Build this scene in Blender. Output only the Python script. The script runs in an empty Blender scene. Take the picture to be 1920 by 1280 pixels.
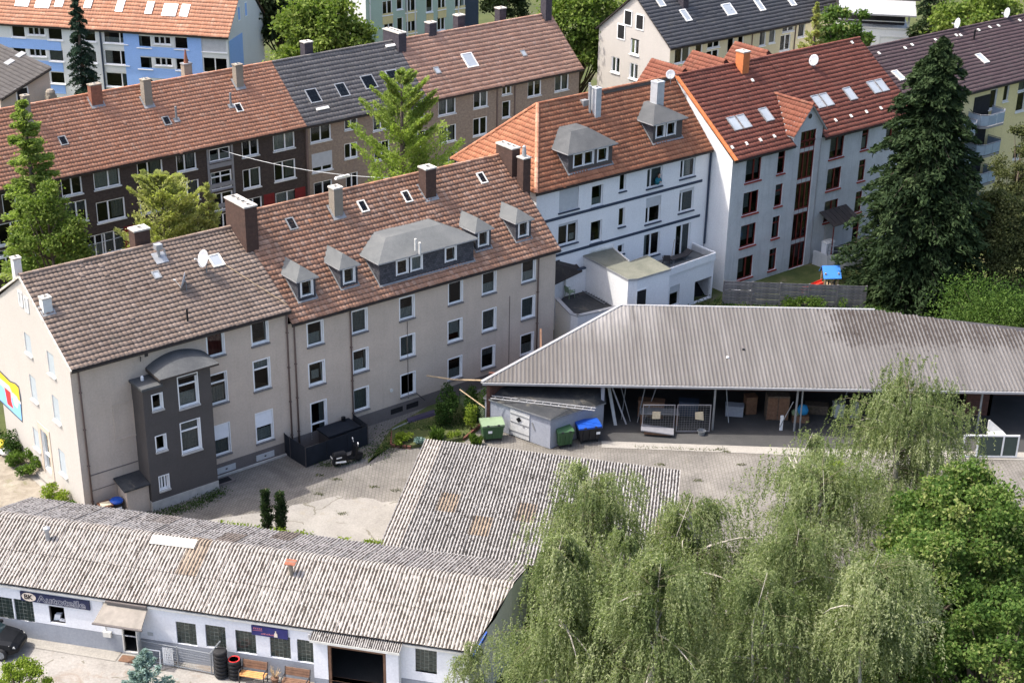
import bpy, bmesh, math, random
import numpy as np
from mathutils import Vector, Matrix
random.seed(7); np.random.seed(7)
SC = bpy.context.scene
COL = SC.collection
# ---------------------------------------------------------------- camera
F_PX = 2890.0                       # focal length in photo pixels (1920 wide)
PITCH, ROLL, CAM_H = math.radians(24.38), math.radians(-0.9875), 44.0
cp, sp, cr, sr = math.cos(PITCH), math.sin(PITCH), math.cos(ROLL), math.sin(ROLL)
_R = np.array([1, 0, 0.]); _F = np.array([0, cp, -sp]); _D = np.array([0, -sp, -cp])
CAMM = np.stack([cr*_R + sr*_D, -sr*_R + cr*_D, _F])
EYE = np.array([0, 0, CAM_H])
cam = bpy.data.cameras.new('camera'); camo = bpy.data.objects.new('camera', cam); COL.objects.link(camo)
cam.sensor_width = 36; cam.lens = F_PX/1920*36; cam.clip_end = 3000; cam.clip_start = 1
r_, d_, f_ = CAMM
camo.matrix_world = Matrix(((r_[0], -d_[0], -f_[0], 0), (r_[1], -d_[1], -f_[1], 0), (r_[2], -d_[2], -f_[2], CAM_H), (0, 0, 0, 1)))
SC.camera = camo
# ---------------------------------------------------------------- sky and sun
SUN_AZ, SUN_EL = math.radians(178.5), math.radians(59)      # azimuth from +X, counter-clockwise
SUNV = Vector((math.cos(SUN_AZ)*math.cos(SUN_EL), math.sin(SUN_AZ)*math.cos(SUN_EL), math.sin(SUN_EL)))
world = bpy.data.worlds.new('World'); SC.world = world; world.use_nodes = True
nt = world.node_tree; bg = nt.nodes['Background']
sky = nt.nodes.new('ShaderNodeTexSky'); sky.sky_type = 'NISHITA'; sky.sun_disc = False
sky.sun_elevation = SUN_EL; sky.sun_rotation = math.pi/2 - SUN_AZ
sky.air_density = 0.85; sky.dust_density = 4.5; sky.ozone_density = 1.0
nt.links.new(sky.outputs[0], bg.inputs[0]); bg.inputs[1].default_value = 0.15
sl = bpy.data.lights.new('sun', 'SUN'); sl.energy = 2.15; sl.angle = math.radians(0.5); sl.color = (1.0, 0.95, 0.87)
so = bpy.data.objects.new('sun', sl); COL.objects.link(so)
so.rotation_euler = SUNV.to_track_quat('Z', 'Y').to_euler(); so.location = (0, 0, 120)
SC.view_settings.view_transform = 'Standard'; SC.view_settings.look = 'None'
SC.view_settings.exposure = 1.4; SC.view_settings.gamma = 1.0; SC.view_settings.use_curve_mapping = False
SC.cycles.max_bounces = 6; SC.cycles.transparent_max_bounces = 12; SC.cycles.transmission_bounces = 4
# ---------------------------------------------------------------- surveying helpers
def ray(x, y): return CAMM.T @ np.array([(x-960)/F_PX, (y-640)/F_PX, 1.])
def at(x, y, z=0.0):
    d = ray(x, y); return EYE + d*((z-CAM_H)/d[2])
def onplane(x, y, P0, n):
    d = ray(x, y); P0 = np.array(P0, float); n = np.array(n, float)
    return EYE + d*(((P0-EYE) @ n)/(d @ n))
def far(x, y, D):
    d = ray(x, y); return EYE + d*D/(CAMM @ d)[2]
class Fr:
    """a site frame: u along the facade, w into the building, z up"""
    def __init__(s, O, yaw):
        s.O = np.array([O[0], O[1], 0.]); s.yaw = math.radians(yaw); a = s.yaw
        s.U = np.array([math.cos(a), math.sin(a), 0]); s.W = np.array([-math.sin(a), math.cos(a), 0])
    def l(s, Q): d = Q-s.O; return np.array([d @ s.U, d @ s.W, d[2]])
    def g(s, u, w, z=0.): return s.O + u*s.U + w*s.W + np.array([0, 0, z])
    def fac(s, x, y, w=0.): return s.l(onplane(x, y, s.O+w*s.W, s.W))
    def side(s, x, y, u=0.): return s.l(onplane(x, y, s.O+u*s.U, s.U))
    def gr(s, x, y, z=0.): return s.l(at(x, y, z))
    def slope(s, x, y, w0, z0, w1, z1):
        """point of the roof plane through (w0,z0) and (w1,z1)"""
        a = s.g(0, w0, z0); b = s.g(1, w0, z0); c = s.g(0, w1, z1)
        return s.l(onplane(x, y, a, np.cross(b-a, c-a)))
    def sub(s, u, w): return Fr(s.g(u, w), math.degrees(s.yaw))
# ---------------------------------------------------------------- materials
def _n(nt, t, **k):
    n = nt.nodes.new(t)
    for a, b in k.items(): setattr(n, a, b)
    return n
def c4(c): return (c[0], c[1], c[2], 1.0)
def ramp(nt, fac, stops):
    r = _n(nt, 'ShaderNodeValToRGB'); e = r.color_ramp.elements
    while len(e) < len(stops): e.new(0.5)
    for i, (p, c) in enumerate(stops): e[i].position = p; e[i].color = c4(c) if len(c) == 3 else c
    nt.links.new(fac, r.inputs[0]); return r.outputs[0]
def mixc(nt, fac, a, b, mode='MIX'):
    m = _n(nt, 'ShaderNodeMix', data_type='RGBA', blend_type=mode)
    for s, v in ((m.inputs[0], fac), (m.inputs[6], a), (m.inputs[7], b)):
        if hasattr(v, 'default_value'): nt.links.new(v, s)
        else: s.default_value = v if isinstance(v, (int, float)) else c4(v)
    return m.outputs[2]
def math_(nt, op, a, b=0.0):
    m = _n(nt, 'ShaderNodeMath', operation=op)
    for s, v in ((m.inputs[0], a), (m.inputs[1], b)):
        if hasattr(v, 'default_value'): nt.links.new(v, s)
        else: s.default_value = v
    return m.outputs[0]
def noise(nt, vec, scale, detail=4, rough=0.6, dist=0.0):
    n = _n(nt, 'ShaderNodeTexNoise'); n.inputs['Scale'].default_value = scale; n.inputs['Detail'].default_value = detail
    n.inputs['Roughness'].default_value = rough; n.inputs['Distortion'].default_value = dist
    if vec is not None: nt.links.new(vec, n.inputs['Vector'])
    return n.outputs['Fac']
def base(name, rough=0.85, metal=0.0, spec=0.3):
    m = bpy.data.materials.new(name); m.use_nodes = True; nt = m.node_tree
    b = nt.nodes['Principled BSDF']; b.inputs['Roughness'].default_value = rough; b.inputs['Metallic'].default_value = metal
    b.inputs['Specular IOR Level'].default_value = spec
    tc = _n(nt, 'ShaderNodeTexCoord')
    return m, nt, b, tc.outputs['Object']
def bump(nt, b, h, strength=0.3, dist=0.02):
    n = _n(nt, 'ShaderNodeBump'); n.inputs['Strength'].default_value = strength; n.inputs['Distance'].default_value = dist
    nt.links.new(h, n.inputs['Height']); nt.links.new(n.outputs[0], b.inputs['Normal'])
def stretch(nt, vec, s):
    m = _n(nt, 'ShaderNodeMapping'); m.inputs['Scale'].default_value = s; nt.links.new(vec, m.inputs[0]); return m.outputs[0]
MATS = {}
def plain(name, c, rough=0.7, metal=0.0, var=0.12, scale=3.0, spec=0.3, bmp=0.0):
    if name in MATS: return MATS[name]
    m, nt, b, v = base(name, rough, metal, spec)
    f = noise(nt, v, scale, 5)
    lo = tuple(x*(1-var) for x in c); hi = tuple(min(1, x*(1+var)) for x in c)
    nt.links.new(ramp(nt, f, [(0.3, lo), (0.7, hi)]), b.inputs['Base Color'])
    if bmp: bump(nt, b, noise(nt, v, 40, 3), bmp, 0.01)
    MATS[name] = m; return m
def render_wall(name, c, stain=0.25, streak=0.3, sc=0.5, spot=None):
    """roughcast render: blotches, fine grain, rain streaks"""
    m, nt, b, v = base(name, 0.95, 0, 0.15)
    big = noise(nt, v, sc, 5, 0.65)
    fine = noise(nt, v, 9, 4, 0.7)
    st = noise(nt, stretch(nt, v, (2.2, 2.2, 0.16)), 1.6, 5, 0.7)
    lo = tuple(x*(1-stain) for x in c)
    col = ramp(nt, big, [(0.3, lo), (0.62, c)])
    col = mixc(nt, math_(nt, 'MULTIPLY', ramp(nt, st, [(0.5, (0, 0, 0)), (0.75, (1, 1, 1))]), streak), col, tuple(x*0.62 for x in c))
    col = mixc(nt, 0.22, col, ramp(nt, fine, [(0.3, tuple(x*0.55 for x in c)), (0.7, tuple(min(1, x*1.25) for x in c))]))
    nt.links.new(col, b.inputs['Base Color'])
    bump(nt, b, noise(nt, v, 60, 3, 0.8), 0.5, 0.02)
    return m
def tile_mat(name, cols, dirt_shade=(0.07, 0.06, 0.055), dirt_amt=0.4, lichen=0.0, rough=0.85, grime_scale=0.45):
    """roof tiles: every tile its own tint, weather staining, lichen dots"""
    m, nt, b, v = base(name, rough, 0, 0.25)
    at_ = _n(nt, 'ShaderNodeAttribute', attribute_name='rnd')
    n = len(cols)
    col = ramp(nt, at_.outputs['Fac'], [(0.0, tuple(x*.45 for x in dirt_shade)), (0.06, tuple(x*.45 for x in dirt_shade))]+[(0.1+0.9*i/(n-1), c) for i, c in enumerate(cols)])  # first stops: dirt tone darkened further to deepen the shade at course lips
    g = noise(nt, stretch(nt, v, (1, 0.6, 0.6)), grime_scale, 7, 0.7)
    col = mixc(nt, math_(nt, 'MULTIPLY', ramp(nt, g, [(0.42, (0, 0, 0)), (0.72, (1, 1, 1))]), dirt_amt), col, dirt_shade)
    ms_ = ramp(nt, noise(nt, v, 0.9, 8, 0.82, 0.6), [(0.55, (0, 0, 0)), (0.68, (1, 1, 1))]); col = mixc(nt, math_(nt, 'MULTIPLY', ms_, 0.34), col, (0.17, 0.155, 0.115))
    f = noise(nt, v, 14, 4, 0.75)
    col = mixc(nt, 0.35, col, mixc(nt, 1.0, col, ramp(nt, f, [(0.3, (0.45, 0.45, 0.45)), (0.7, (1.35, 1.35, 1.35))]), 'MULTIPLY'))
    if lichen:
        vo = _n(nt, 'ShaderNodeTexVoronoi'); vo.inputs['Scale'].default_value = 3.2; nt.links.new(v, vo.inputs['Vector'])
        ms = math_(nt, 'LESS_THAN', vo.outputs['Distance'], math_(nt, 'MULTIPLY', noise(nt, v, 1.3, 3), 0.2*lichen))
        col = mixc(nt, math_(nt, 'MULTIPLY', ms, 0.75), col, (0.62, 0.56, 0.48))
    nt.links.new(col, b.inputs['Base Color']); bump(nt, b, f, 0.35, 0.02)
    return m
def corrugated_mat(name, light, dark, warm, amt=1.0, thr=0.0):
    """weathered fibre cement: soot and moss lie in the troughs, each sheet a little different"""
    m, nt, b, v = base(name, 0.95, 0, 0.12)
    oi = _n(nt, 'ShaderNodeObjectInfo')
    va = _n(nt, 'ShaderNodeAttribute', attribute_name='trough')
    off = _n(nt, 'ShaderNodeVectorMath', operation='ADD'); nt.links.new(v, off.inputs[0])
    cx = _n(nt, 'ShaderNodeCombineXYZ'); nt.links.new(math_(nt, 'MULTIPLY', oi.outputs['Random'], 71.0), cx.inputs[0])
    nt.links.new(math_(nt, 'MULTIPLY', oi.outputs['Random'], 37.0), cx.inputs[1]); nt.links.new(cx.outputs[0], off.inputs[1])
    vv = off.outputs[0]
    n1 = noise(nt, stretch(nt, vv, (7, 3.2, 1)), 1.0, 5, 0.75)
    n2 = noise(nt, vv, 0.5, 4)
    col = ramp(nt, n2, [(0.3, tuple(x*0.9 for x in light)), (0.7, light)])
    col = mixc(nt, ramp(nt, oi.outputs['Random'], [(0.93, (0, 0, 0)), (0.94, (1, 1, 1))]), col, warm)
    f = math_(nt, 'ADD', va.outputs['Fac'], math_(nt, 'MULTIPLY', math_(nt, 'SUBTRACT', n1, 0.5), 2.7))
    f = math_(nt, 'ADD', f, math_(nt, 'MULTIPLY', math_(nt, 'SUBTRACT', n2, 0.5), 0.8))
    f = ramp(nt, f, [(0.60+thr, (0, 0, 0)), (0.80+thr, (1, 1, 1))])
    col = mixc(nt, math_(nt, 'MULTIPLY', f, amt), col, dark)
    col = mixc(nt, 0.3, col, mixc(nt, 1.0, col, ramp(nt, noise(nt, vv, 26, 4, 0.8), [(0.3, (0.5, 0.5, 0.5)), (0.7, (1.3, 1.3, 1.3))]), 'MULTIPLY'))
    nt.links.new(col, b.inputs['Base Color']); return m
def brick_mat(name, c1, c2, mortar, bw=0.24, rh=0.075):
    m, nt, b, v = base(name, 0.9, 0, 0.2)
    sx = _n(nt, 'ShaderNodeSeparateXYZ'); nt.links.new(v, sx.inputs[0])
    cx = _n(nt, 'ShaderNodeCombineXYZ'); nt.links.new(math_(nt, 'ADD', sx.outputs[0], sx.outputs[1]), cx.inputs[0]); nt.links.new(sx.outputs[2], cx.inputs[1])
    br = _n(nt, 'ShaderNodeTexBrick'); nt.links.new(cx.outputs[0], br.inputs['Vector'])
    br.inputs['Scale'].default_value = 1; br.inputs['Brick Width'].default_value = bw; br.inputs['Row Height'].default_value = rh
    br.inputs['Mortar Size'].default_value = 0.008; br.inputs['Color1'].default_value = c4(c1); br.inputs['Color2'].default_value = c4(c2); br.inputs['Mortar'].default_value = c4(mortar)
    col = mixc(nt, 0.35, br.outputs['Color'], mixc(nt, 1.0, br.outputs['Color'], ramp(nt, noise(nt, v, 5, 5), [(0.3, (0.4, 0.4, 0.4)), (0.7, (1.4, 1.4, 1.4))]), 'MULTIPLY'))
    nt.links.new(col, b.inputs['Base Color']); return m
def leaf_mat(name, cols, trans=0.35, rough=0.55):
    m = bpy.data.materials.new(name); m.use_nodes = True; nt = m.node_tree
    b = nt.nodes['Principled BSDF']; out = nt.nodes['Material Output']
    b.inputs['Roughness'].default_value = 0.75; b.inputs['Specular IOR Level'].default_value = 0.08
    a = _n(nt, 'ShaderNodeAttribute', attribute_name='rnd'); n = len(cols)
    col = ramp(nt, a.outputs['Fac'], [(i/(n-1), c) for i, c in enumerate(cols)])
    nt.links.new(col, b.inputs['Base Color'])
    t = _n(nt, 'ShaderNodeBsdfTranslucent'); nt.links.new(mixc(nt, 1.0, col, (1.3, 1.5, 0.6), 'MULTIPLY'), t.inputs[0])
    mx = _n(nt, 'ShaderNodeMixShader'); mx.inputs[0].default_value = trans
    nt.links.new(b.outputs[0], mx.inputs[1]); nt.links.new(t.outputs[0], mx.inputs[2]); nt.links.new(mx.outputs[0], out.inputs[0])
    return m
def glass_mat(name, tint=0.45, refl=0.22):
    m = bpy.data.materials.new(name); m.use_nodes = True; nt = m.node_tree; out = nt.nodes['Material Output']
    nt.nodes.remove(nt.nodes['Principled BSDF'])
    t = _n(nt, 'ShaderNodeBsdfTransparent'); t.inputs[0].default_value = (tint*0.9, tint, tint, 1)
    g = _n(nt, 'ShaderNodeBsdfGlossy'); g.inputs['Roughness'].default_value = 0.03; g.inputs[0].default_value = (0.9, 0.95, 1, 1)
    fr = _n(nt, 'ShaderNodeFresnel'); fr.inputs[0].default_value = 1.45
    f = math_(nt, 'ADD', math_(nt, 'MULTIPLY', fr.outputs[0], 0.65), refl*0.02)
    mx = _n(nt, 'ShaderNodeMixShader'); nt.links.new(f, mx.inputs[0]); nt.links.new(t.outputs[0], mx.inputs[1]); nt.links.new(g.outputs[0], mx.inputs[2])
    nt.links.new(mx.outputs[0], out.inputs[0]); return m
def ground_mat(name, cols, scale=0.4, fine=14, rough=0.95, patch=None, bmp=0.3, cracks=None):
    m, nt, b, v = base(name, rough, 0, 0.15)
    f = noise(nt, v, scale, 7, 0.68, 0.4); n = len(cols)
    col = ramp(nt, f, [(0.28+0.44*i/(n-1), c) for i, c in enumerate(cols)])
    f2 = noise(nt, v, fine, 5, 0.8)
    col = mixc(nt, 0.5, col, mixc(nt, 1.0, col, ramp(nt, f2, [(0.3, (0.55, 0.55, 0.55)), (0.7, (1.35, 1.35, 1.35))]), 'MULTIPLY'))
    if patch:
        pc, ps, p0, p1 = patch
        col = mixc(nt, ramp(nt, noise(nt, v, ps, 5, 0.7, 0.8), [(p0, (0, 0, 0)), (p1, (1, 1, 1))]), col, pc)
    if cracks:
        vo = _n(nt, 'ShaderNodeTexVoronoi', feature='DISTANCE_TO_EDGE'); vo.inputs['Scale'].default_value = cracks
        dv = _n(nt, 'ShaderNodeVectorMath', operation='ADD'); nt.links.new(v, dv.inputs[0])
        nn = _n(nt, 'ShaderNodeTexNoise'); nn.inputs['Scale'].default_value = 0.9; nn.inputs['Detail'].default_value = 5; nt.links.new(v, nn.inputs['Vector']); nt.links.new(nn.outputs['Color'], dv.inputs[1])
        nt.links.new(dv.outputs[0], vo.inputs['Vector'])
        ck = math_(nt, 'MULTIPLY', math_(nt, 'LESS_THAN', vo.outputs['Distance'], 0.012), math_(nt, 'GREATER_THAN', noise(nt, v, 0.35, 3), 0.5))
        col = mixc(nt, math_(nt, 'MULTIPLY', ck, 0.7), col, (0.12, 0.11, 0.08))
    nt.links.new(col, b.inputs['Base Color']); bump(nt, b, f2, bmp, 0.02); return m
def paver_mat(name, c1, c2, mortar, bw, rh, rot=0.0, moss=0.25):
    m, nt, b, v = base(name, 0.95, 0, 0.15)
    mp = _n(nt, 'ShaderNodeMapping'); mp.inputs['Rotation'].default_value = (0, 0, rot); nt.links.new(v, mp.inputs[0])
    br = _n(nt, 'ShaderNodeTexBrick'); nt.links.new(mp.outputs[0], br.inputs['Vector'])
    br.inputs['Scale'].default_value = 1; br.inputs['Brick Width'].default_value = bw; br.inputs['Row Height'].default_value = rh
    br.inputs['Mortar Size'].default_value = 0.016; br.inputs['Color1'].default_value = c4(c1); br.inputs['Color2'].default_value = c4(c2); br.inputs['Mortar'].default_value = c4(mortar)
    big = noise(nt, v, 0.35, 6, 0.7, 0.5)
    col = mixc(nt, 1.0, br.outputs['Color'], ramp(nt, big, [(0.3, (0.62, 0.615, 0.61)), (0.7, (1.2, 1.19, 1.16))]), 'MULTIPLY')
    col = mixc(nt, math_(nt, 'MULTIPLY', ramp(nt, noise(nt, v, 0.8, 7, 0.8, 1.0), [(0.56, (0, 0, 0)), (0.72, (1, 1, 1))]), moss), col, (0.10, 0.09, 0.06))
    col = mixc(nt, 0.4, col, mixc(nt, 1.0, col, ramp(nt, noise(nt, v, 12, 4, 0.8), [(0.3, (0.5, 0.5, 0.5)), (0.7, (1.35, 1.35, 1.35))]), 'MULTIPLY'))
    nt.links.new(col, b.inputs['Base Color']); bump(nt, b, br.outputs['Fac'], -0.4, 0.02); return m

M = {}
M['tan'] = render_wall('tan_render', (0.56, 0.468, 0.382), 0.18, 0.32)
M['cream'] = render_wall('cream_render', (0.50, 0.465, 0.425), 0.07, 0.14)
M['white_wall'] = render_wall('white_render', (0.80, 0.80, 0.795), 0.08, 0.16)
M['grey_wall'] = render_wall('streaked_grey_render', (0.56, 0.565, 0.56), 0.22, 0.75, 0.7)
M['dark_bay'] = render_wall('anthracite_render', (0.098, 0.088, 0.082), 0.15, 0.15)
M['plinth'] = render_wall('plinth_render', (0.17, 0.15, 0.14), 0.25, 0.3)
M['lavender'] = render_wall('whitewashed_wall', (0.78, 0.79, 0.83), 0.06, 0.16)
M['grey_plinth'] = render_wall('grey_painted_plinth', (0.33, 0.35, 0.39), 0.2, 0.3)
M['dark_brick'] = brick_mat('dark_brown_brick', (0.055, 0.040, 0.034), (0.075, 0.055, 0.045), (0.06, 0.052, 0.048))
M['tan_brick'] = brick_mat('tan_brick', (0.27, 0.20, 0.15), (0.32, 0.24, 0.18), (0.26, 0.22, 0.18))
M['yellow_wall'] = render_wall('yellow_render', (0.66, 0.56, 0.30), 0.1, 0.15)
M['pale_yellow'] = render_wall('pale_yellow_render', (0.66, 0.60, 0.42), 0.06, 0.1)
M['pale_green'] = render_wall('pale_green_render', (0.40, 0.50, 0.42), 0.08, 0.1)
M['pale_grey'] = render_wall('pale_grey_render', (0.66, 0.67, 0.65), 0.06, 0.1)
M['blue_wall'] = render_wall('blue_render', (0.30, 0.47, 0.82), 0.06, 0.08)
M['shed_grey'] = render_wall('grey_shed_render', (0.33, 0.35, 0.40), 0.12, 0.25, 1.2)
M['old_brick'] = brick_mat('old_red_brick', (0.16, 0.065, 0.045), (0.11, 0.05, 0.04), (0.10, 0.085, 0.075))
M['chimney_brown'] = brick_mat('brown_chimney_brick', (0.095, 0.055, 0.042), (0.075, 0.045, 0.036), (0.06, 0.045, 0.04))
M['chimney_slate'] = brick_mat('dark_chimney_cladding', (0.05, 0.045, 0.055), (0.065, 0.058, 0.068), (0.045, 0.04, 0.045), 0.3, 0.15)
M['chimney_red'] = brick_mat('red_chimney_brick', (0.30, 0.11, 0.065), (0.24, 0.09, 0.055), (0.2, 0.13, 0.1))
M['chimney_grey'] = render_wall('grey_chimney_render', (0.30, 0.26, 0.21), 0.3, 0.4)
M['chimney_metal'] = plain('chimney_sheet_metal', (0.52, 0.54, 0.56), 0.45, 0.3, 0.1)
M['tile_brown'] = tile_mat('brown_concrete_tiles', [(0.215, 0.152, 0.114), (0.265, 0.192, 0.147), (0.31, 0.228, 0.178), (0.36, 0.275, 0.22)], (0.12, 0.09, 0.072), 0.4, 0.55)
M['tile_rust'] = tile_mat('weathered_clay_tiles', [(0.215, 0.12, 0.085), (0.32, 0.172, 0.113), (0.38, 0.20, 0.127), (0.46, 0.285, 0.205), (0.51, 0.23, 0.12)], (0.15, 0.095, 0.07), 0.5, 0.25)
M['tile_orange'] = tile_mat('orange_clay_tiles', [(0.42, 0.185, 0.108), (0.47, 0.22, 0.132), (0.51, 0.255, 0.16), (0.56, 0.33, 0.225)], (0.25, 0.14, 0.10), 0.5, 0.1)
M['tile_charcoal'] = tile_mat('charcoal_tiles', [(0.145, 0.134, 0.128), (0.17, 0.158, 0.151), (0.195, 0.181, 0.173)], (0.06, 0.055, 0.055), 0.35, 0.12)
M['tile_terra'] = tile_mat('terracotta_tiles', [(0.37, 0.20, 0.138), (0.42, 0.24, 0.168), (0.47, 0.28, 0.20), (0.50, 0.325, 0.25)], (0.22, 0.13, 0.1), 0.45, 0.15)
M['tile_copper'] = tile_mat('copper_red_tiles', [(0.28, 0.105, 0.058), (0.34, 0.135, 0.072), (0.39, 0.165, 0.09), (0.46, 0.20, 0.11)], (0.16, 0.08, 0.055), 0.5, 0.2)
M['tile_copper_dark'] = tile_mat('dark_copper_tiles', [(0.17, 0.058, 0.037), (0.21, 0.073, 0.045), (0.25, 0.095, 0.058)], (0.12, 0.06, 0.045), 0.4, 0.2)
M['tile_maroon'] = tile_mat('maroon_tiles', [(0.175, 0.058, 0.04), (0.21, 0.072, 0.05), (0.25, 0.092, 0.066)], (0.10, 0.045, 0.035), 0.4, 0.5)
M['tile_plum'] = tile_mat('plum_brown_tiles', [(0.075, 0.047, 0.05), (0.092, 0.06, 0.063), (0.11, 0.075, 0.077)], (0.075, 0.06, 0.058), 0.45, 0.55)
M['tile_dark'] = tile_mat('dark_grey_tiles', [(0.06, 0.055, 0.053), (0.075, 0.069, 0.066), (0.09, 0.083, 0.08)], (0.05, 0.045, 0.045), 0.3, 0.08)
M['tile_slate'] = tile_mat('slate_grey_tiles', [(0.08, 0.08, 0.086), (0.097, 0.097, 0.103), (0.113, 0.113, 0.118)], (0.045, 0.045, 0.05), 0.3, 0.08)
M['tile_taupe'] = tile_mat('taupe_tiles', [(0.12, 0.10, 0.095), (0.145, 0.125, 0.117), (0.165, 0.145, 0.135)], (0.09, 0.075, 0.07), 0.35, 0.2)
M['felt'] = ground_mat('grey_roofing_felt', [(0.10, 0.105, 0.106), (0.125, 0.13, 0.13), (0.152, 0.155, 0.152)], 0.8, 20, 0.95, None, 0.15)
M['felt_mid'] = ground_mat('slate_coloured_felt', [(0.07, 0.073, 0.076), (0.09, 0.093, 0.095), (0.115, 0.117, 0.117)], 0.8, 20, 0.95, None, 0.15)
M['felt_dark'] = ground_mat('dark_bitumen_felt', [(0.030, 0.033, 0.036), (0.045, 0.047, 0.05), (0.07, 0.07, 0.068)], 0.9, 16, 0.9, ((0.12, 0.11, 0.09), 0.8, 0.55, 0.7), 0.15)
M['felt_green'] = ground_mat('green_grey_felt', [(0.12, 0.125, 0.10), (0.16, 0.162, 0.13), (0.21, 0.205, 0.165)], 0.7, 14, 0.95, None, 0.15)
M['slate_clad'] = brick_mat('slate_cladding', (0.05, 0.052, 0.06), (0.09, 0.09, 0.10), (0.03, 0.03, 0.034), 0.2, 0.14)
M['fibre'] = corrugated_mat('fibre_cement_sheet', (0.42, 0.385, 0.35), (0.050, 0.042, 0.036), (0.33, 0.265, 0.205), 0.97, -0.17)
M['fibre_mid'] = corrugated_mat('mossy_fibre_cement_sheet', (0.345, 0.33, 0.315), (0.038, 0.034, 0.032), (0.30, 0.235, 0.175), 1.0, -0.30)
M['fibre_rear'] = corrugated_mat('grey_fibre_cement_sheet', (0.36, 0.34, 0.325), (0.045, 0.038, 0.034), (0.22, 0.185, 0.16), 0.97, -0.22)
M['white'] = plain('white_upvc', (0.80, 0.80, 0.79), 0.4, 0, 0.04)
M['offwhite'] = plain('offwhite_paint', (0.62, 0.61, 0.57), 0.6, 0, 0.12)
M['red_frame'] = plain('red_brown_frame', (0.16, 0.028, 0.022), 0.5, 0, 0.15)
M['dark_frame'] = plain('dark_frame', (0.05, 0.045, 0.045), 0.5, 0, 0.15)
M['blue_frame'] = plain('navy_frame', (0.03, 0.06, 0.14), 0.5, 0, 0.15)
M['navy'] = plain('navy_paint', (0.035, 0.05, 0.08), 0.6, 0, 0.1)
M['sill'] = plain('stone_sill', (0.16, 0.15, 0.145), 0.8, 0, 0.15)
M['sill_pale'] = plain('pale_sill', (0.42, 0.40, 0.37), 0.8, 0, 0.15)
M['sill_red'] = plain('red_sill', (0.25, 0.035, 0.025), 0.5, 0, 0.15)
M['glass'] = glass_mat('window_glass')
M['glass_sky'] = plain('sky_reflection_pane', (0.33, 0.36, 0.39), 0.12, 0, 0.12, 0.6, 0.6)  # pale colour stands in for bright sky reflected in the panes
M['curtain'] = plain('net_curtain', (0.62, 0.62, 0.60), 0.9, 0, 0.25, 14)
M['curtain_dim'] = plain('grey_blind', (0.34, 0.34, 0.33), 0.9, 0, 0.2, 9)
M['shutter'] = plain('roller_shutter', (0.46, 0.47, 0.47), 0.6, 0, 0.08)
M['shutter_dim'] = plain('blue_grey_shutter', (0.33, 0.365, 0.385), 0.6, 0, 0.06)
M['shutter_white'] = plain('white_roller_shutter', (0.72, 0.73, 0.75), 0.6, 0, 0.05)
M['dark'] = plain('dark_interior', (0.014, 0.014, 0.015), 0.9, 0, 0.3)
M['zinc'] = plain('zinc_sheet', (0.36, 0.37, 0.38), 0.45, 0.4, 0.15)
M['lead'] = plain('lead_flashing', (0.24, 0.245, 0.25), 0.6, 0.2, 0.2)
M['gutter'] = plain('brown_gutter', (0.055, 0.045, 0.04), 0.6, 0, 0.2)
M['pipe_brown'] = plain('brown_downpipe', (0.15, 0.105, 0.09), 0.6, 0, 0.15)
M['mortar'] = plain('pale_mortar', (0.50, 0.47, 0.42), 0.9, 0, 0.25)
M['concrete'] = ground_mat('old_concrete', [(0.22, 0.207, 0.186), (0.265, 0.25, 0.225), (0.31, 0.293, 0.263)], 0.5, 9, 0.95, ((0.25, 0.225, 0.18), 0.55, 0.58, 0.72), 0.25, 0.33)
M['concrete_pale'] = ground_mat('pale_concrete', [(0.25, 0.235, 0.21), (0.32, 0.302, 0.27)], 0.8, 9, 0.95, None, 0.2)
M['pavers'] = paver_mat('courtyard_pavers', (0.34, 0.305, 0.26), (0.28, 0.25, 0.215), (0.13, 0.115, 0.09), 0.30, 0.15, math.radians(39), 0.35)
M['pavers_dark'] = paver_mat('dark_pavers', (0.20, 0.188, 0.172), (0.178, 0.167, 0.152), (0.115, 0.105, 0.092), 0.20, 0.14, math.radians(39), 0.5)
M['pavers_strip'] = paver_mat('yard_pavers', (0.205, 0.193, 0.177), (0.185, 0.174, 0.159), (0.13, 0.12, 0.107), 0.30, 0.20, math.radians(90), 0.5)
M['asphalt'] = ground_mat('asphalt', [(0.05, 0.05, 0.05), (0.065, 0.064, 0.063), (0.085, 0.083, 0.08)], 0.3, 18, 0.95, None, 0.25)
M['forecourt'] = ground_mat('worn_forecourt', [(0.22, 0.205, 0.187), (0.275, 0.26, 0.238), (0.32, 0.302, 0.276)], 0.45, 8, 0.95, ((0.20, 0.15, 0.11), 0.5, 0.56, 0.72), 0.25, 0.3)
M['gravel'] = ground_mat('gravel', [(0.18, 0.155, 0.12), (0.25, 0.22, 0.175), (0.31, 0.28, 0.23)], 1.5, 22, 0.98, ((0.13, 0.14, 0.06), 0.6, 0.56, 0.7), 0.6)
M['lawn'] = ground_mat('lawn', [(0.055, 0.075, 0.025), (0.085, 0.105, 0.035), (0.14, 0.135, 0.055)], 0.6, 22, 0.98, ((0.20, 0.165, 0.10), 0.6, 0.58, 0.72), 0.6)
M['soil_green'] = ground_mat('rough_grass', [(0.05, 0.055, 0.03), (0.07, 0.085, 0.03), (0.10, 0.10, 0.045)], 0.25, 12, 0.98, ((0.15, 0.13, 0.10), 0.2, 0.55, 0.7), 0.6)
M['bark'] = plain('grey_brown_bark', (0.12, 0.095, 0.075), 0.95, 0, 0.35, 6, 0.1, 0.4)
M['rubber'] = plain('black_rubber', (0.018, 0.018, 0.019), 0.75, 0, 0.3, 8)
M['black'] = plain('black_paint', (0.009, 0.010, 0.012), 0.35, 0, 0.2, 3, 0.2)
M['tarp'] = plain('blue_black_screen', (0.012, 0.015, 0.021), 0.95, 0, 0.25, 1.5)
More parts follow.
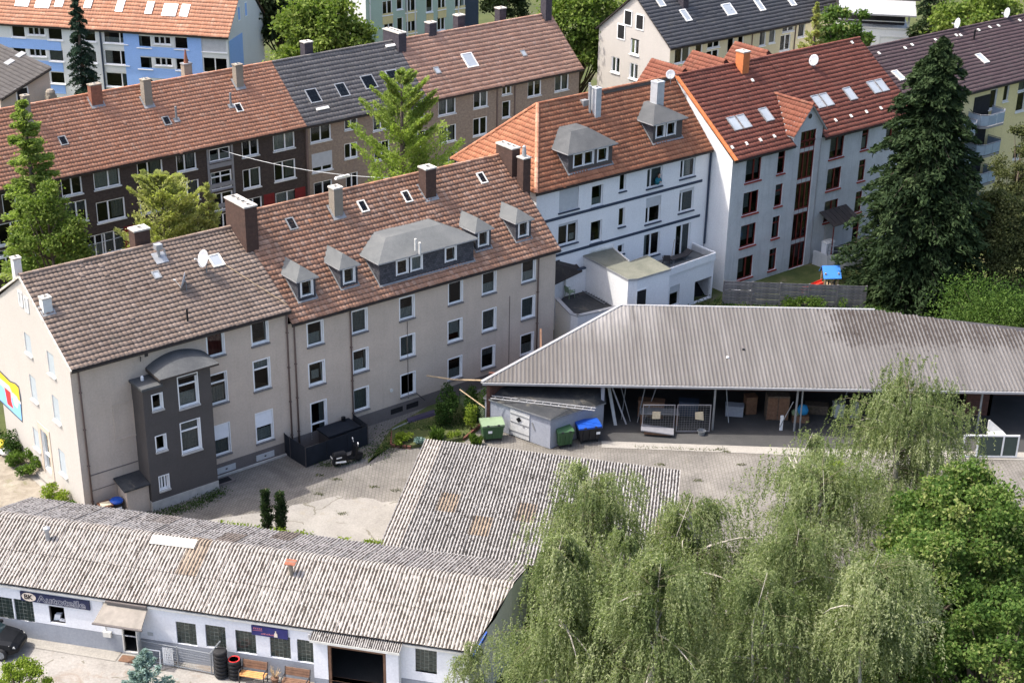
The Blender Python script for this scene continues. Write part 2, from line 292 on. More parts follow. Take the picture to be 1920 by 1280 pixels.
M['steel'] = plain('galvanised_steel', (0.26, 0.275, 0.29), 0.5, 0.4, 0.15)
M['wood_grey'] = plain('weathered_fence_board', (0.145, 0.14, 0.145), 0.9, 0, 0.35, 5)
M['wood_orange'] = plain('oiled_bench_slat', (0.55, 0.27, 0.10), 0.6, 0, 0.2, 6)
M['wood_brown'] = plain('dark_bench_slat', (0.17, 0.095, 0.06), 0.7, 0, 0.25, 6)
M['wood_tan'] = plain('raw_timber', (0.42, 0.31, 0.19), 0.8, 0, 0.25, 5)
M['bin_green'] = plain('green_bin_plastic', (0.045, 0.105, 0.045), 0.5, 0, 0.12, 2)
M['bin_lid'] = plain('faded_green_lid', (0.20, 0.27, 0.165), 0.55, 0, 0.12, 2)
M['bin_blue'] = plain('blue_lid_plastic', (0.012, 0.07, 0.36), 0.4, 0, 0.1, 2)
M['bin_black'] = plain('black_bin_plastic', (0.02, 0.021, 0.025), 0.5, 0, 0.15, 2)
M['bin_brown'] = plain('brown_bin_plastic', (0.13, 0.06, 0.035), 0.5, 0, 0.15, 2)
M['play_blue'] = plain('blue_tarpaulin', (0.06, 0.24, 0.70), 0.5, 0, 0.08, 2)
M['play_red'] = plain('red_slide_plastic', (0.62, 0.05, 0.03), 0.4, 0, 0.1, 2)
M['yellow'] = plain('yellow_paint', (0.78, 0.52, 0.04), 0.6, 0, 0.08)
M['paint_blue'] = plain('mural_blue', (0.24, 0.50, 0.82), 0.7, 0, 0.1)
M['paint_red'] = plain('mural_red', (0.70, 0.04, 0.04), 0.7, 0, 0.1)
M['paint_grey'] = plain('mural_grey', (0.5, 0.5, 0.52), 0.7, 0, 0.1)
M['paint_dark'] = plain('mural_outline', (0.06, 0.07, 0.10), 0.7, 0, 0.1)
M['sign_navy'] = plain('sign_navy', (0.020, 0.026, 0.07), 0.5, 0, 0.12)
M['sign_blue'] = plain('sign_blue', (0.028, 0.030, 0.14), 0.45, 0, 0.3, 2)
M['sign_cream'] = plain('sign_cream', (0.72, 0.62, 0.52), 0.6, 0, 0.05)
M['sign_silver'] = plain('sign_outline', (0.33, 0.33, 0.36), 0.6, 0, 0.05)
M['sign_ink'] = plain('sign_ink', (0.02, 0.015, 0.015), 0.6, 0, 0.05)
M['sign_pink'] = plain('sign_print', (0.45, 0.16, 0.20), 0.6, 0, 0.1)
M['block_glass'] = plain('glass_block', (0.030, 0.042, 0.036), 0.15, 0, 0.5, 7, 0.6)
M['block_mortar'] = plain('glass_block_mortar', (0.21, 0.22, 0.19), 0.9, 0, 0.25, 5)
M['skin'] = plain('skin', (0.52, 0.30, 0.22), 0.6, 0, 0.05)
M['hair'] = plain('dark_hair', (0.04, 0.02, 0.015), 0.6, 0, 0.1)
M['teal'] = plain('teal_cloth', (0.02, 0.16, 0.20), 0.8, 0, 0.1)
M['paper'] = plain('sun_bleached_card', (0.52, 0.45, 0.32), 0.9, 0, 0.15, 10)
M['bag_yellow'] = plain('yellow_sack', (0.75, 0.62, 0.06), 0.5, 0, 0.1)
M['bag_white'] = plain('white_sack', (0.75, 0.73, 0.68), 0.5, 0, 0.1)
M['blue_cloth'] = plain('blue_cloth', (0.02, 0.22, 0.48), 0.7, 0, 0.2, 6)
M['dish'] = plain('pale_dish', (0.40, 0.41, 0.43), 0.45, 0, 0.06)
M['orange_tile'] = plain('orange_patch_tile', (0.52, 0.17, 0.06), 0.8, 0, 0.15)
M['balcony'] = plain('grey_blue_panel', (0.25, 0.31, 0.38), 0.5, 0, 0.1)
M['fascia'] = plain('pale_fascia', (0.34, 0.34, 0.345), 0.5, 0.1, 0.1)
M['red_panel'] = plain('dark_red_panel', (0.17, 0.015, 0.015), 0.7, 0, 0.15)
M['taupe'] = plain('weathered_canopy', (0.24, 0.215, 0.185), 0.9, 0, 0.2, 2)
M['rail'] = plain('grey_metal_trim', (0.25, 0.25, 0.27), 0.5, 0.3, 0.1)

def metal_roof_mat():
    m, nt, b, v = base('weathered_trapezoid_sheet', 0.55, 0.15, 0.35)
    oi = _n(nt, 'ShaderNodeObjectInfo'); va = _n(nt, 'ShaderNodeAttribute', attribute_name='trough')
    geo = _n(nt, 'ShaderNodeNewGeometry'); P = geo.outputs['Position']
    f = noise(nt, stretch(nt, P, (1.6, 0.16, 0.5)), 1.0, 6, 0.7)
    col = ramp(nt, f, [(0.25, (0.09, 0.084, 0.078)), (0.5, (0.138, 0.130, 0.122)), (0.75, (0.20, 0.191, 0.183))])
    col = mixc(nt, 0.3, col, ramp(nt, oi.outputs['Random'], [(0, (0.10, 0.091, 0.083)), (1, (0.195, 0.184, 0.175))]))
    col = mixc(nt, math_(nt, 'MULTIPLY', va.outputs['Fac'], 0.5), col, (0.07, 0.058, 0.05))
    # pale wash near the upper left corner, leaf litter under the conifer at the upper right
    sx = _n(nt, 'ShaderNodeSeparateXYZ'); nt.links.new(P, sx.inputs[0])
    gx = _n(nt, 'ShaderNodeMapRange'); gx.inputs['From Min'].default_value = 17.5; gx.inputs['From Max'].default_value = 21.5; nt.links.new(sx.outputs[0], gx.inputs[0])
    gy = _n(nt, 'ShaderNodeMapRange'); gy.inputs['From Min'].default_value = 86.0; gy.inputs['From Max'].default_value = 89.5; nt.links.new(sx.outputs[1], gy.inputs[0])
    lit = math_(nt, 'MULTIPLY', gx.outputs[0], gy.outputs[0])
    ln = noise(nt, P, 1.8, 7, 0.8)
    lf = math_(nt, 'ADD', math_(nt, 'MULTIPLY', lit, 0.26), math_(nt, 'MULTIPLY', math_(nt, 'SUBTRACT', ln, 0.5), 0.9))
    lf = math_(nt, 'ADD', lf, math_(nt, 'MULTIPLY', math_(nt, 'MULTIPLY', va.outputs['Fac'], lit), 0.22))
    col = mixc(nt, ramp(nt, lf, [(0.30, (0, 0, 0)), (0.36, (1, 1, 1))]), col, (0.045, 0.035, 0.028))
    wx = _n(nt, 'ShaderNodeMapRange'); wx.inputs['From Min'].default_value = 11; wx.inputs['From Max'].default_value = 5; nt.links.new(sx.outputs[0], wx.inputs[0])
    wy = _n(nt, 'ShaderNodeMapRange'); wy.inputs['From Min'].default_value = 88; wy.inputs['From Max'].default_value = 92; nt.links.new(sx.outputs[1], wy.inputs[0])
    wf = math_(nt, 'MULTIPLY', math_(nt, 'MULTIPLY', wx.outputs[0], wy.outputs[0]), ramp(nt, f, [(0.35, (0, 0, 0)), (0.6, (1, 1, 1))]))
    col = mixc(nt, math_(nt, 'MULTIPLY', wf, 0.7), col, (0.42, 0.405, 0.39))
    col = mixc(nt, 0.25, col, mixc(nt, 1.0, col, ramp(nt, noise(nt, P, 16, 4, 0.8), [(0.3, (0.5, 0.5, 0.5)), (0.7, (1.4, 1.4, 1.4))]), 'MULTIPLY'))
    nt.links.new(col, b.inputs['Base Color']); return m
M['metal_roof'] = metal_roof_mat()
# ---------------------------------------------------------------- mesh helpers
V3 = lambda *a: np.array(a, float)
Z = V3(0, 0, 1)
class MB:
    def __init__(s): s.v = []; s.f = []; s.m = []
    def poly(s, pts, m=0):
        i = len(s.v); s.v += [tuple(map(float, p)) for p in pts]; s.f.append(tuple(range(i, i+len(pts)))); s.m.append(m); return s
    def hexa(s, p, m=0):
        """8 points: bottom ring 0-3, top ring 4-7"""
        i = len(s.v); s.v += [tuple(map(float, q)) for q in p]
        for f in ((3, 2, 1, 0), (4, 5, 6, 7), (0, 1, 5, 4), (1, 2, 6, 5), (2, 3, 7, 6), (3, 0, 4, 7)):
            s.f.append(tuple(i+k for k in f)); s.m.append(m)
        return s
    def box(s, x0, x1, y0, y1, z0, z1, m=0):
        return s.hexa([(x0, y0, z0), (x1, y0, z0), (x1, y1, z0), (x0, y1, z0), (x0, y0, z1), (x1, y0, z1), (x1, y1, z1), (x0, y1, z1)], m)
    def obox(s, o, a, b, c, m=0):
        """box from corner o with edge vectors a, b, c"""
        o, a, b, c = map(np.asarray, (o, a, b, c))
        return s.hexa([o, o+a, o+a+b, o+b, o+c, o+a+c, o+a+b+c, o+b+c], m)
    def prism(s, pts, h, m=0, mtop=None):
        """vertical prism on a polygon of (x,y,z) points"""
        n = len(pts); i = len(s.v); pts = [tuple(map(float, p)) for p in pts]
        s.v += pts + [(p[0], p[1], p[2]+h) for p in pts]
        for k in range(n):
            j = (k+1) % n; s.f.append((i+k, i+j, i+n+j, i+n+k)); s.m.append(m)
        s.f.append(tuple(i+n+k for k in range(n))); s.m.append(m if mtop is None else mtop)
        s.f.append(tuple(i+n-1-k for k in range(n))); s.m.append(m); return s
    def tube(s, pts, r, n=8, m=0, cap=True):
        pts = [np.asarray(p, float) for p in pts]; rs = r if hasattr(r, '__len__') else [r]*len(pts); i = len(s.v)
        for k, p in enumerate(pts):
            t = pts[min(k+1, len(pts)-1)]-pts[max(k-1, 0)]; t = t/(np.linalg.norm(t)+1e-9)
            a = np.cross(t, Z if abs(t[2]) < 0.9 else V3(1, 0, 0)); a /= np.linalg.norm(a); b = np.cross(t, a)
            for q in range(n):
                th = 2*math.pi*q/n; s.v.append(tuple(p+rs[k]*(math.cos(th)*a+math.sin(th)*b)))
        for k in range(len(pts)-1):
            for q in range(n):
                q2 = (q+1) % n; s.f.append((i+k*n+q, i+k*n+q2, i+(k+1)*n+q2, i+(k+1)*n+q)); s.m.append(m)
        if cap:
            s.f.append(tuple(i+n-1-q for q in range(n))); s.m.append(m)
            e = i+(len(pts)-1)*n; s.f.append(tuple(e+q for q in range(n))); s.m.append(m)
        return s
    def lathe(s, o, prof, n=14, m=0, axis=None, a=None):
        """profile [(r,h)] turned about axis through o"""
        o = np.asarray(o, float); ax = Z if axis is None else np.asarray(axis, float)/np.linalg.norm(axis)
        u = np.cross(ax, V3(1, 0, 0) if abs(ax[0]) < 0.9 else V3(0, 1, 0)); u /= np.linalg.norm(u); w = np.cross(ax, u); i = len(s.v)
        for r, h in prof:
            for q in range(n):
                th = 2*math.pi*q/n; s.v.append(tuple(o+ax*h+r*(math.cos(th)*u+math.sin(th)*w)))
        for k in range(len(prof)-1):
            for q in range(n):
                q2 = (q+1) % n; s.f.append((i+k*n+q, i+k*n+q2, i+(k+1)*n+q2, i+(k+1)*n+q)); s.m.append(m)
        s.f.append(tuple(i+n-1-q for q in range(n))); s.m.append(m)
        e = i+(len(prof)-1)*n; s.f.append(tuple(e+q for q in range(n))); s.m.append(m); return s
    def mesh(s, name, smooth=False):
        me = bpy.data.meshes.new(name); me.from_pydata(s.v, [], s.f); me.polygons.foreach_set('material_index', s.m)
        if smooth: me.polygons.foreach_set('use_smooth', [True]*len(s.f))
        me.update(); return me
    def obj(s, name, mats, parent=None, smooth=False, **props):
        return link(name, s.mesh(name, smooth), mats, parent, **props)
def islands(mb):
    par = list(range(len(mb.v)))
    def fd(a):
        while par[a] != a: par[a] = par[par[a]]; a = par[a]
        return a
    for f in mb.f:
        for k in f[1:]: par[fd(k)] = fd(f[0])
    out = {}
    for f, m in zip(mb.f, mb.m): out.setdefault(fd(f[0]), []).append((f, m))
    res = []
    for fs in out.values():
        q = MB(); mp = {}
        for f, m in fs:
            for k in f:
                if k not in mp: mp[k] = len(q.v); q.v.append(mb.v[k])
            q.f.append(tuple(mp[k] for k in f)); q.m.append(m)
        res.append(q)
    return res
def parts(mb, name, mats, parent, smooth=False):
    return [q.obj(name, mats, parent, smooth) for q in islands(mb)]
def link(name, me, mats, parent=None, **props):
    o = bpy.data.objects.new(name, me); COL.objects.link(o)
    for m in (mats if isinstance(mats, (list, tuple)) else [mats]): me.materials.append(M[m] if isinstance(m, str) else m)
    if parent is not None: o.parent = parent
    for k, v in props.items(): o[k] = v
    return o
def thing(name, label, cat, fr=None, loc=None, yaw=None, group=None):
    o = bpy.data.objects.new(name, None); COL.objects.link(o); o.empty_display_size = 0.3
    if fr is not None: o.location = fr.O; o.rotation_euler = (0, 0, fr.yaw)
    if loc is not None: o.location = [float(x) for x in loc]
    if yaw is not None: o.rotation_euler = (0, 0, yaw)
    o['label'] = label; o['category'] = cat
    if group: o['group'] = group
    return o
def tag(o, label, cat, group=None):
    o['label'] = label; o['category'] = cat
    if group: o['group'] = group
    return o
def copy_tree(o, parent=None):
    c = o.copy(); COL.objects.link(c)
    if parent is not None: c.parent = parent
    for ch in list(o.children): copy_tree(ch, c)
    return c
def npmesh(name, verts, faces4, rnd=None, attr='rnd', smooth=False):
    """verts (N,3), faces4 (F,4) int, rnd (F,) face attribute"""
    me = bpy.data.meshes.new(name); N, Fn = len(verts), len(faces4)
    me.vertices.add(N); me.vertices.foreach_set('co', np.ascontiguousarray(verts, np.float32).ravel())
    me.loops.add(Fn*4); me.loops.foreach_set('vertex_index', np.ascontiguousarray(faces4, np.int32).ravel())
    me.polygons.add(Fn); me.polygons.foreach_set('loop_start', np.arange(0, Fn*4, 4, dtype=np.int32))
    if smooth: me.polygons.foreach_set('use_smooth', np.ones(Fn, bool))
    me.update(calc_edges=True)
    if rnd is not None:
        a = me.attributes.new(attr, 'FLOAT', 'FACE'); a.data.foreach_set('value', np.ascontiguousarray(rnd, np.float32))
    return me
# ---- roofs
def tiles(name, parent, mat, O, a, b, ext, L, tw=0.26, tl=0.36, amp=0.035, lift=0.035, seg=4, seed=1, var=0.14):
    """overlapping tile courses. O eave origin, a along, b upslope, ext(s)->(t0,t1) span at slope distance s"""
    rng = np.random.default_rng(seed); a, b, O = map(np.asarray, (a, b, O)); n = np.cross(a, b); n = n/np.linalg.norm(n)
    if n[2] < 0: n = -n
    Vs, Fs, Rs = [], [], []; cnt = 0; rows = max(1, int(round(L/tl))); tl = L/rows
    ph = np.arange(seg+1)/seg
    prof = amp*(0.5-0.5*np.cos(2*np.pi*ph)); sag = .016; ph0 = rng.uniform(0, 6)
    for r in range(rows):
        s0, s1 = r*tl-0.02, (r+1)*tl
        t0, t1 = ext((s0+s1)/2)
        if t1-t0 < tw*0.5: continue
        k = max(1, int(round((t1-t0)/tw))); w = (t1-t0)/k
        i0 = np.arange(k); jl = rng.normal(0, 0.006, k); js = rng.normal(0, 0.008, k)-(rng.uniform(0, 1, k) < .006)*.09
        T = t0+(i0[:, None]+ph[None, :])*w                      # k, seg+1
        sg_ = sag*(np.sin(T*.83+ph0+.5*r/rows)+.6*np.sin(T*2.1+ph0*2.7+r*.35)); lo_h = prof[None, :]+lift+jl[:, None]+sg_; hi_h = prof[None, :]*np.ones((k, 1))+sg_; ba = hi_h-0.015
        S0 = s0+js[:, None]+0*T
        def P(S, h): return O+T[..., None]*a+S[..., None]*b+h[..., None]*n
        A = P(S0, lo_h); B = P(s1+0*T, hi_h); C = P(S0, ba)
        vv = np.concatenate([C, A, B], 1).reshape(-1, 3); m = seg+1; st = 3*m
        base_ = cnt+i0[:, None]*st+np.arange(seg)[None, :]
        f1 = np.stack([base_+m, base_+m+1, base_+2*m+1, base_+2*m], -1).reshape(-1, 4)
        f2 = np.stack([base_, base_+1, base_+m+1, base_+m], -1).reshape(-1, 4)
        rr = np.clip(rng.normal(0.55, var, k), 0.12, 1).repeat(seg)
        Vs.append(vv); Fs += [f1, f2]; Rs += [rr, rr*0]; cnt += len(vv)  # lip faces get the dark stop, painting in the course shade line
    me = npmesh(name, np.concatenate(Vs), np.concatenate(Fs), np.concatenate(Rs))
    return link(name, me, mat, parent, kind='stuff')
def ridge_caps(name, parent, mat, p0, p1, r=0.11, step=0.36, seed=3):
    rng = random.Random(seed); p0, p1 = np.asarray(p0, float), np.asarray(p1, float); L = np.linalg.norm(p1-p0); t = (p1-p0)/L; k = max(1, int(L/step))
    side = np.cross(t, Z); side /= np.linalg.norm(side); up = np.cross(side, t); mb = MB(); rr = []
    for i in range(k):
        a0 = p0+t*(i*L/k-0.02); a1 = p0+t*((i+1)*L/k); ra, rb = r*1.12, r; c = rng.random()
        for q in range(4):
            th0, th1 = math.pi*q/4, math.pi*(q+1)/4
            f = lambda P, R, th: P+R*(math.cos(th)*side+math.sin(th)*up)-up*0.02
            mb.poly([f(a0, ra, th0), f(a0, ra, th1), f(a1, rb, th1), f(a1, rb, th0)]); rr.append(.15+.85*c)
    me = mb.mesh(name); at_ = me.attributes.new('rnd', 'FLOAT', 'FACE'); at_.data.foreach_set('value', rr)
    return link(name, me, mat, parent, kind='stuff')
class Roof:
    """saddle roof in house coordinates; front slope from (w0,z0) up to ridge (wr,zr), rear down to (w1,z1)"""
    def __init__(s, w0, z0, wr, zr, w1, z1): s.w0, s.z0, s.wr, s.zr, s.w1, s.z1 = w0, z0, wr, zr, w1, z1; s.k = (zr-z0)/(wr-w0); s.L = math.hypot(wr-w0, zr-z0)
    def z(s, w): return s.z0+(w-s.w0)*s.k
    def w(s, z): return s.w0+(z-s.z0)/s.k
    def b(s): return V3(0, s.wr-s.w0, s.zr-s.z0)/s.L
    def n(s): b = s.b(); return V3(0, -b[2], b[1])
    def px(s, fr, x, y): return fr.slope(x, y, s.w0, s.z0, s.wr, s.zr)
def saddle(parent, rf, x0, x1, mat, tw=0.26, tl=0.36, amp=0.035, lift=0.035, seg=4, seed=1, gut='gutter', caps=True, rear=True, hipL=0.0, hipR=0.0, drop=0.0):
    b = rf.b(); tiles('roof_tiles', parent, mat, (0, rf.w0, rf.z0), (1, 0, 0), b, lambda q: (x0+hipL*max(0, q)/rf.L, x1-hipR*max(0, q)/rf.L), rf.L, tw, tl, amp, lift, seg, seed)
    Lr = math.hypot(rf.w1-rf.wr, rf.zr-rf.z1); br = V3(0, rf.wr-rf.w1, rf.zr-rf.z1)/Lr
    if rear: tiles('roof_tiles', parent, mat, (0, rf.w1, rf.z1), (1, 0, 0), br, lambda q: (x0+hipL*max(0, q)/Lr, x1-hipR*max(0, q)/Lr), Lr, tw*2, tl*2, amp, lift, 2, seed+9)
    mb = MB(); t = 0.10; xa, xb = x0+hipL, x1-hipR
    d = 0.03
    def slab(P):      # P four points, thick downwards
        mb.hexa([p-V3(0, 0, t+d) for p in P]+[p-V3(0, 0, d) for p in P])
    slab([V3(x0+.02, rf.w0, rf.z0), V3(x1-.02, rf.w0, rf.z0), V3(xb-.02, rf.wr, rf.zr), V3(xa+.02, rf.wr, rf.zr)])
    slab([V3(xa+.02, rf.wr, rf.zr), V3(xb-.02, rf.wr, rf.zr), V3(x1-.02, rf.w1, rf.z1), V3(x0+.02, rf.w1, rf.z1)])
    mb.obj('roof_deck', 'gutter', parent)
    if caps: ridge_caps('ridge_tiles', parent, mat, (xa, rf.wr, rf.zr+.05), (xb, rf.wr, rf.zr+.05), 0.12, 0.36, seed)
    if gut:
        g = MB(); r = 0.075; c = V3(0, rf.w0-0.06, rf.z0-0.03)
        for q in range(5):
            t0, t1 = math.pi+math.pi*q/5, math.pi+math.pi*(q+1)/5
            g.poly([c+V3(x0, r*math.cos(t0), r*math.sin(t0)), c+V3(x1, r*math.cos(t0), r*math.sin(t0)), c+V3(x1, r*math.cos(t1), r*math.sin(t1)), c+V3(x0, r*math.cos(t1), r*math.sin(t1))])
        g.box(x0, x1, rf.w0+0.02, rf.w0+0.05, rf.z0-0.2, rf.z0-0.03)
        g.obj('gutter', gut, parent)
# ---- walls and windows
class Face:
    """a wall plane in house coordinates: o origin, ax along, nin into the wall"""
    def __init__(s, o, ax, nin): s.o = V3(*o); s.ax = V3(*ax); s.nin = V3(*nin)
    def P(s, x, d, z): return s.o+s.ax*x+s.nin*d+Z*z
def wall_face(mb, fc, x0, x1, z0, z1, holes=(), depth=0.16, m=0, mrev=1, band=None):
    xs = sorted(set([x0, x1]+[h[0] for h in holes]+[h[1] for h in holes])); zs = sorted(set([z0, z1]+[h[2] for h in holes]+[h[3] for h in holes]))
    xs = [x for x in xs if x0 <= x <= x1]; zs = [z for z in zs if z0 <= z <= z1]
    for i in range(len(xs)-1):
        for j in range(len(zs)-1):
            cx, cz = (xs[i]+xs[i+1])/2, (zs[j]+zs[j+1])/2
            if any(h[0] < cx < h[1] and h[2] < cz < h[3] for h in holes): continue
            mb.poly([fc.P(xs[i], 0, zs[j]), fc.P(xs[i+1], 0, zs[j]), fc.P(xs[i+1], 0, zs[j+1]), fc.P(xs[i], 0, zs[j+1])], m)
    for a, b, c, d in holes:
        for p, q in (((a, c), (b, c)), ((b, c), (b, d)), ((b, d), (a, d)), ((a, d), (a, c))):
            mb.poly([fc.P(p[0], 0, p[1]), fc.P(q[0], 0, q[1]), fc.P(q[0], depth, q[1]), fc.P(p[0], depth, p[1])], mrev)
def bars(mb, fc, x0, x1, z0, z1, t, d0, d1, m=0):
    for a, b, c, d in ((x0, x1, z0, z0+t), (x0, x1, z1-t, z1), (x0, x0+t, z0+t, z1-t), (x1-t, x1, z0+t, z1-t)):
        mb.obox(fc.P(a, d0, c), fc.ax*(b-a), fc.nin*(d1-d0), Z*(d-c), m)
def window(parent, fc, x0, x1, z0, z1, kind='one', frame='white', sill='sill', depth=0.14, surround=None, curtain=None, shutter=0.0, shut_mat='shutter', glass='glass', t=0.07, sill_w=0.08, name='window', split=0.5, level3=False):
    """one window: frame mesh with pane, sill, curtain and shutter below it"""
    mb = MB(); d = depth; e = 0.004
    X0, X1, Z0, Z1 = x0+e, x1-e, z0+e, z1-e
    bars(mb, fc, X0, X1, Z0, Z1, t, d-0.05, d+0.03)
    xm = x0+(x1-x0)*split
    if kind in ('two', 'cross'): mb.obox(fc.P(xm-t*.7, d-0.055, Z0+t), fc.ax*t*1.4, fc.nin*0.08, Z*(Z1-Z0-2*t))
    if kind == 'three':
        for q in (1/3, 2/3): mb.obox(fc.P(x0+(x1-x0)*q-t*.6, d-0.055, Z0+t), fc.ax*t*1.2, fc.nin*0.08, Z*(Z1-Z0-2*t))
    if kind in ('transom', 'cross'): mb.obox(fc.P(X0+t, d-0.06, z0+(z1-z0)*0.68), fc.ax*(X1-X0-2*t), fc.nin*0.08, Z*t*1.2)
    if kind == 'door': mb.obox(fc.P(X0+t, d-0.06, z0+(z1-z0)*0.38), fc.ax*(X1-X0-2*t), fc.nin*0.08, Z*t*1.2)
    if kind == 'tilt':      # sash tilted inwards at the top
        T = 0.05; lean = 0.16
        lo = lambda x, z, q: fc.P(x, d+q+lean*(z-z0)/(z1-z0), z)
        for a, b, c, dd in ((X0+t, X1-t, Z0+t, Z0+t+T), (X0+t, X1-t, Z1-t-T, Z1-t), (X0+t, X0+t+T, Z0+t, Z1-t), (X1-t-T, X1-t, Z0+t, Z1-t)):
            mb.hexa([lo(a, c, 0), lo(b, c, 0), lo(b, c, .05), lo(a, c, .05), lo(a, dd, 0), lo(b, dd, 0), lo(b, dd, .05), lo(a, dd, .05)])
    if surround:
        s = surround
        for a, b, c, dd in ((x0-s, x0, z0-s*.3, z1+s), (x1, x1+s, z0-s*.3, z1+s), (x0, x1, z1, z1+s)):
            mb.obox(fc.P(a, -0.02, c), fc.ax*(b-a), fc.nin*0.03, Z*(dd-c))
    w = mb.obj(name, frame, parent)
    kids = parent if level3 else w
    MB().poly([fc.P(X0+t*.5, d+0.012, Z0+t*.5), fc.P(X1-t*.5, d+0.012, Z0+t*.5), fc.P(X1-t*.5, d+0.012, Z1-t*.5), fc.P(X0+t*.5, d+0.012, Z1-t*.5)]).obj('pane', glass, kids)
    if sill:
        s = sill_w; mb = MB()
        mb.hexa([fc.P(x0-s, -0.10, z0-.11), fc.P(x1+s, -0.10, z0-.11), fc.P(x1+s, d-.05, z0-.11), fc.P(x0-s, d-.05, z0-.11), fc.P(x0-s, -0.10, z0-.03), fc.P(x1+s, -0.10, z0-.03), fc.P(x1+s, d-.05, z0+.003), fc.P(x0-s, d-.05, z0+.003)])
        mb.obj('sill', sill, kids)
    if curtain:
        cm, cx0, cx1, cz0, cz1 = curtain; mb = MB(); nfold = max(2, int((cx1-cx0)*(x1-x0)/0.09))
        for q in range(nfold):
            xa = x0+(x1-x0)*(cx0+(cx1-cx0)*q/nfold); xb = x0+(x1-x0)*(cx0+(cx1-cx0)*(q+1)/nfold); da, db = d+.07+.03*(q % 2), d+.07+.03*((q+1) % 2)
            mb.poly([fc.P(xa, da, z0+(z1-z0)*cz0), fc.P(xb, db, z0+(z1-z0)*cz0), fc.P(xb, db, z0+(z1-z0)*cz1), fc.P(xa, da, z0+(z1-z0)*cz1)])
        mb.obj('curtain', cm, kids)
    if shutter > 0:
        mb = MB(); zt = Z1; zb = z1-(z1-z0)*shutter; k = max(3, int((zt-zb)/0.07))
        for q in range(k):
            za, zc = zb+(zt-zb)*q/k, zb+(zt-zb)*(q+1)/k
            mb.hexa([fc.P(X0, d-.085, za), fc.P(X1, d-.085, za), fc.P(X1, d-.06, za), fc.P(X0, d-.06, za), fc.P(X0, d-.07, zc-.008), fc.P(X1, d-.07, zc-.008), fc.P(X1, d-.06, zc-.008), fc.P(X0, d-.06, zc-.008)])
        mb.obj('shutter', shut_mat, kids)
    return w
def chimney(parent, u, w, su, sw, z0, z1, mat, cap='mortar', pots=1, name='chimney', over=0.04, flash=True):
    mb = MB(); mb.box(u-su/2, u+su/2, w-sw/2, w+sw/2, z0, z1); o = mb.obj(name, mat, parent)
    c = MB(); c.box(u-su/2-over, u+su/2+over, w-sw/2-over, w+sw/2+over, z1, z1+0.09)
    lng = sw if sw >= su else su
    for q in range(pots):
        f = (q+0.5)/pots-0.5; x, y = (u, w+f*sw) if sw >= su else (u+f*su, w); r = min(su, sw)*0.2
        c.box(x-r, x+r, y-r, y+r, z1+.09, z1+.15, 1); c.box(x-r*.7, x+r*.7, y-r*.7, y+r*.7, z1+.15, z1+.153, 2)
    c.obj('chimney_cap', [cap, 'mortar', 'dark'], o)
    return o
def flashing(o, rf, u, w, su, sw):
    """lead tray where a chimney meets the slope"""
    mb = MB(); e = 0.13; wa, wb = w-sw/2-e, w+sw/2+e; n = rf.n()*0.075
    P = [V3(u-su/2-e, wa, rf.z(wa)), V3(u+su/2+e, wa, rf.z(wa)), V3(u+su/2+e, wb, rf.z(wb)), V3(u-su/2-e, wb, rf.z(wb))]
    mb.hexa([p for p in P]+[p+n for p in P]); mb.obj('flashing', 'lead', o)
def roof_window(parent, rf, fr, x, y, w, h, frame='zinc', glass='glass_sky', name='roof_window', open_=0):
    q = rf.px(fr, x, y); b = rf.b(); n = rf.n(); a = V3(1, 0, 0); c = V3(q[0], q[1], q[2])
    mb = MB(); o = c-a*w/2-b*h/2; t = 0.075
    for p, da, db in ((o, w, t), (o+b*(h-t), w, t), (o+b*t, t, h-2*t), (o+a*(w-t)+b*t, t, h-2*t)): mb.obox(p, a*da, b*db, n*0.13)
    ob = mb.obj(name, frame, parent); p = o+n*0.10
    MB().poly([p+a*t+b*t, p+a*(w-t)+b*t, p+a*(w-t)+b*(h-t), p+a*t+b*(h-t)]).obj('pane', glass, ob)
    MB().poly([p-n*.06+a*t+b*t, p-n*.06+a*(w-t)+b*t, p-n*.06+a*(w-t)+b*(h-t), p-n*.06+a*t+b*(h-t)]).obj('pane_backing', 'dark', ob)  # near-black sheet just behind the pane
    return ob
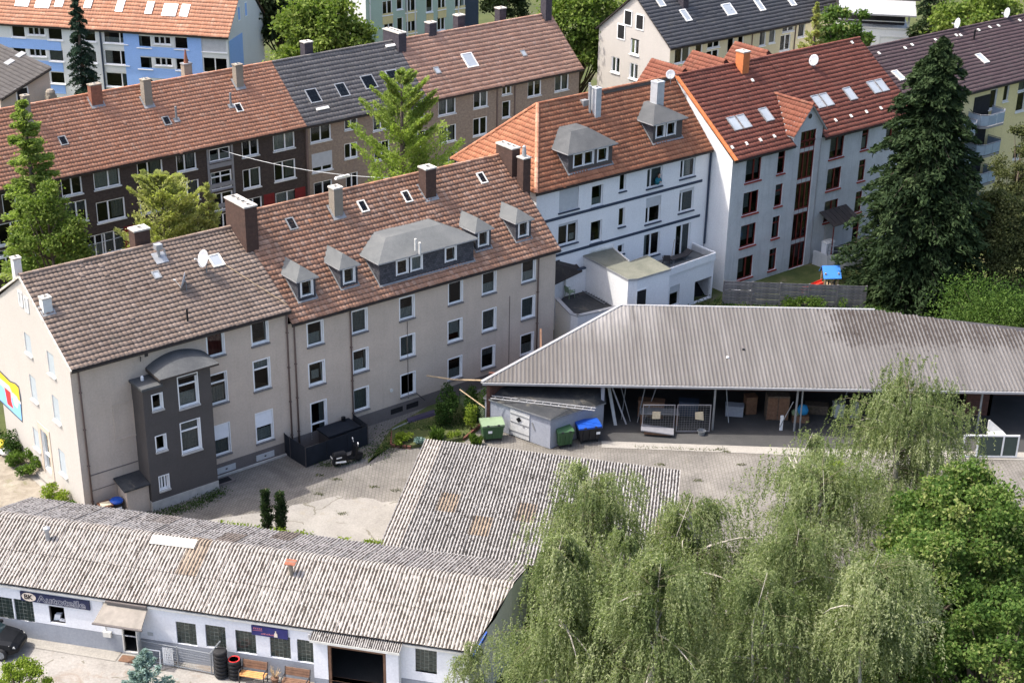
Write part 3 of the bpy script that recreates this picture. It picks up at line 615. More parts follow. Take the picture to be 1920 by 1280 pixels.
def dormer(parent, rf, u0, u1, wf, h, rise, run, roof_mat='felt', clad='slate_clad', wins=(), frame='white', over=0.16, apron='lead', zb=None, front=None):
    """hipped dormer: part with dormer_roof, window and pane below it"""
    z0 = rf.z(wf)+0.02; zt = z0+h; wb = rf.w(zt); mb = MB()
    fc = Face((0, wf, 0), (1, 0, 0), (0, 1, 0)); holes = [(a, b, c+z0, d+z0) for a, b, c, d, *_ in wins]
    wall_face(mb, fc, u0, u1, z0-.1, zt, holes, 0.1, 1, 1)
    for u in (u0, u1): mb.poly([(u, wf, z0-.1), (u, wf, zt), (u, wb, zt)])
    d = mb.obj('dormer', [clad, front or clad], parent)
    k = min(run, (u1-u0)/2+over); ez = zt-0.01; wz = rf.w(zt+rise); wA = wf-over+run
    EL, ER = V3(u0-over, wf-over, ez), V3(u1+over, wf-over, ez); A, B = V3(u0-over+k, wA, zt+rise), V3(u1+over-k, wA, zt+rise)
    BL, BR = V3(u0-over, rf.w(ez), ez), V3(u1+over, rf.w(ez), ez); A2, B2 = V3(A[0], wz, zt+rise), V3(B[0], wz, zt+rise)
    r = MB(); r.poly([EL, ER, B, A] if abs(A[0]-B[0]) > .02 else [EL, ER, A]); r.poly([EL, A, A2, BL]); r.poly([ER, BR, B2, B])
    if abs(A[0]-B[0]) > .02: r.poly([A, B, B2, A2])
    f = -Z*0.08
    for p, q in ((EL, ER), (BL, EL), (ER, BR)): r.poly([p, q, q+f, p+f], 1)
    r.poly([EL+f, ER+f, BR+f, BL+f], 1)
    r.obj('dormer_roof', [roof_mat, 'fascia'], d)
    ap = MB(); n = rf.n()*0.05; b = rf.b()
    p = V3(u0-.08, wf, z0-.02); ap.obox(p-b*0.12+n, V3(u1-u0+.16, 0, 0), b*0.12, n*.5)
    for u in (u0-.07, u1+.01):
        ap.hexa([V3(u, wf-.1, rf.z(wf-.1))+n, V3(u+.06, wf-.1, rf.z(wf-.1))+n, V3(u+.06, wb, rf.z(wb))+n, V3(u, wb, rf.z(wb))+n]+[V3(u, wf-.1, rf.z(wf-.1))+2*n, V3(u+.06, wf-.1, rf.z(wf-.1))+2*n, V3(u+.06, wb, rf.z(wb))+2*n, V3(u, wb, rf.z(wb))+2*n])
    ap.obj('flashing', apron, d)
    for a, b2, c, dd, kind, cur in [tuple(x)+(None,)*(6-len(x)) for x in wins]:
        w = window(d, fc, a, b2, c+z0, dd+z0, kind or 'one', frame, None, 0.06, 0.06, cur, level3=True, name='window_frame')
    return d
def downpipe(parent, u, w, z0, z1, mat='pipe_brown', r=0.05):
    mb = MB(); mb.tube([(u, w, z0), (u, w, z1-.25), (u, w-.0, z1-.1), (u, w-.25, z1+.02)], r, 8)
    z = z0+1
    while z < z1-.4: mb.box(u-r*1.4, u+r*1.4, w-r*1.2, w+r*1.6, z, z+.05); z += 2.2
    return mb.obj('downpipe', mat, parent, True)
def dish(name, label, p, aim, r=0.42, mast=0.5, parent=None, mat='dish', foot=0.0, up=None):
    """satellite dish on a mast; p foot point in world coordinates"""
    t = thing(name, label, 'satellite dish', loc=p); aim = np.asarray(aim, float)/np.linalg.norm(aim)
    c = V3(0, 0, mast); mb = MB(); prof = [(0.02, 0.0)]+[(r*q, 0.22*r*q*q) for q in (.35, .6, .8, 1.0)]+[(r*1.0, 0.22*r+.012), (r*.8, .22*r*.64+.02), (.03, .03)]
    mb.lathe(c+aim*.08, prof, 18, axis=aim); mb.obj('reflector', mat, t, True)
    m2 = MB(); m2.tube([V3(0, 0, -.1), c], 0.025, 8); m2.tube([c, c+aim*.1], .05, 8); m2.obj('mast', 'steel', t)
    dn = np.cross(np.cross(aim, Z), aim); dn = dn/np.linalg.norm(dn); dn = dn if dn[2] < 0 else -dn
    m3 = MB(); tip = c+aim*(r*1.25)+dn*r*.15; m3.tube([c+dn*r*.95+aim*.2*r, tip], .016, 6); m3.tube([tip-aim*.06, tip+aim*.08], .045, 8); m3.obj('feed_arm', 'offwhite', t)
    return t
# ================================================================ SETTING: ground sheets
def sheet(name, pts, z, mat, kind='structure', thick=0.0):
    mb = MB(); mb.poly([(p[0], p[1], z) for p in pts]); o = mb.obj(name, mat); o['kind'] = kind; return o
sheet('ground', [(-400, -60), (400, -60), (400, 700), (-400, 700)], -0.06, 'soil_green')
FB = Fr(at(474, 870), 39.04); F1 = FB.sub(-10.35, 0); F2 = FB.sub(2.8, 0)
F4 = Fr(at(1355, 546), 39.04); F3 = F4.sub(0, 2.2)
_q = far(550, 263, 124.2); F6 = Fr(_q, 41.0)
WS = Fr(at(229, 1221), -12.2)
px2 = lambda *pts: [at(*p) for p in pts]
g1 = lambda u, w: F1.g(u, w)[:2]
sheet('street', [F6.g(-60, -2.5)[:2], F6.g(90, -2.5)[:2], F6.g(90, -9.5)[:2], F6.g(-60, -9.5)[:2]], -0.044, 'asphalt')
sheet('back_road', [F6.g(-60, 12)[:2], F6.g(150, 12)[:2], F6.g(150, 60)[:2], F6.g(-60, 60)[:2]], -0.048, 'soil_green')
sheet('rear_street', [F6.g(-60, 66)[:2], F6.g(200, 66)[:2], F6.g(200, 78)[:2], F6.g(-60, 78)[:2]], -0.044, 'concrete')
mb = MB(); mb.prism([F1.g(-9, -2.2, -.1), F1.g(-.02, -2.2, -.1), F1.g(-.02, 14, -.1), F1.g(-9, 14, -.1)], .5); o = mb.obj('gravel_path', 'gravel'); o['kind'] = 'structure'
yard = [F1.g(0, 0)[:2], F1.g(33.2, 0)[:2], (8, 93), (45, 93), (45, 66), WS.g(17, 7.3)[:2], WS.g(-6, 7.3)[:2], F1.g(-2, -4)[:2]]
sheet('courtyard', yard, -0.030, 'pavers_dark')
sheet('yard_paving', [at(640, 880)[:2], at(800, 800)[:2], at(905, 800)[:2], at(1030, 845)[:2], at(1500, 856)[:2], (34, 81.2), (34, 66), at(960, 1010)[:2], at(700, 1000)[:2], at(560, 925)[:2]], -0.022, 'pavers_strip')
_cs = [(585, 940), (612, 933), (634, 928), (648, 936), (676, 931), (700, 934), (716, 941), (742, 938), (770, 960), (800, 960), (800, 1060), (500, 1040), (350, 985), (400, 972), (470, 962), (520, 958), (548, 946)]
sheet('concrete_slab', [at(*p)[:2] for p in _cs], -0.014, 'concrete')
sheet('shed_apron', [at(1128, 826)[:2], at(1500, 839)[:2], (34, 82.2), (34, 81.2), at(1500, 853)[:2], at(1128, 838)[:2]], -0.010, 'concrete_pale')
sheet('shed_floor', [(-1.5, 84.6), at(1128, 826)[:2], at(1500, 839)[:2], (34, 82.2), (34, 92.5), (3, 92.5)], -0.004, 'asphalt')
sheet('workshop_floor', [WS.g(-8.2, 0.0)[:2], WS.g(16.9, 0.0)[:2], WS.g(16.9, 7.3)[:2], WS.g(-8.2, 7.3)[:2]], -0.02, 'asphalt')
sheet('forecourt', [WS.g(-12, 0.2)[:2], WS.g(24, 0.2)[:2], WS.g(24, -14)[:2], WS.g(-12, -14)[:2]], -0.036, 'forecourt')
sheet('garden_lawn', [at(690, 868)[:2], at(735, 800)[:2], at(830, 745)[:2], at(905, 735)[:2], at(905, 800)[:2], at(870, 828)[:2], at(730, 838)[:2], at(690, 860)[:2]], -0.006, 'lawn')
sheet('back_garden', [F4.g(0, 0)[:2], F4.g(40, 0)[:2], F4.g(30, -16)[:2], (19, 101), (14, 103.5)], -0.020, 'lawn')
sheet('back_yard', [(4, 93), (24, 93), (17, 104), (12, 103.5), F3.g(-16, -1)[:2]], -0.026, 'asphalt')
# ================================================================ beige houses
def facade(root, fr, mb, fc, x0, x1, z0, z1, specs, w=0.0, side=None, depth=0.16, m=0, mrev=1):
    """cut the windows into the wall now; returns a builder for later"""
    holes = []
    for s in specs:
        if 'xz' in s: x, z = s['xz']
        else:
            q = fr.fac(*s['p'], w) if side is None else fr.side(*s['p'], side); x, z = (q[0], q[2]) if side is None else (q[1], q[2])
        x -= s.get('x0', 0.0); a, b = s['s']; h = (x-a/2, x+a/2, z-b/2, z+b/2)
        if not s.get('curtain') and s.get('kind') != 'none' and min(a, b) > .8 and RW.random() < .5:
            s['curtain'] = RW.choice([('curtain', .05, .95, .04, RW.uniform(.3, .6)), ('curtain_dim', .04, .96, RW.uniform(.45, .8), .97), ('curtain', .04, RW.uniform(.25, .4), .03, .97), ('curtain_dim', RW.uniform(.55, .75), .96, .03, .97), ('curtain_dim', .05, .95, .05, .95)])
        if 'zb' in s: h = (h[0], h[1], s['zb'], h[3])
        holes.append(h)
    wall_face(mb, fc, x0, x1, z0, z1, holes, depth, m, mrev)
    q_ = [fc.P(x0+.1, 1.1, z0), fc.P(x1-.1, 1.1, z0), fc.P(x1-.1, 1.1, z1-.15), fc.P(x0+.1, 1.1, z1-.15)]; MB().poly(q_).obj('partition', 'dark', root)  # near-black plane added behind the facade to keep the windows dark
    def go():
        for s, h in zip(specs, holes):
            kw = {k: v for k, v in s.items() if k not in ('p', 's', 'xz', 'zb', 'x0')}
            kw.setdefault('depth', depth-0.04); window(root, fc, *h, **kw)
    return go
RW = random.Random(77)
FRONT = Face((0, 0, 0), (1, 0, 0), (0, 1, 0))
def dark_floors(h, x0, x1, y0, y1, zs):
    for z in zs: MB().box(x0+.03, x1-.03, y0+.25, y1-.03, z-.1, z).obj('floor', 'dark', h)  # near-black slabs added so the rooms behind the windows stay dark
def shell(mb, L, D, zf, zr=None, left=True, right=True, rear=True, m=0, wr=None, zrid=None):
    """left gable, right gable and rear wall as plain faces"""
    zr = zf if zr is None else zr
    for on, u in ((left, 0.0), (right, L)):
        if on:
            P = [V3(u, 0, -.3), V3(u, D, -.3), V3(u, D, zr), V3(u, 0, zf)]
            if zrid: P = [V3(u, 0, -.3), V3(u, D, -.3), V3(u, D, zr), V3(u, wr, zrid), V3(u, 0, zf)]
            mb.poly(P, m)
    if rear: mb.poly([V3(0, D, -.3), V3(L, D, -.3), V3(L, D, zr), V3(0, D, zr)], m)

# ---- house with the gable mural (front left)
h1 = thing('apartment_house', 'beige house with brown tiled roof, cream gable wall and a dark rounded-roof bay', 'house', F1)
R1 = Roof(-.38, 9.16, 5.44, 12.58, 11.2, 9.2); L1 = 13.15; D1 = 10.85
mb = MB()
curt = lambda m, a=0.05, b=0.95, c=0.05, d=0.95: (m, a, b, c, d)
W1 = dict(surround=0.05)
sp1 = [dict(p=(487, 622), s=(1.05, 1.5), kind='tilt', **W1), dict(p=(404, 644), s=(1.05, 1.5), kind='one', curtain=curt('red_panel'), **W1),
       dict(p=(491, 702), s=(1.05, 1.85), kind='transom', curtain=curt('curtain', .05, .95, .72, .97), **W1), dict(p=(410, 728), s=(1.05, 1.85), kind='transom', curtain=curt('curtain_dim', .1, .9, .05, .55), **W1),
       dict(p=(496, 799), s=(1.1, 1.9), kind='one', shutter=.48, shut_mat='shutter_white', curtain=curt('curtain', .05, .95, .05, .42), **W1), dict(p=(415, 824), s=(1.1, 1.9), kind='one', shutter=.48, shut_mat='shutter_white', **W1)]
goA = facade(h1, F1, mb, FRONT, 0.22, L1, 0.75, 9.05, sp1, m=0, mrev=2)
mb.poly([(0, 0, -.3), (0.22, 0, -.3), (0.22, 0, 9.05), (0, 0, 9.05)], 0)
mb.poly([(0.22, -.02, -.3), (L1, -.02, -.3), (L1, -.02, .75), (0.22, -.02, .75)], 3); mb.poly([(0.22, -.02, .75), (L1, -.02, .75), (L1, 0, .75), (0.22, 0, .75)], 3)
GL = Face((0, 0, 0), (0, 1, 0), (1, 0, 0))
gs = [dict(p=(52, 640), s=(.85, 1.5)), dict(p=(95.5, 679), s=(.85, 1.5)), dict(p=(63, 728), s=(.85, 1.5)), dict(p=(105.5, 767), s=(.85, 1.5)), dict(p=(69, 823), s=(.85, 1.25)), dict(p=(117.5, 867), s=(.85, 1.5)), dict(p=(87, 846), s=(.95, 2.5))]
for s in gs: s.update(kind='one', frame='white', sill='offwhite', shutter=.97, shut_mat='shutter_dim')
gs[-1].update(sill=None, kind='door', shutter=.0, curtain=curt('shutter_dim', 0, 1, 0, 1))
goB = facade(h1, F1, mb, GL, 0, D1, -.3, 9.1, gs, side=0.0, m=1, mrev=2)
mb.poly([(0, 0, 9.1), (0, D1, 9.1), (0, 5.44, R1.zr-.12)], 1)
shell(mb, L1, D1, 9.1, None, False, True, True, 0, 5.44, R1.zr-.12)
mb.obj('wall', ['tan', 'cream', 'white', 'plinth'], h1); goA(); goB()
for p in ((39.5, 560), (50.5, 571)):
    q = F1.side(*p, 0.0); mb = MB(); fc = Face((-.02, 0, 0), (0, 1, 0), (1, 0, 0)); x, z = q[1], q[2]; bars(mb, fc, x-.26, x+.26, z-.45, z+.45, .07, -.03, .02)
    o = mb.obj('window', 'white', h1); MB().poly([fc.P(x-.2, .0, z-.4), fc.P(x+.2, .0, z-.4), fc.P(x+.2, .0, z+.4), fc.P(x-.2, .0, z+.4)]).obj('pane', 'shutter', o)
saddle(h1, R1, -.06, L1+.05, 'tile_brown', 0.255, 0.315, 0.036, 0.05, 4, 11)
mb = MB(); mb.obox((-.13, R1.w0, R1.z0-.1), (.07, 0, 0), R1.b()*R1.L, R1.n()*.13); mb.obox((-.13, 11.2, R1.z1-.1), (.07, 0, 0), V3(0, 5.44-11.2, R1.zr-R1.z1), V3(0, 0, .14)); mb.obj('verge_board', 'mortar', h1)
downpipe(h1, .42, -.08, 0, 9.05); downpipe(h1, L1-.12, -.08, 0.1, 9.05)
dark_floors(h1, 0, L1, 0, D1, (.1, 4.0, 7.0))
# door surround and steps on the gable
q = F1.side(87, 846, 0.0); x = q[1]; mb = MB(); fc = GL
for a, b, c, d in ((x-.82, x-.48, .45, 3.75), (x+.48, x+.82, .45, 3.75), (x-.48, x+.48, 3.42, 3.75)): mb.obox(fc.P(a, -.03, c), fc.ax*(b-a), fc.nin*.05, Z*(d-c))
mb.obj('door_surround', 'tan', h1)
mb = MB()
for k in range(3): mb.box(-.45-.33*k, -.02, x-.85, x+.85, -.1, .62-.2*k)
mb.obj('door_steps', 'concrete_pale', h1)
# mural on the gable
def mural():
    fc = Face((-.012, 0, 0), (0, 1, 0), (1, 0, 0))
    def sh(name, pts, mat, dep, par):
        mb = MB(); mb.poly([fc.P(a, -dep, c) for a, c in pts]); return mb.obj(name, mat, par)
    P = lambda *pp: [(F1.side(*p, 0.0)[1], F1.side(*p, 0.0)[2]) for p in pp]
    A = P((-40, 660), (-2, 692), (20, 714), (30, 718), (36, 724), (40, 745), (43, 792), (4, 755), (-40, 720))
    o = sh('mural', A, 'paint_dark', 0.0, h1)
    sh('mural_field', P((-40, 663), (-2, 695), (19, 716), (29, 720), (35, 727), (38, 752), (20, 740), (-40, 690)), 'yellow', .004, o)
    sh('mural_field', P((-38, 690), (3, 722), (20, 740), (38, 752), (41.5, 788), (4, 752), (-38, 716)), 'paint_blue', .006, o)
    sh('mural_field', P((-38, 680), (0, 708), (18, 723), (24, 737), (40, 754), (40, 758), (22, 744), (12, 729), (-38, 688)), 'paint_grey', .008, o)
    sh('mural_figure', P((9, 726), (20, 735), (22, 752), (26, 766), (15, 757)), 'paint_red', .010, o)
    sh('mural_figure', P((24, 735), (33, 744), (35, 758), (33, 765), (27, 757)), 'bag_white', .010, o)
mural()
# chimneys and roof furniture
o = chimney(h1, .36, 3.2, .5, .5, 10.6, 11.95, 'pale_grey', 'mortar', 1, 'chimney', .03); flashing(o, R1, .36, 3.2, .5, .5)
q = F1.gr(276, 452, 13.0); chimney(h1, 7.35, 6.1, .95, .75, 11.6, 13.45, 'chimney_brown', 'mortar', 1)
chimney(h1, L1+.0, 4.75, .8, 2.3, 11.0, 14.25, 'chimney_brown', 'mortar', 4)
roof_window(h1, R1, F1, 405, 490, .75, .9, 'offwhite'); roof_window(h1, R1, F1, 293, 517, .45, .55, 'lead', name='roof_hatch')
q = R1.px(F1, 352, 603); mb = MB(); mb.tube([q-Z*.1, q+Z*.75], .055, 8); parts(mb, 'vent_pipe', 'black', h1)
q = R1.px(F1, 298, 484); mb = MB(); mb.tube([q-Z*.1, q+Z*.55], .09, 10); mb.box(q[0]-.2, q[0]+.2, q[1]-.2, q[1]+.2, q[2]+.55, q[2]+.85); n = R1.n(); b = R1.b()
mb.obox(q-V3(.35, 0, 0)-b*.45+n*.06, (.75, 0, 0), b*.8, n*.05); mb.tube([q+V3(.3, -.3, .15), q+V3(.25, -.2, .6)], .04, 6); mb.obj('flue_outlet', 'zinc', h1)
# little chimney behind the peak
q = F1.g(-2.6, 9.4); c = thing('chimney_stack', 'whitewashed brick chimney stack standing behind the peak of the cream gable', 'chimney', F1)
qq = F1.side(24, 500, 0.3); chimney(c, .28, 6.6, .42, .42, 10.8, 13.15, 'pale_grey', 'mortar', 1, 'stack')
# dark bay
bay_w = -1.35; b0, b1 = 3.3, 7.36; BF = Face((0, bay_w, 0), (1, 0, 0), (0, 1, 0)); mb = MB()
bs = [dict(p=(353, 732), s=(1.15, 1.85), kind='transom'), dict(p=(358, 817), s=(1.15, 1.85), kind='transom'), dict(p=(295, 753), s=(.58, .9), kind='one'), dict(p=(302, 830), s=(.58, .9), kind='one'), dict(p=(308, 904), s=(.55, .85), kind='three')]
for s in bs: s.update(sill='sill_pale', surround=.05, depth=.16)
goC = facade(h1, F1, mb, BF, b0, b1, .55, 7.42, bs, w=bay_w, depth=.2, m=0, mrev=2)
mb.poly([(4.4, bay_w, 7.42), (b1, bay_w, 7.42), (b1, bay_w, 7.9), (4.4, bay_w, 7.9)])
for u in (b0, b1): mb.poly([(u, bay_w, .55), (u, 0, .55), (u, 0, 7.42), (u, bay_w, 7.42)])
mb.poly([(b1, bay_w, 7.42), (b1, 0, 7.42), (b1, 0, 8.1), (b1, bay_w, 7.9)]); mb.poly([(4.4, bay_w, 7.42), (4.4, 0, 7.42), (4.4, 0, 8.1), (4.4, bay_w, 7.9)])
mb.box(b0-.03, b1+.03, bay_w-.03, -.03, -.2, .55, 1)
bay = mb.obj('bay', ['dark_bay', 'sill_pale', 'white'], h1); goC()
mb = MB(); nu, nw = 18, 6; u0, u1 = 4.2, 7.75
for i in range(nu):
    for j in range(nw):
        def S(i, j):
            a = i/nu; t = j/nw; return V3(u0+(u1-u0)*a, bay_w-.35+(-bay_w+.33)*t, 7.9+.08*t+(.56*math.sin(math.pi*min(1, max(0, a)))**.8)*math.sin(t*math.pi/2))
        mb.poly([S(i, j), S(i+1, j), S(i+1, j+1), S(i, j+1)])
for i in range(nu):
    p, q = V3(u0+(u1-u0)*i/nu, bay_w-.35, 7.9), V3(u0+(u1-u0)*(i+1)/nu, bay_w-.35, 7.9); mb.poly([p, q, q-Z*.12, p-Z*.12], 1)
mb.poly([(u0, bay_w-.35, 7.78), (u1, bay_w-.35, 7.78), (u1, -.02, 7.78), (u0, -.02, 7.78)], 1)
for u in (u0, u1): mb.poly([(u, bay_w-.35, 7.78), (u, -.02, 7.78), (u, -.02, 8.0), (u, bay_w-.35, 7.9)], 1)
mb.obj('bay_roof', ['felt_mid', 'gutter'], bay)
mb = MB(); mb.box(b0-.12, 4.42, bay_w-.22, -.01, 7.42, 7.56); mb.obj('bay_roof', 'felt_mid', bay)
mb = MB(); mb.lathe((3.75, -.5, 7.56), [(.09, 0), (.09, .2), (.04, .27)], 10); mb.obj('vent_cap', 'white', bay)
# porch box
pq = thing('bin_shelter', 'low beige lean-to with dark felt roof beside the dark bay', 'shelter', F1); mb = MB(); mb.box(1.95, 3.26, -1.15, -.03, -.1, 1.62); mb.obj('wall', 'tan', pq)
mb = MB(); mb.hexa([(1.75, -1.35, 1.66), (3.28, -1.35, 1.66), (3.28, -.03, 1.92), (1.75, -.03, 1.92), (1.75, -1.35, 1.76), (3.28, -1.35, 1.76), (3.28, -.03, 2.02), (1.75, -.03, 2.02)]); mb.obj('roof', 'felt_dark', pq)
# blind window, string course, vents
mb = MB(); q = F1.fac(233, 786); bars(mb, FRONT, q[0]-.62, q[0]+.62, q[2]-1.05, q[2]+1.05, .08, -.035, .01); mb.box(q[0]-.7, q[0]+.7, -.06, 0, q[2]-1.15, q[2]-1.03); mb.obj('blind_window', 'tan', h1)
mb = MB(); mb.box(.5, 3.28, -.03, 0, 2.55, 2.6); mb.box(.5, 3.28, -.02, 0, 1.62, 1.65); parts(mb, 'string_course', 'plinth', h1)
q = F1.fac(274, 665); mb = MB(); mb.box(q[0]-.1, q[0]+.1, -.03, .01, q[2]-.1, q[2]+.1); q = F1.fac(262, 668); mb.tube([q, q+V3(0, -.1, 0), q+V3(-.03, -.1, -.25)], .025, 6); mb.obj('wall_vent', 'dark_frame', h1)
# basement lights and kerb
for p in ((424, 878), (497, 858)):
    q = F1.fac(*p); mb = MB(); mb.box(q[0]-.6, q[0]+.6, -.06, -.03, .12, .5); mb.box(q[0]-.06, q[0]+.06, -.07, -.05, .28, .36, 1); parts(mb, 'basement_window', ['shutter', 'dark'], h1)
mb = MB(); mb.box(7.6, L1-.1, -.24, -.1, -.05, .07); o = mb.obj('kerb', 'sill_pale'); o['kind'] = 'structure'; o.location = F1.O; o.rotation_euler = (0, 0, F1.yaw)
mb = MB(); mb.box(7.4, 8.6, -1.1, -.35, -.05, .05); mb.box(7.55, 8.45, -.98, -.48, .05, .055, 1); o = mb.obj('light_well', ['plinth', 'dark'], h1)
for p, aim, r, nm in (((350, 545), (-.75, -.45, .45), .48, 'pale satellite dish on brown roof, the left one seen edge on'), ((389, 514), (-.2, -1, .45), .5, 'large white satellite dish higher on the brown roof beside the roof hatch')):
    q = R1.px(F1, *p); dish('satellite_dish', nm, F1.g(*q), aim, r, .75, group='satellite dishes') if False else None
q = R1.px(F1, 350, 545); dish('satellite_dish', 'grey satellite dish on the brown roof, the lower one seen nearly edge on', F1.g(*q), (-.95, -.10, .3), .5, .55)
q = R1.px(F1, 388, 515); dish('satellite_dish', 'white oval satellite dish on the brown roof next to a small roof window', F1.g(*q), (-.72, -.62, .35), .52, .95)
a, b = R1.px(F1, 420, 497), R1.px(F1, 538, 573); mb = MB(); mb.tube([F1.g(*(a+(b-a)*k/8+R1.n()*(.08+.03*(k % 2)))) for k in range(9)], .018, 5); tag(mb.obj('cable', 'wood_tan'), 'pale cable running down the brown roof to the eave', 'cable')

# ---- house with the row of dormers
h2 = thing('apartment_house', 'long beige house with rusty tiled roof, one wide slate dormer and four small ones', 'house', F2)
L2 = 20.1; R2 = Roof(-.36, 8.30, 5.6, 13.2, 11.3, 8.4); D2 = 10.9; mb = MB()
cols = [(591, 625), (674, 602), (763, 577), (854, 548), (917, 530), (991, 508)]; rows2 = [(594, 700), (676, 676), (764, 649), (853, 620), (917, 600), (990, 577)]; rows3 = [(598, 786), (677, 748), (765, 720), (853, 690), (915, 670), (988, 645)]
sp2 = []
C2 = {(0, 0): curt('curtain', .1, .9, .05, .5), (1, 0): None, (2, 0): None, (2, 1): curt('curtain_dim', .1, .9, .1, .9), (1, 1): curt('curtain', .1, .8, .05, .55), (0, 1): curt('curtain', .25, .75, .25, .62), (3, 1): curt('curtain', .1, .9, .35, .95), (4, 1): curt('curtain_dim', .05, .95, .1, .95), (5, 1): curt('curtain_dim', .1, .95, .05, .9), (1, 2): curt('curtain_dim', .05, .95, .05, .95), (4, 2): curt('curtain_dim', .05, .95, .6, .95)}
for r, rw in enumerate((cols, rows2, rows3)):
    for c, p in enumerate(rw):
        s = dict(p=p, s=(1.05, 1.45), kind='tilt' if (c*3+r) % 3 == 1 else 'one', surround=.06, curtain=C2.get((c, r)))
        if (c, r) == (0, 2): s.update(s=(1.05, 2.35), kind='door', sill=None)
        sp2.append(s)
goA = facade(h2, F2, mb, FRONT, 0, L2, .85, 8.2, sp2, m=0, mrev=1)
mb.poly([(0, -.02, -.3), (L2, -.02, -.3), (L2, -.02, .85), (0, -.02, .85)], 2); mb.poly([(0, -.02, .85), (L2, -.02, .85), (L2, 0, .85), (0, 0, .85)], 2)
shell(mb, L2, D2, 8.2, None, True, True, True, 0, 5.6, R2.zr-.15)
mb.obj('wall', ['tan', 'white', 'plinth'], h2); goA()
saddle(h2, R2, 0.06, L2+.12, 'tile_rust', 0.235, 0.335, 0.035, 0.055, 4, 21)
dark_floors(h2, 0, L2, 0, D2, (.1, 3.4, 6.0, 8.0))
for u in (.35, 4.2, L2-1.5): downpipe(h2, u, -.08, .2, 8.2)
mb = MB(); mb.tube([(8.3, -.03, 6.2), (8.3, -.03, 1.0)], .018, 5); mb.tube([(16.3, -.03, 5.9), (16.3, -.03, 1.0)], .018, 5); parts(mb, 'cable_conduit', 'plinth', h2)
for q, sw_ in ((R2.px(F2, 576, 562), 1.2), (R2.px(F2, 655, 538), 1.2), (R2.px(F2, 906, 468), 1.2), (R2.px(F2, 981, 450), 1.25)):
    u = q[0]; dormer(h2, R2, u-sw_/2, u+sw_/2, q[1], 1.32, .62, .78, wins=[(u-.38, u+.38, .22, 1.2, 'tilt')], front='slate_clad')
q0, q1 = R2.px(F2, 712, 536), R2.px(F2, 888, 489); wf = (q0[1]+q1[1])/2; u0, u1 = q0[0], q1[0]
def uu(x, y): return F2.fac(x, y, wf)[0]
dormer(h2, R2, u0, u1, wf, 1.5, .78, 1.7, wins=[(uu(754, 500)-.4, uu(754, 500)+.4, .35, 1.3, 'one'), (uu(781, 494)-.4, uu(781, 494)+.4, .35, 1.3, 'tilt', curt('curtain')), (uu(845, 474)-.4, uu(845, 474)+.4, .35, 1.3, 'tilt')], over=.22)
mb = MB()
for x, y in ((779, 455), (787, 462)):
    q = F2.gr(x, y, 11.1); mb.tube([(q[0], q[1], 10.6), (q[0], q[1], 11.35)], .07, 8)
parts(mb, 'vent_pipe', 'offwhite', h2)
for (x, y), mat, su, sw, top in (((634, 412), 'chimney_grey', .62, .62, 13.9), ((805, 375), 'chimney_brown', .8, .8, 13.9)):
    q = R2.px(F2, x, y-8); o = chimney(h2, q[0], q[1]+.2, su, sw, q[2]-.7, top, mat, 'mortar', 1); flashing(o, R2, q[0], q[1]+.2, su, sw)
o = chimney(h2, L2-.1, 5.0, .65, 1.7, 11.5, 13.95, 'chimney_brown', 'mortar', 3)
o = chimney(h2, L2+.05, 3.5, .62, .65, 10.5, 13.5, 'chimney_brown', 'mortar', 1)
mb = MB(); mb.lathe((L2+.05, 3.5, 13.59), [(.16, 0), (.14, .4), (.1, .6), (.13, .65), (.05, .75)], 10); mb.obj('chimney_pot', 'zinc', o)
for x, y in ((546, 421), (680, 388), (762, 370), (903, 335)): roof_window(h2, R2, F2, x, y, .55, .85, 'offwhite' if x > 600 else 'lead', 'glass')
mb = MB()
for x, y in ((744, 795), (773, 778)):
    q = F2.fac(x, y); mb.box(q[0]-.45, q[0]+.45, -.03, .0, .25, .6)
parts(mb, 'basement_window', 'dark', h2)
q = F2.fac(733, 731); mb = MB(); mb.lathe((q[0], -.02, q[2]), [(.12, 0), (.12, .06)], 12, axis=(0, -1, 0)); mb.obj('wall_fan', 'offwhite', h2)
# ================================================================ white house with the hipped roof
h3 = thing('apartment_house', 'white house with navy bands, copper-red hipped roof and two dark dormers', 'house', F3)
# local u runs from -16.6 to -0.15
A3, B3 = -16.55, -.12; D3 = 8.9; R3 = Roof(-.32, 10.55, 4.25, 15.03, 9.2, 10.5); mb = MB()
f3 = lambda x, y: F3.fac(x, y)
SH = dict(shutter=.32)
sp = [dict(p=(1067, 369), s=(1.75, 1.95), kind='one', shutter=.985), dict(p=(1120, 367), s=(1.05, 1.55), kind='tilt'), dict(p=(1168, 339), s=(.6, 1.5), kind='one'), dict(p=(1228, 326), s=(1.5, 1.95), kind='two', shutter=.3, split=.28), dict(p=(1290, 309), s=(1.5, 1.9), kind='two', shutter=.3, split=.25, curtain=curt('curtain', .35, .8, .05, .7)),
      dict(p=(1065, 437), s=(1.75, 1.6), kind='two', shutter=.12, curtain=curt('curtain', .65, .9, .1, .4)), dict(p=(1118, 434), s=(1.05, 1.6), kind='tilt'), dict(p=(1166, 407), s=(.6, 1.4), kind='one'), dict(p=(1225, 393), s=(1.5, 1.95), kind='two', shutter=.38, split=.25), dict(p=(1287, 375), s=(1.5, 1.75), kind='two', shutter=.14, split=.22, curtain=curt('curtain_dim', .3, .95, .05, .95)),
      dict(p=(1222, 458), s=(1.6, 1.75), kind='two', split=.45), dict(p=(1280, 450), s=(1.5, 2.5), kind='two', sill=None, split=.45, curtain=curt('curtain_dim', .55, .95, .05, .95)), dict(p=(1164, 467), s=(.6, .7), kind='one')]
for s in sp: s.setdefault('sill', 'navy'); s.update(depth=.14)
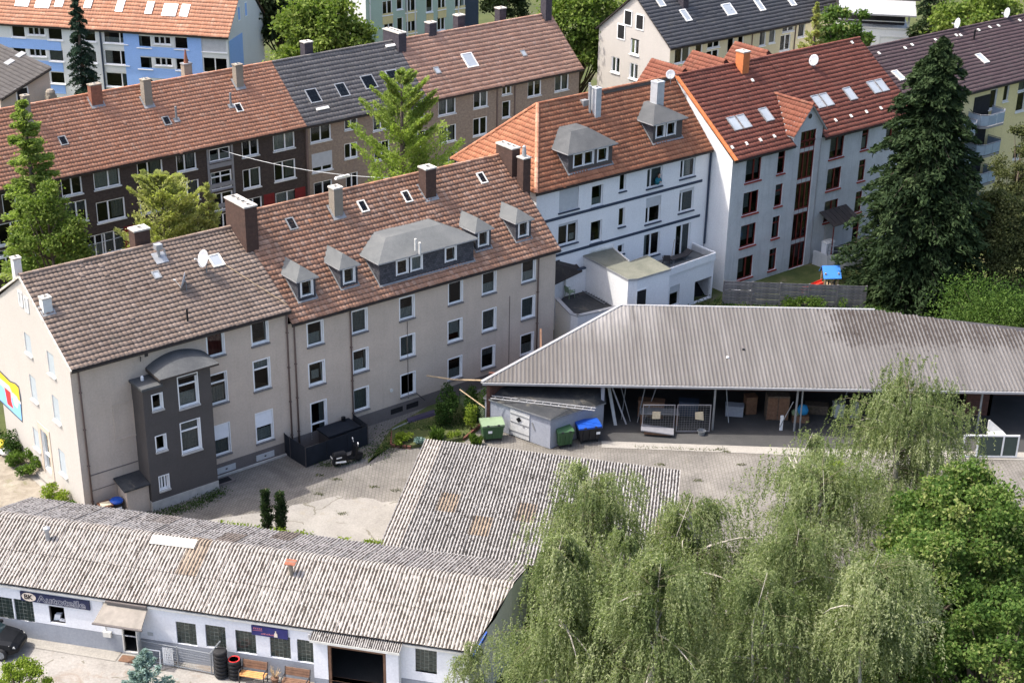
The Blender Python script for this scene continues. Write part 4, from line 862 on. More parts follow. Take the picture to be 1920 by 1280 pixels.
go = facade(h3, F3, mb, FRONT, A3, B3, -.2, 10.62, sp, depth=.18, m=0, mrev=0)
for u in (A3, B3): mb.poly([(u, 0, -.2), (u, D3, -.2), (u, D3, 10.5), (u, 0, 10.5)], 0)
mb.poly([(A3, D3, -.2), (B3, D3, -.2), (B3, D3, 10.5), (A3, D3, 10.5)]); mb.poly([(B3, 0, 10.5), (B3, D3, 10.5), (B3, 4.25, 14.85)])
mb.obj('wall', ['white_wall'], h3); go()
saddle(h3, R3, A3-.3, B3+.05, 'tile_copper', 0.25, 0.36, 0.03, 0.045, 4, 31, hipL=3.75)
dark_floors(h3, A3, B3, 0, D3, (.1, 3.4, 5.9, 8.4, 10.3))
# hip slope facing left
hb = V3(3.75, 0, R3.zr-R3.z0); Lh = np.linalg.norm(hb); hb = hb/Lh
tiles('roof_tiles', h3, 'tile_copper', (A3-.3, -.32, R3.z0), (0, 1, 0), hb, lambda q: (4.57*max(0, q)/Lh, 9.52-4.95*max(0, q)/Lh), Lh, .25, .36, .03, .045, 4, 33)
pk = V3(A3-.3+3.75, 4.25, R3.zr); mb = MB(); mb.poly([V3(A3-.28, -.3, R3.z0-.04), V3(A3-.28, 9.18, R3.z1-.04), pk-Z*.05]); mb.obj('roof_deck', 'gutter', h3)
ridge_caps('ridge_tiles', h3, 'tile_orange', (A3-.32, -.32, R3.z0+.04), pk+Z*.06, .13, .4, 34); ridge_caps('ridge_tiles', h3, 'tile_copper', (A3-.3, 9.2, R3.z1+.04), pk+Z*.06, .13, .4, 35)
mb = MB()
for (xa, ya), (xb, yb) in (((1028.6, 416), (1316.6, 336.6)), ((1049.4, 477), (1312, 404))):
    p, q = F3.fac(xa, ya), F3.fac(xb, yb); zz = (p[2]+q[2])/2; mb.box(A3+.02, q[0], -.035, .0, zz-.1, zz+.1)
parts(mb, 'painted_band', 'navy', h3)
mb = MB(); mb.tube([(B3+.02, -.1, 10.45), (B3-.02, -.1, 3.2)], .07, 8); parts(mb, 'downpipe', 'navy', h3)
for (xa, ya), (xb, yb), wn, rs in (((1066, 329), (1146, 305), [(1085, 299, .45, 'dark_frame'), (1104, 293, .42, 'white'), (1130, 288, .45, 'white')], 1.0), ((1224, 272), (1277, 256), [(1238, 253, .42, 'white'), (1258, 248, .42, 'white')], .85)):
    q0, q1 = R3.px(F3, xa, ya), R3.px(F3, xb, yb); wf = (q0[1]+q1[1])/2
    ww = []
    for x, y, hw, _ in wn:
        u = F3.fac(x, y, wf)[0]; ww.append((u-hw, u+hw, .32, 1.3, 'tilt' if _ == 'white' else 'one'))
    dormer(h3, R3, q0[0], q1[0], wf, 1.5, rs, 1.5, wins=ww, over=.28, front='dark_bay', roof_mat='felt_mid')
for (x, y), su, sw, top, m in (((1118, 215), .5, .6, 15.7, 'chimney_metal'), ((1232, 215), .7, .7, 15.5, 'chimney_metal')):
    q = R3.px(F3, x, y); chimney(h3, q[0], q[1]+.1, su, sw, q[2]-.9, top, m, 'chimney_metal', 1, over=.02)
q = R3.px(F3, 1118, 215); mb = MB(); mb.tube([(q[0]-.45, q[1]+.2, q[2]-.2), (q[0]-.45, q[1]+.2, 15.95)], .09, 10); mb.tube([(q[0]-.15, q[1]+.65, q[2]), (q[0]-.15, q[1]+.65, 16.0)], .08, 10); parts(mb, 'flue', 'zinc', h3)
q = R3.px(F3, 1097, 197); mb = MB(); mb.box(q[0]-.25, q[0]+.25, q[1]-.1, q[1]+.5, q[2]-.1, q[2]+.35); mb.obj('roof_hatch', 'lead', h3)
# open gap in the slope below the ridge where a strip of tiles is missing
p, q = R3.px(F3, 1132, 178), R3.px(F3, 1255, 152); mb = MB(); n = R3.n(); b = R3.b(); mb.hexa([p+n*.06, q+n*.06, q+n*.06+b*.42, p+n*.06+b*.42, p+n*.1, q+n*.1, q+n*.1+b*.42, p+n*.1+b*.42]); mb.obj('roof_gully', 'dark', h3)
q = R3.px(F3, 1257, 158); dish('satellite_dish', 'small grey satellite dish at the top corner of the copper-red roof', F3.g(*q), (-.3, -1, .4), .35, .7)
# person leaning out of a window
def leaning_person():
    c = F3.fac(1232.5, 333); x0, z0 = c[0]+.06, c[2]-.20; t = thing('person', 'dark-haired person in a teal top leaning out of an upper window of the white house', 'person', loc=F3.g(x0, -.02, z0), yaw=F3.yaw)
    mb = MB(); mb.lathe((0, .12, -.28), [(.17, 0), (.185, .15), (.20, .34), (.15, .44), (.07, .50)], 14, axis=(0, -.35, 1)); 
    for s in (-1, 1): mb.tube([(s*.19, .0, .12), (s*.25, -.10, -.06), (s*.08, -.24, -.07)], [.06, .055, .045], 8)
    mb.obj('torso', 'teal', t, True)
    mb = MB(); mb.tube([(0, -.06, .2), (0, -.09, .3)], .055, 8); mb.lathe((0, -.10, .28), [(.03, 0), (.075, .04), (.095, .11), (.09, .18), (.05, .24), (.01, .25)], 12)
    mb.tube([(0, -.19, .40), (0, -.215, .37)], [.012, .02], 6)
    for s in (-1, 1): mb.tube([(s*.08, -.24, -.07), (s*.0, -.28, -.06)], [.04, .03], 6); mb.tube([(s*.095, -.1, .41), (s*.105, -.1, .37)], .02, 6)
    mb.obj('head', 'skin', t, True)
    mb = MB(); mb.lathe((0, -.075, .37), [(.105, 0), (.11, .06), (.09, .13), (.03, .175)], 12); mb.obj('hair', 'hair', t, True)
leaning_person()

# ---- white rear extension with flat roof, terrace and garage
ex = thing('house_extension', 'white flat-roofed rear extension with roof terrace and open garage', 'extension', F3)
zt = 2.55
def e3(x, y, z): q = F3.gr(x, y, z); return V3(q[0], q[1], z)
za = 4.93                                   # felt roof level
rp = [e3(1090, 478, za), e3(1148, 465, za), e3(1180, 492, za), e3(1212, 480, za), e3(1256, 505, za), e3(1195, 523, za), e3(1178, 524, za), e3(1130, 498, za)]
mb = MB(); mb.prism([p*V3(1, 1, 0)-Z*.2 for p in rp], za+.1, 0); mb.obj('wall', 'white_wall', ex)
mb = MB()
cen = sum(rp)/len(rp)
mb.prism([p+(cen-p)*-.03-Z*.08 for p in rp], .14, 1, 0); mb.obj('flat_roof', ['felt_green', 'fascia'], ex)
e2 = MB(); P0, P1 = rp[0], rp[1]; e2.tube([P0+Z*.16, P1+Z*.16], .2, 10); e2.tube([P1+Z*.08, rp[2]+Z*.08], .07, 8); e2.obj('parapet_roll', 'offwhite', ex)
# terrace block
tz = 3.42; _a, _b, _c = e3(1297, 458, tz), e3(1340, 476, tz), e3(1256, 505, tz); _a[1] = min(_a[1], -.05)
T = [_c+(_c-_b)*.55+(_a-_b), _a, _b, _c+(_c-_b)*.55]
gA, gB = T[3], _b
fw = Face((gA[0], gA[1], 0), (gB-gA)*V3(1, 1, 0)/np.linalg.norm((gB-gA)[:2]), np.array([-(gB-gA)[1], (gB-gA)[0], 0])/np.linalg.norm((gB-gA)[:2])); LT = np.linalg.norm((gB-gA)[:2])
def onf(x, y):
    P = onplane(x, y, F3.g(*fw.o), fw.nin[0]*F3.U+fw.nin[1]*F3.W); q = F3.l(P)-fw.o; return q @ fw.ax, q[2]
mb = MB(); ga, gb = onf(1302, 545), onf(1341, 530); w_ = onf(1265, 553)
holes = [(ga[0], min(gb[0], LT-.15), 0.02, onf(1322, 522)[1]), (w_[0]-.55, w_[0]+.5, w_[1]-.85, w_[1]+.75)]
wall_face(mb, fw, 0, LT, -.2, tz, holes, .25, 0, 0)
for p, q in ((T[2], T[1]), (T[0], T[3])): mb.poly([p*V3(1, 1, 0)-Z*.2, q*V3(1, 1, 0)-Z*.2, q, p])
mb.poly([p-Z*.42 for p in T], 1)
c_ = sum(T)/4
for i in range(1, 4):
    p, q = T[i], T[(i+1) % 4]
    if i == 3: continue
    d = (q-p)/np.linalg.norm(q-p); nn = V3(-d[1], d[0], 0)*.12; mb.hexa([p-Z*.42, q-Z*.42, q-Z*.42+nn, p-Z*.42+nn, p+Z*.12, q+Z*.12, q+Z*.12+nn, p+Z*.12+nn])
mb.poly([fw.P(LT-.0, .6, -.1), fw.P(0.5, 3.2, -.1), fw.P(0.5, 3.2, 2.4), fw.P(LT, 3.2, 2.4)], 2)
mb.obj('terrace_wall', ['white_wall', 'felt', 'dark'], ex)
window(ex, fw, *holes[1], kind='one', sill='sill_pale', shutter=.35, depth=.14, glass='glass')
# front wall window on the flat-roof block (little dark door at the foot of the white wall)
pA, pB = rp[5], rp[4]
ax = (pB-pA)*V3(1, 1, 0); ax = ax/np.linalg.norm(ax); ff = Face((pA[0], pA[1], 0), ax, (-ax[1], ax[0], 0))
P = onplane(1202, 562, F3.g(*ff.o), ff.nin[0]*F3.U+ff.nin[1]*F3.W); q = F3.l(P)-ff.o; xx = q @ ff.ax
mb = MB(); mb.obox(ff.P(xx-.42, -.02, q[2]-.7), ff.ax*.84, ff.nin*.03, Z*1.4); o = mb.obj('window', 'dark', ex); mb = MB(); bars(mb, ff, xx-.5, xx+.5, q[2]-.8, q[2]+.8, .08, -.035, .0); mb.obj('frame', 'white', o)
# terrace furniture
def chair(name, label, p, yaw, mat, group=None):
    t = thing(name, label, 'chair', loc=p, yaw=yaw, group=group); mb = MB()
    mb.box(-.25, .25, -.25, .25, .40, .45); mb.obj('seat', mat, t)
    mb = MB(); mb.hexa([(-.25, .22, .45), (.25, .22, .45), (.25, .27, .45), (-.25, .27, .45), (-.24, .30, .88), (.24, .30, .88), (.24, .34, .88), (-.24, .34, .88)]); mb.obj('backrest', mat, t)
    mb = MB()
    for s in (-1, 1): mb.tube([(s*.27, .26, .64), (s*.28, -.22, .62), (s*.28, -.24, .4)], .022, 6)
    mb.obj('armrest', mat, t)
    for sx in (-1, 1):
        for sy in (-1, 1): mb = MB(); mb.tube([(sx*.22, sy*.21, .41), (sx*.26, sy*.25, 0)], .024, 6); mb.obj('leg', mat, t)
    return t
p = F3.g(*e3(1249, 497, tz-.42)); chair('garden_chair', 'dark wicker armchair on the roof terrace of the white house', p, F3.yaw+2.4, 'dark_frame')
p = F3.g(*e3(1273, 488, tz-.42)); t = thing('sun_lounger', 'dark folded lounger lying on the roof terrace next to the terrace door', 'lounger', loc=p, yaw=F3.yaw); mb = MB(); mb.box(-1, .6, -.3, .3, .28, .36); mb.hexa([(.6, -.3, .3), (1.1, -.3, .55), (1.1, .3, .55), (.6, .3, .3), (.6, -.3, .36), (1.08, -.3, .62), (1.08, .3, .62), (.6, .3, .36)]); mb.obj('cushion', 'dark_frame', t)
for x in (-.8, .5):
    mb = MB(); mb.box(x, x+.05, -.28, .28, 0, .28); mb.obj('leg', 'steel', t)
p = F3.g(*e3(1258, 490, tz-.42)); tag(MB().tube([p, p+V3(.15, -.1, 1.75)], .02, 6).obj('broom_handle', 'wood_tan'), 'thin pale pole standing on the white roof terrace', 'pole')
# ---- walled sunken yard with plastic chair, left of the extension
yw = thing('yard_wall', 'white angled garden wall behind the corner of the long beige house', 'wall', F3)
wz = 3.0
pts = [(1041, 560), (1070, 590), (1083, 594), (1165, 575)]
mb = MB(); pp = [e3(x, y, wz) for x, y in pts]
for p, q in zip(pp[:-1], pp[1:]):
    d = (q-p)/np.linalg.norm(q-p); nn = V3(-d[1], d[0], 0)*.22; mb.hexa([p*V3(1, 1, 0)-Z*.2, q*V3(1, 1, 0)-Z*.2, q*V3(1, 1, 0)+nn-Z*.2, p*V3(1, 1, 0)+nn-Z*.2, p, q, q+nn, p+nn])
mb.obj('masonry', 'white_wall', yw)
mb = MB()
for p, q in zip(pp[:-1], pp[1:]):
    d = (q-p)/np.linalg.norm(q-p); nn = V3(-d[1], d[0], 0); mb.obox(p-nn*.04+Z*.004, q-p, nn*.3, Z*.06)
mb.obj('coping', 'fascia', yw)
dk = thing('yard_terrace', 'dark felt-covered low terrace behind the white angled wall', 'terrace', F3)
dz = 2.4; P = [e3(1052, 561, dz), e3(1090, 533, dz), e3(1150, 568, dz), e3(1160, 580, dz), e3(1085, 596, dz)]
mb = MB(); mb.prism([p*V3(1, 1, 0)-Z*.1 for p in P], dz+.1, 0, 0); mb.obj('deck', 'felt_dark', dk)
p = F3.g(*e3(1068, 557, dz)); chair('plastic_chair', 'mint green plastic chair on the dark terrace behind the white wall', p, 2.2, 'bin_lid')
a, b = e3(1089, 540, dz+.05), e3(1138, 569, dz+.05); t = thing('ladder', 'dark ladder lying on the small terrace behind the white wall', 'ladder', F3)
def ladder_parts(t, a, b, wd, mat, n=12, up=Z):
    d = b-a; s = np.cross(d/np.linalg.norm(d), up); s = s/np.linalg.norm(s)*wd
    for sg in (-1, 1): MB().tube([a+s*sg, b+s*sg], .03, 6).obj('rail', mat, t)
    for k in range(n): MB().tube([a+d*(k+.5)/n-s, a+d*(k+.5)/n+s], .018, 6).obj('rung', mat, t)
ladder_parts(t, a+Z*.03, b+Z*.03, .22, 'steel', 11)
# low wing between extension and beige house: white wall with dark capping and small taupe roof
lw = thing('garden_annex', 'low white annex wall with dark capping and a little taupe lean-to roof', 'annex', F3)
a, b = e3(1062, 513, 4.1), e3(1124, 497, 4.1); d = b-a; nn = V3(-d[1], d[0], 0)/np.linalg.norm(d)*.2
mb = MB(); mb.hexa([a*V3(1, 1, 0), b*V3(1, 1, 0), b*V3(1, 1, 0)+nn, a*V3(1, 1, 0)+nn, a, b, b+nn, a+nn]); mb.obj('wall', 'white_wall', lw)
mb = MB(); mb.obox(a-nn*.15, d, nn*1.3, Z*.1); mb.obj('capping', 'navy', lw)
mb = MB(); r = [e3(1040, 532, 3.75), e3(1092, 507, 4.05), e3(1068, 480, 5.0), e3(1040, 490, 5.25)]; mb.hexa([p-Z*.1 for p in r]+r); mb.obj('roof', 'tile_taupe', lw)

# ================================================================ grey house with stair tower
h4 = thing('apartment_house', 'streaked grey apartment house with maroon roof, red windows and a glazed stair tower', 'house', F4)
L4 = 20.8; R4 = Roof(-.34, 10.25, 6.3, 15.07, 13.0, 10.2); D4 = 12.7; mb = MB(); sp = []
for x, y in ((1413, 318.5), (1407.5, 380), (1402.5, 441), (1397, 501.5), (1569.5, 275.5), (1563.5, 335), (1558, 395)): sp.append(dict(p=(x, y), s=(1.65, 1.75), kind='two', split=.55))
for x, y in ((1465.2, 304.5), (1460, 366), (1454.5, 426), (1448.5, 486), (1622, 260.5), (1616, 319.5), (1609.5, 378.5), (1604, 436)): sp.append(dict(p=(x, y), s=(.82, 1.75), kind='transom'))
sp.append(dict(p=(1673, 246), s=(1.5, 1.75), kind='two'))
for i, s in enumerate(sp):
    s.update(frame='red_frame', sill='sill_red', surround=.05 if False else None, depth=.13)
    if s['kind'] == 'two': s['curtain'] = curt('curtain_dim', .08, .45 if i % 2 else .92, .3, .95)
s0, s1 = F4.fac(1476.5, 512)[0]+.05, F4.fac(1508, 512)[0]
s0, s1 = 7.25, 9.0
sp.append(dict(xz=((s0+s1)/2, 5.5), s=(s1-s0, 11.2), kind='none', sill=None, frame='red_frame', depth=.2, glass='glass'))
go = facade(h4, F4, mb, FRONT, 0, L4, -.3, 10.2, sp[:-1]+[dict(xz=((s0+s1)/2, 5.1), s=(s1-s0, 10.2), kind='none', sill=None, frame='red_frame', glass='glass')], depth=.18, m=0, mrev=1)
dark_floors(h4, 0, L4, .45, D4, (.1, 2.55, 5.1, 7.65, 10.1))
# gabled tower head rising through the eave
t0, t1 = 6.45, 9.65; zs, zp = 11.15, 13.0; um = (t0+t1)/2
wall_face(mb, FRONT, t0, t1, 10.2, zs, [(s0, s1, 10.2, 11.05)], .18, 0, 1)
mb.poly([(t0, 0, zs), (t1, 0, zs), (um, 0, zp)])
for u in (t0, t1): mb.poly([(u, 0, 10.2), (u, R4.w(zs), 10.2), (u, R4.w(zs), zs), (u, 0, zs)], 2)
shell(mb, L4, D4, 10.2, None, True, True, True, 2, 6.3, R4.zr-.15)
mb.obj('wall', ['grey_wall', 'white_wall', 'white_wall'], h4); go()
window(h4, FRONT, s0, s1, 10.2, 11.05, kind='none', frame='red_frame', sill=None, depth=.14)
mb = MB(); mbw = MB()
for k in range(5):
    z = .15+2.55*k
    for xx in np.linspace(s0+.03, s1-.08, 4): mb.box(xx, xx+.06, .08, .14, z-.9, z+1.9 if k < 4 else 10.9)
    if k < 4:
        zz = F4.fac(1490+3*(3-k), (279, 344.5, 406, 467)[3-k])[2] if False else 2.45*k+2.05
        for q in range(3): mbw.box(s0+.1+(s1-s0-.2)*q/3+.03, s0+.1+(s1-s0-.2)*(q+1)/3-.03, .07, .11, zz, zz+.28)
        mb.box(s0+.05, s1-.05, .10, .16, zz-.1, zz+.38)
o = mb.obj('stair_glazing', 'red_frame', h4); parts(mbw, 'glazing_panel', 'shutter', o)
mb = MB(); mb.box(s0+.05, s1-.05, .6, .65, 0, 10.8); mb.obj('stair_hall', 'red_frame', h4)
mb = MB(); mb.box(t1-.1, t1-.02, -.06, -.0, 0, 10.2); mb.obj('corner_trim', 'fascia', h4)
mb = MB(); mb.lathe((um, -.03, 12.15), [(.2, 0), (.2, .04)], 12, axis=(0, 1, 0)); mb.obj('round_opening', 'dark_frame', h4)
saddle(h4, R4, -.05, t0-.05, 'tile_maroon', .30, .40, .035, .045, 4, 41, caps=False, rear=False)
saddle(h4, R4, t1+.05, L4, 'tile_maroon', .30, .40, .035, .045, 4, 42, caps=False, rear=False)
bR = R4.b(); wj = R4.w(zs)
Lu = R4.L-(wj-R4.w0)/bR[1]
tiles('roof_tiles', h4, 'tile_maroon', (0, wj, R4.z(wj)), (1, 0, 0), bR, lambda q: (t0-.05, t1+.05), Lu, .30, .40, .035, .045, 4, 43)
mb = MB(); mb.hexa([V3(u, w, R4.z(w)-.2) for u, w in ((t0-.1, wj), (t1+.1, wj), (t1+.1, 6.3), (t0-.1, 6.3))]+[V3(u, w, R4.z(w)-.03) for u, w in ((t0-.1, wj), (t1+.1, wj), (t1+.1, 6.3), (t0-.1, 6.3))]); mb.obj('roof_deck', 'gutter', h4)
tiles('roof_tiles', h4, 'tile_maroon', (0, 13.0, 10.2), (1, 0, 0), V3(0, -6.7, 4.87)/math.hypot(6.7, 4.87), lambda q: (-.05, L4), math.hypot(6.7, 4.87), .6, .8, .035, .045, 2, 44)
ridge_caps('ridge_tiles', h4, 'tile_maroon', (-.05, 6.3, R4.zr+.05), (L4, 6.3, R4.zr+.05), .13, .4, 45)
# tower roof
wk = R4.w(zp)
for sgn, u in ((-1, t0-.25), (1, t1+.25)):
    zl = zs-.25*(zp-zs)/(um-t0)
    bb = V3(um-u, 0, zp-zl); LL = np.linalg.norm(bb); bb /= LL
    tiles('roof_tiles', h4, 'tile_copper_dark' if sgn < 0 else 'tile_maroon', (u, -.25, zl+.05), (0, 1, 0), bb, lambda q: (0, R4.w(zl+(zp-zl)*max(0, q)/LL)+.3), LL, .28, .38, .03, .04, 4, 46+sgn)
    mb = MB(); mb.hexa([(u, -.25, zl-.06), (um, -.25, zp-.06), (um, wk, zp-.06), (u, R4.w(zl), zl-.06), (u, -.25, zl+.03), (um, -.25, zp+.03), (um, wk, zp+.03), (u, R4.w(zl), zl+.03)]); mb.obj('roof_deck', 'fascia', h4)
ridge_caps('ridge_tiles', h4, 'tile_copper_dark', (um, -.25, zp+.1), (um, wk+.2, zp+.1), .12, .4, 48)
# orange verge row on the left gable
mb = MB()
for k in range(22):
    q = k/22; p = V3(-.16, R4.w0, R4.z0)+R4.b()*R4.L*q; mb.obox(p, (.3, 0, 0), R4.b()*R4.L/22*.97, R4.n()*.1)
mb.obj('verge_tiles', 'orange_tile', h4)
for (x, y), ws in (((1385, 231), 2), ((1436, 216), 1), ((1541, 190), 2), ((1593, 177), 1), ((1645, 163), 2)):
    q = R4.px(F4, x, y)
    for k in range(ws):
        dx = (k-(ws-1)/2)*.98
        pp = pj = F4.g(q[0]+dx, q[1], q[2]); v = CAMM @ (pp-EYE); roof_window(h4, R4, F4, 960+F_PX*v[0]/v[2], 640+F_PX*v[1]/v[2], .85, 1.25, 'zinc')
mb = MB(); n = R4.n()
for x, y in ((1372, 281), (1399, 274), (1425, 267), (1451, 260), (1566, 230), (1595, 222), (1624, 214), (1651, 207), (1410, 155), (1597, 84)):
    q = R4.px(F4, x, y); mb.obox(q+n*.06, (.2, 0, 0), R4.b()*.28, n*.07)
parts(mb, 'snow_guard', 'offwhite', h4)
q = R4.px(F4, 1391, 130); chimney(h4, q[0], q[1], .7, .8, q[2]-.5, q[2]+1.35, 'orange_tile', 'mortar', 1)
q = R4.px(F4, 1527, 128); dish('satellite_dish', 'pale satellite dish standing on the maroon roof', F4.g(*q), (-.85, -.7, .35), .46, .6)
# rear cross gables peeping over the ridge
for k, (x, y) in enumerate(((1285, 119), (1362, 103), (1442, 86))):
    q = F4.fac(x, y, 9.0); u, za_ = q[0], q[2]-.35
    for sg in (-1, 1):
        bb = V3(-sg*2.6, 0, 2.9); LL = np.linalg.norm(bb); bb /= LL
        tiles('roof_tiles', h4, 'tile_copper_dark', (u+sg*2.6, 8.2, za_-2.9), (0, 1, 0), bb, lambda q: (.85*max(0, q)/LL, 4.5), LL, .28, .36, .03, .04, 4, 50+k)
    mb = MB(); mb.poly([(u-2.6, 8.25, za_-2.95), (u+2.6, 8.25, za_-2.95), (u, 9.05, za_-.05)]); mb.poly([(u-2.6, 12.6, za_-2.95), (u+2.6, 12.6, za_-2.95), (u, 12.6, za_-.05)]); mb.obj('roof_deck', 'tile_maroon', h4)
# entrance canopy, ramp walls
cn = thing('entrance_canopy', 'small canopy of brown panels on red posts at the grey house', 'canopy', F4)
c0, c1 = F4.fac(1521, 441, -.02), F4.fac(1575, 415, -.02); cz = 3.75
mb = MB()
u0, u1 = 10.2, 13.4
for k in range(6):
    a, b = u0+(u1-u0)*k/6, u0+(u1-u0)*(k+1)/6-.04
    MB().hexa([(a, -1.6, cz-.4), (b, -1.6, cz-.4), (b, -.05, cz+.35), (a, -.05, cz+.35), (a, -1.6, cz-.35), (b, -1.6, cz-.35), (b, -.05, cz+.4), (a, -.05, cz+.4)]).obj('roof_panel', 'tile_taupe', cn)
for u in (u0+.15, u1-.15):
    MB().tube([(u, -1.5, .6), (u, -1.5, cz-.4)], .05, 8).obj('post', 'red_frame', cn)
mb = MB(); mb.box(11.1, 12.1, -.06, -.01, .8, 2.9); mb.obj('door', 'sill_pale', cn)
rw = thing('ramp_wall', 'curved grey retaining wall of the entrance ramp with a metal railing', 'wall', F4)
mb = MB(); P = [V3(9.75, -.2, 0), V3(9.8, -1.6, 0), V3(10.9, -2.6, 0), V3(13.4, -3.6, 0), V3(16.5, -4.4, 0)]
for p, q in zip(P[:-1], P[1:]):
    d = (q-p)/np.linalg.norm(q-p); nn = V3(-d[1], d[0], 0)*.2; mb.hexa([p-Z*.2, q-Z*.2, q+nn-Z*.2, p+nn-Z*.2, p+Z*1.1, q+Z*1.1, q+nn+Z*1.1, p+nn+Z*1.1])
mb.obj('masonry', 'grey_wall', rw)
mb = MB(); mb.prism([V3(9.9, -.05, 0), V3(9.95, -1.5, 0), V3(11.0, -2.45, 0), V3(13.4, -3.4, 0), V3(16.5, -4.2, 0), V3(16.5, -.05, 0)], .75, 0); mb.obj('ramp', 'felt_dark', rw)
mb = MB()
for p, q in zip(P[1:-1], P[2:]): mb.tube([p+Z*1.9, q+Z*1.9], .03, 6); mb.tube([p+Z*1.5, q+Z*1.5], .02, 6)
for p in P[1:]: mb.tube([p+Z*1.1, p+Z*1.9], .03, 6)
mb.obj('railing', 'steel', rw)
t = thing('letterbox', 'white cabinet under the brown entrance canopy', 'cabinet', loc=F4.g(10.6, -.9, .75), yaw=F4.yaw); mb = MB(); mb.box(-.45, .45, -.25, .25, .1, 1.1); mb.obj('body', 'white', t); mb = MB(); mb.hexa([(-.5, -.3, 1.1), (.5, -.3, 1.1), (.5, .3, 1.1), (-.5, .3, 1.1), (-.45, -.2, 1.25), (.45, -.2, 1.25), (.45, .2, 1.25), (-.45, .2, 1.25)]); mb.obj('lid', 'offwhite', t)

# ================================================================ yellow house with balconies (right)
F5 = F4.sub(L4, 0); h5 = thing('apartment_house', 'yellow house with plum-brown roof and blue-grey balconies behind the tall conifer', 'house', F5)
L5 = 30; R5 = Roof(.05, 10.75, 6.5, 14.0, 13, 10.6); mb = MB(); sp = []
def f5w(x, y, w=.4): q = F5.fac(x, y, .4); return (q[0], q[2])
F5f = Face((0, .4, 0), (1, 0, 0), (0, 1, 0))
for x, y, w, h in ((1862, 186, 1.0, 1.7), (1887, 172, .75, 1.7), (1914, 190, 1.2, 1.8), (1917, 160, 1.1, 1.0), (1906, 286, .9, 1.2)):
    q = f5w(x, y); sp.append(dict(xz=q, s=(w, h), kind='one', sill='offwhite', frame='offwhite'))
go = facade(h5, F5, mb, F5f, 0, L5, -.3, 10.7, sp, depth=.16); mb.poly([(L5, .4, -.3), (L5, 12.6, -.3), (L5, 12.6, 10.6), (L5, 6.5, 13.8), (L5, .4, 10.7)]); mb.poly([(0, 12.6, -.3), (L5, 12.6, -.3), (L5, 12.6, 10.6), (0, 12.6, 10.6)]); mb.poly([(0, .4, -.3), (0, 12.6, -.3), (0, 12.6, 10.6), (0, 6.5, 13.8), (0, .4, 10.7)])
mb.obj('wall', ['yellow_wall', 'offwhite'], h5); go()
dark_floors(h5, 0, L5, .5, 12.5, (.1, 2.8, 5.4, 8, 10.4))
saddle(h5, R5, .02, L5, 'tile_plum', .30, .40, .035, .045, 4, 51, rear=True)
def balcony(u, w0, wid, dep, z):
    mb = MB(); pts = [V3(u, w0, z), V3(u, w0-dep*.75, z), V3(u+wid*.18, w0-dep, z), V3(u+wid*.82, w0-dep, z), V3(u+wid, w0-dep*.75, z), V3(u+wid, w0, z)]
    mb.prism([p-Z*.18 for p in pts], .18, 0); b = mb.obj('balcony', 'rail', h5)
    for p, q in zip(pts[:-1], pts[1:]):
        d = q-p; nn = V3(-d[1], d[0], 0)/np.linalg.norm(d)*.04; k = max(1, int(round(np.linalg.norm(d)/.9)))
        for i in range(k): MB().obox(p+d*(i+.02)/k+Z*.08, d*.96/k, nn, Z*.85).obj('balcony_panel', 'balcony', b)
    mb = MB()
    for p, q in zip(pts[:-1], pts[1:]): mb.tube([p+Z*1.0, q+Z*1.0], .035, 6)
    mb.obj('handrail', 'rail', b)
qb = F5.fac(1842, 238, -1.0)
for k in range(4): balcony(qb[0]-.2, .4, 3.3, 1.7, qb[2]-2.55*k)
for k in range(4): balcony(qb[0]-4.2, .4, 3.5, 1.7, qb[2]-.35-2.55*k)
mb = MB()
for k in range(4):
    for du in (.4, -3.4): mb.box(qb[0]+du, qb[0]+du+2.2, .34, .39, qb[2]-2.55*k+.1, qb[2]-2.55*k+2.1)
parts(mb, 'balcony_door', 'dark', h5)
for x, y in ((1684, 143), (1841, 111)): roof_window(h5, R5, F5, x, y, .75, 1.2, 'offwhite')
q = R5.px(F5, 1826, 75); MB().tube([q-Z*.1, q+Z*.9], .07, 8).obj('vent_pipe', 'black', h5)
mb = MB(); n = R5.n(); rr = random.Random(5)
for x, y in ((1697, 94), (1710, 88), (1793, 70), (1801, 70), (1835, 60), (1856, 55), (1872, 52), (1912, 42), (1754, 79), (1648, 104)):
    q = R5.px(F5, x, y); mb.obox(q+n*.06, (.22, 0, 0), R5.b()*.3, n*.06)
parts(mb, 'snow_guard', 'offwhite', h5)
for (x, y), lab in (((1790, 52), 'tall thin-edged satellite dish on the left part of the plum roof ridge'), ((1881, 32), 'satellite dish on the right part of the plum roof ridge')):
    q = F5.gr(x, y, 14.05); dish('satellite_dish', lab, F5.g(q[0], 6.5, 14.0), (-.95, -.2, .2), .48, .45)
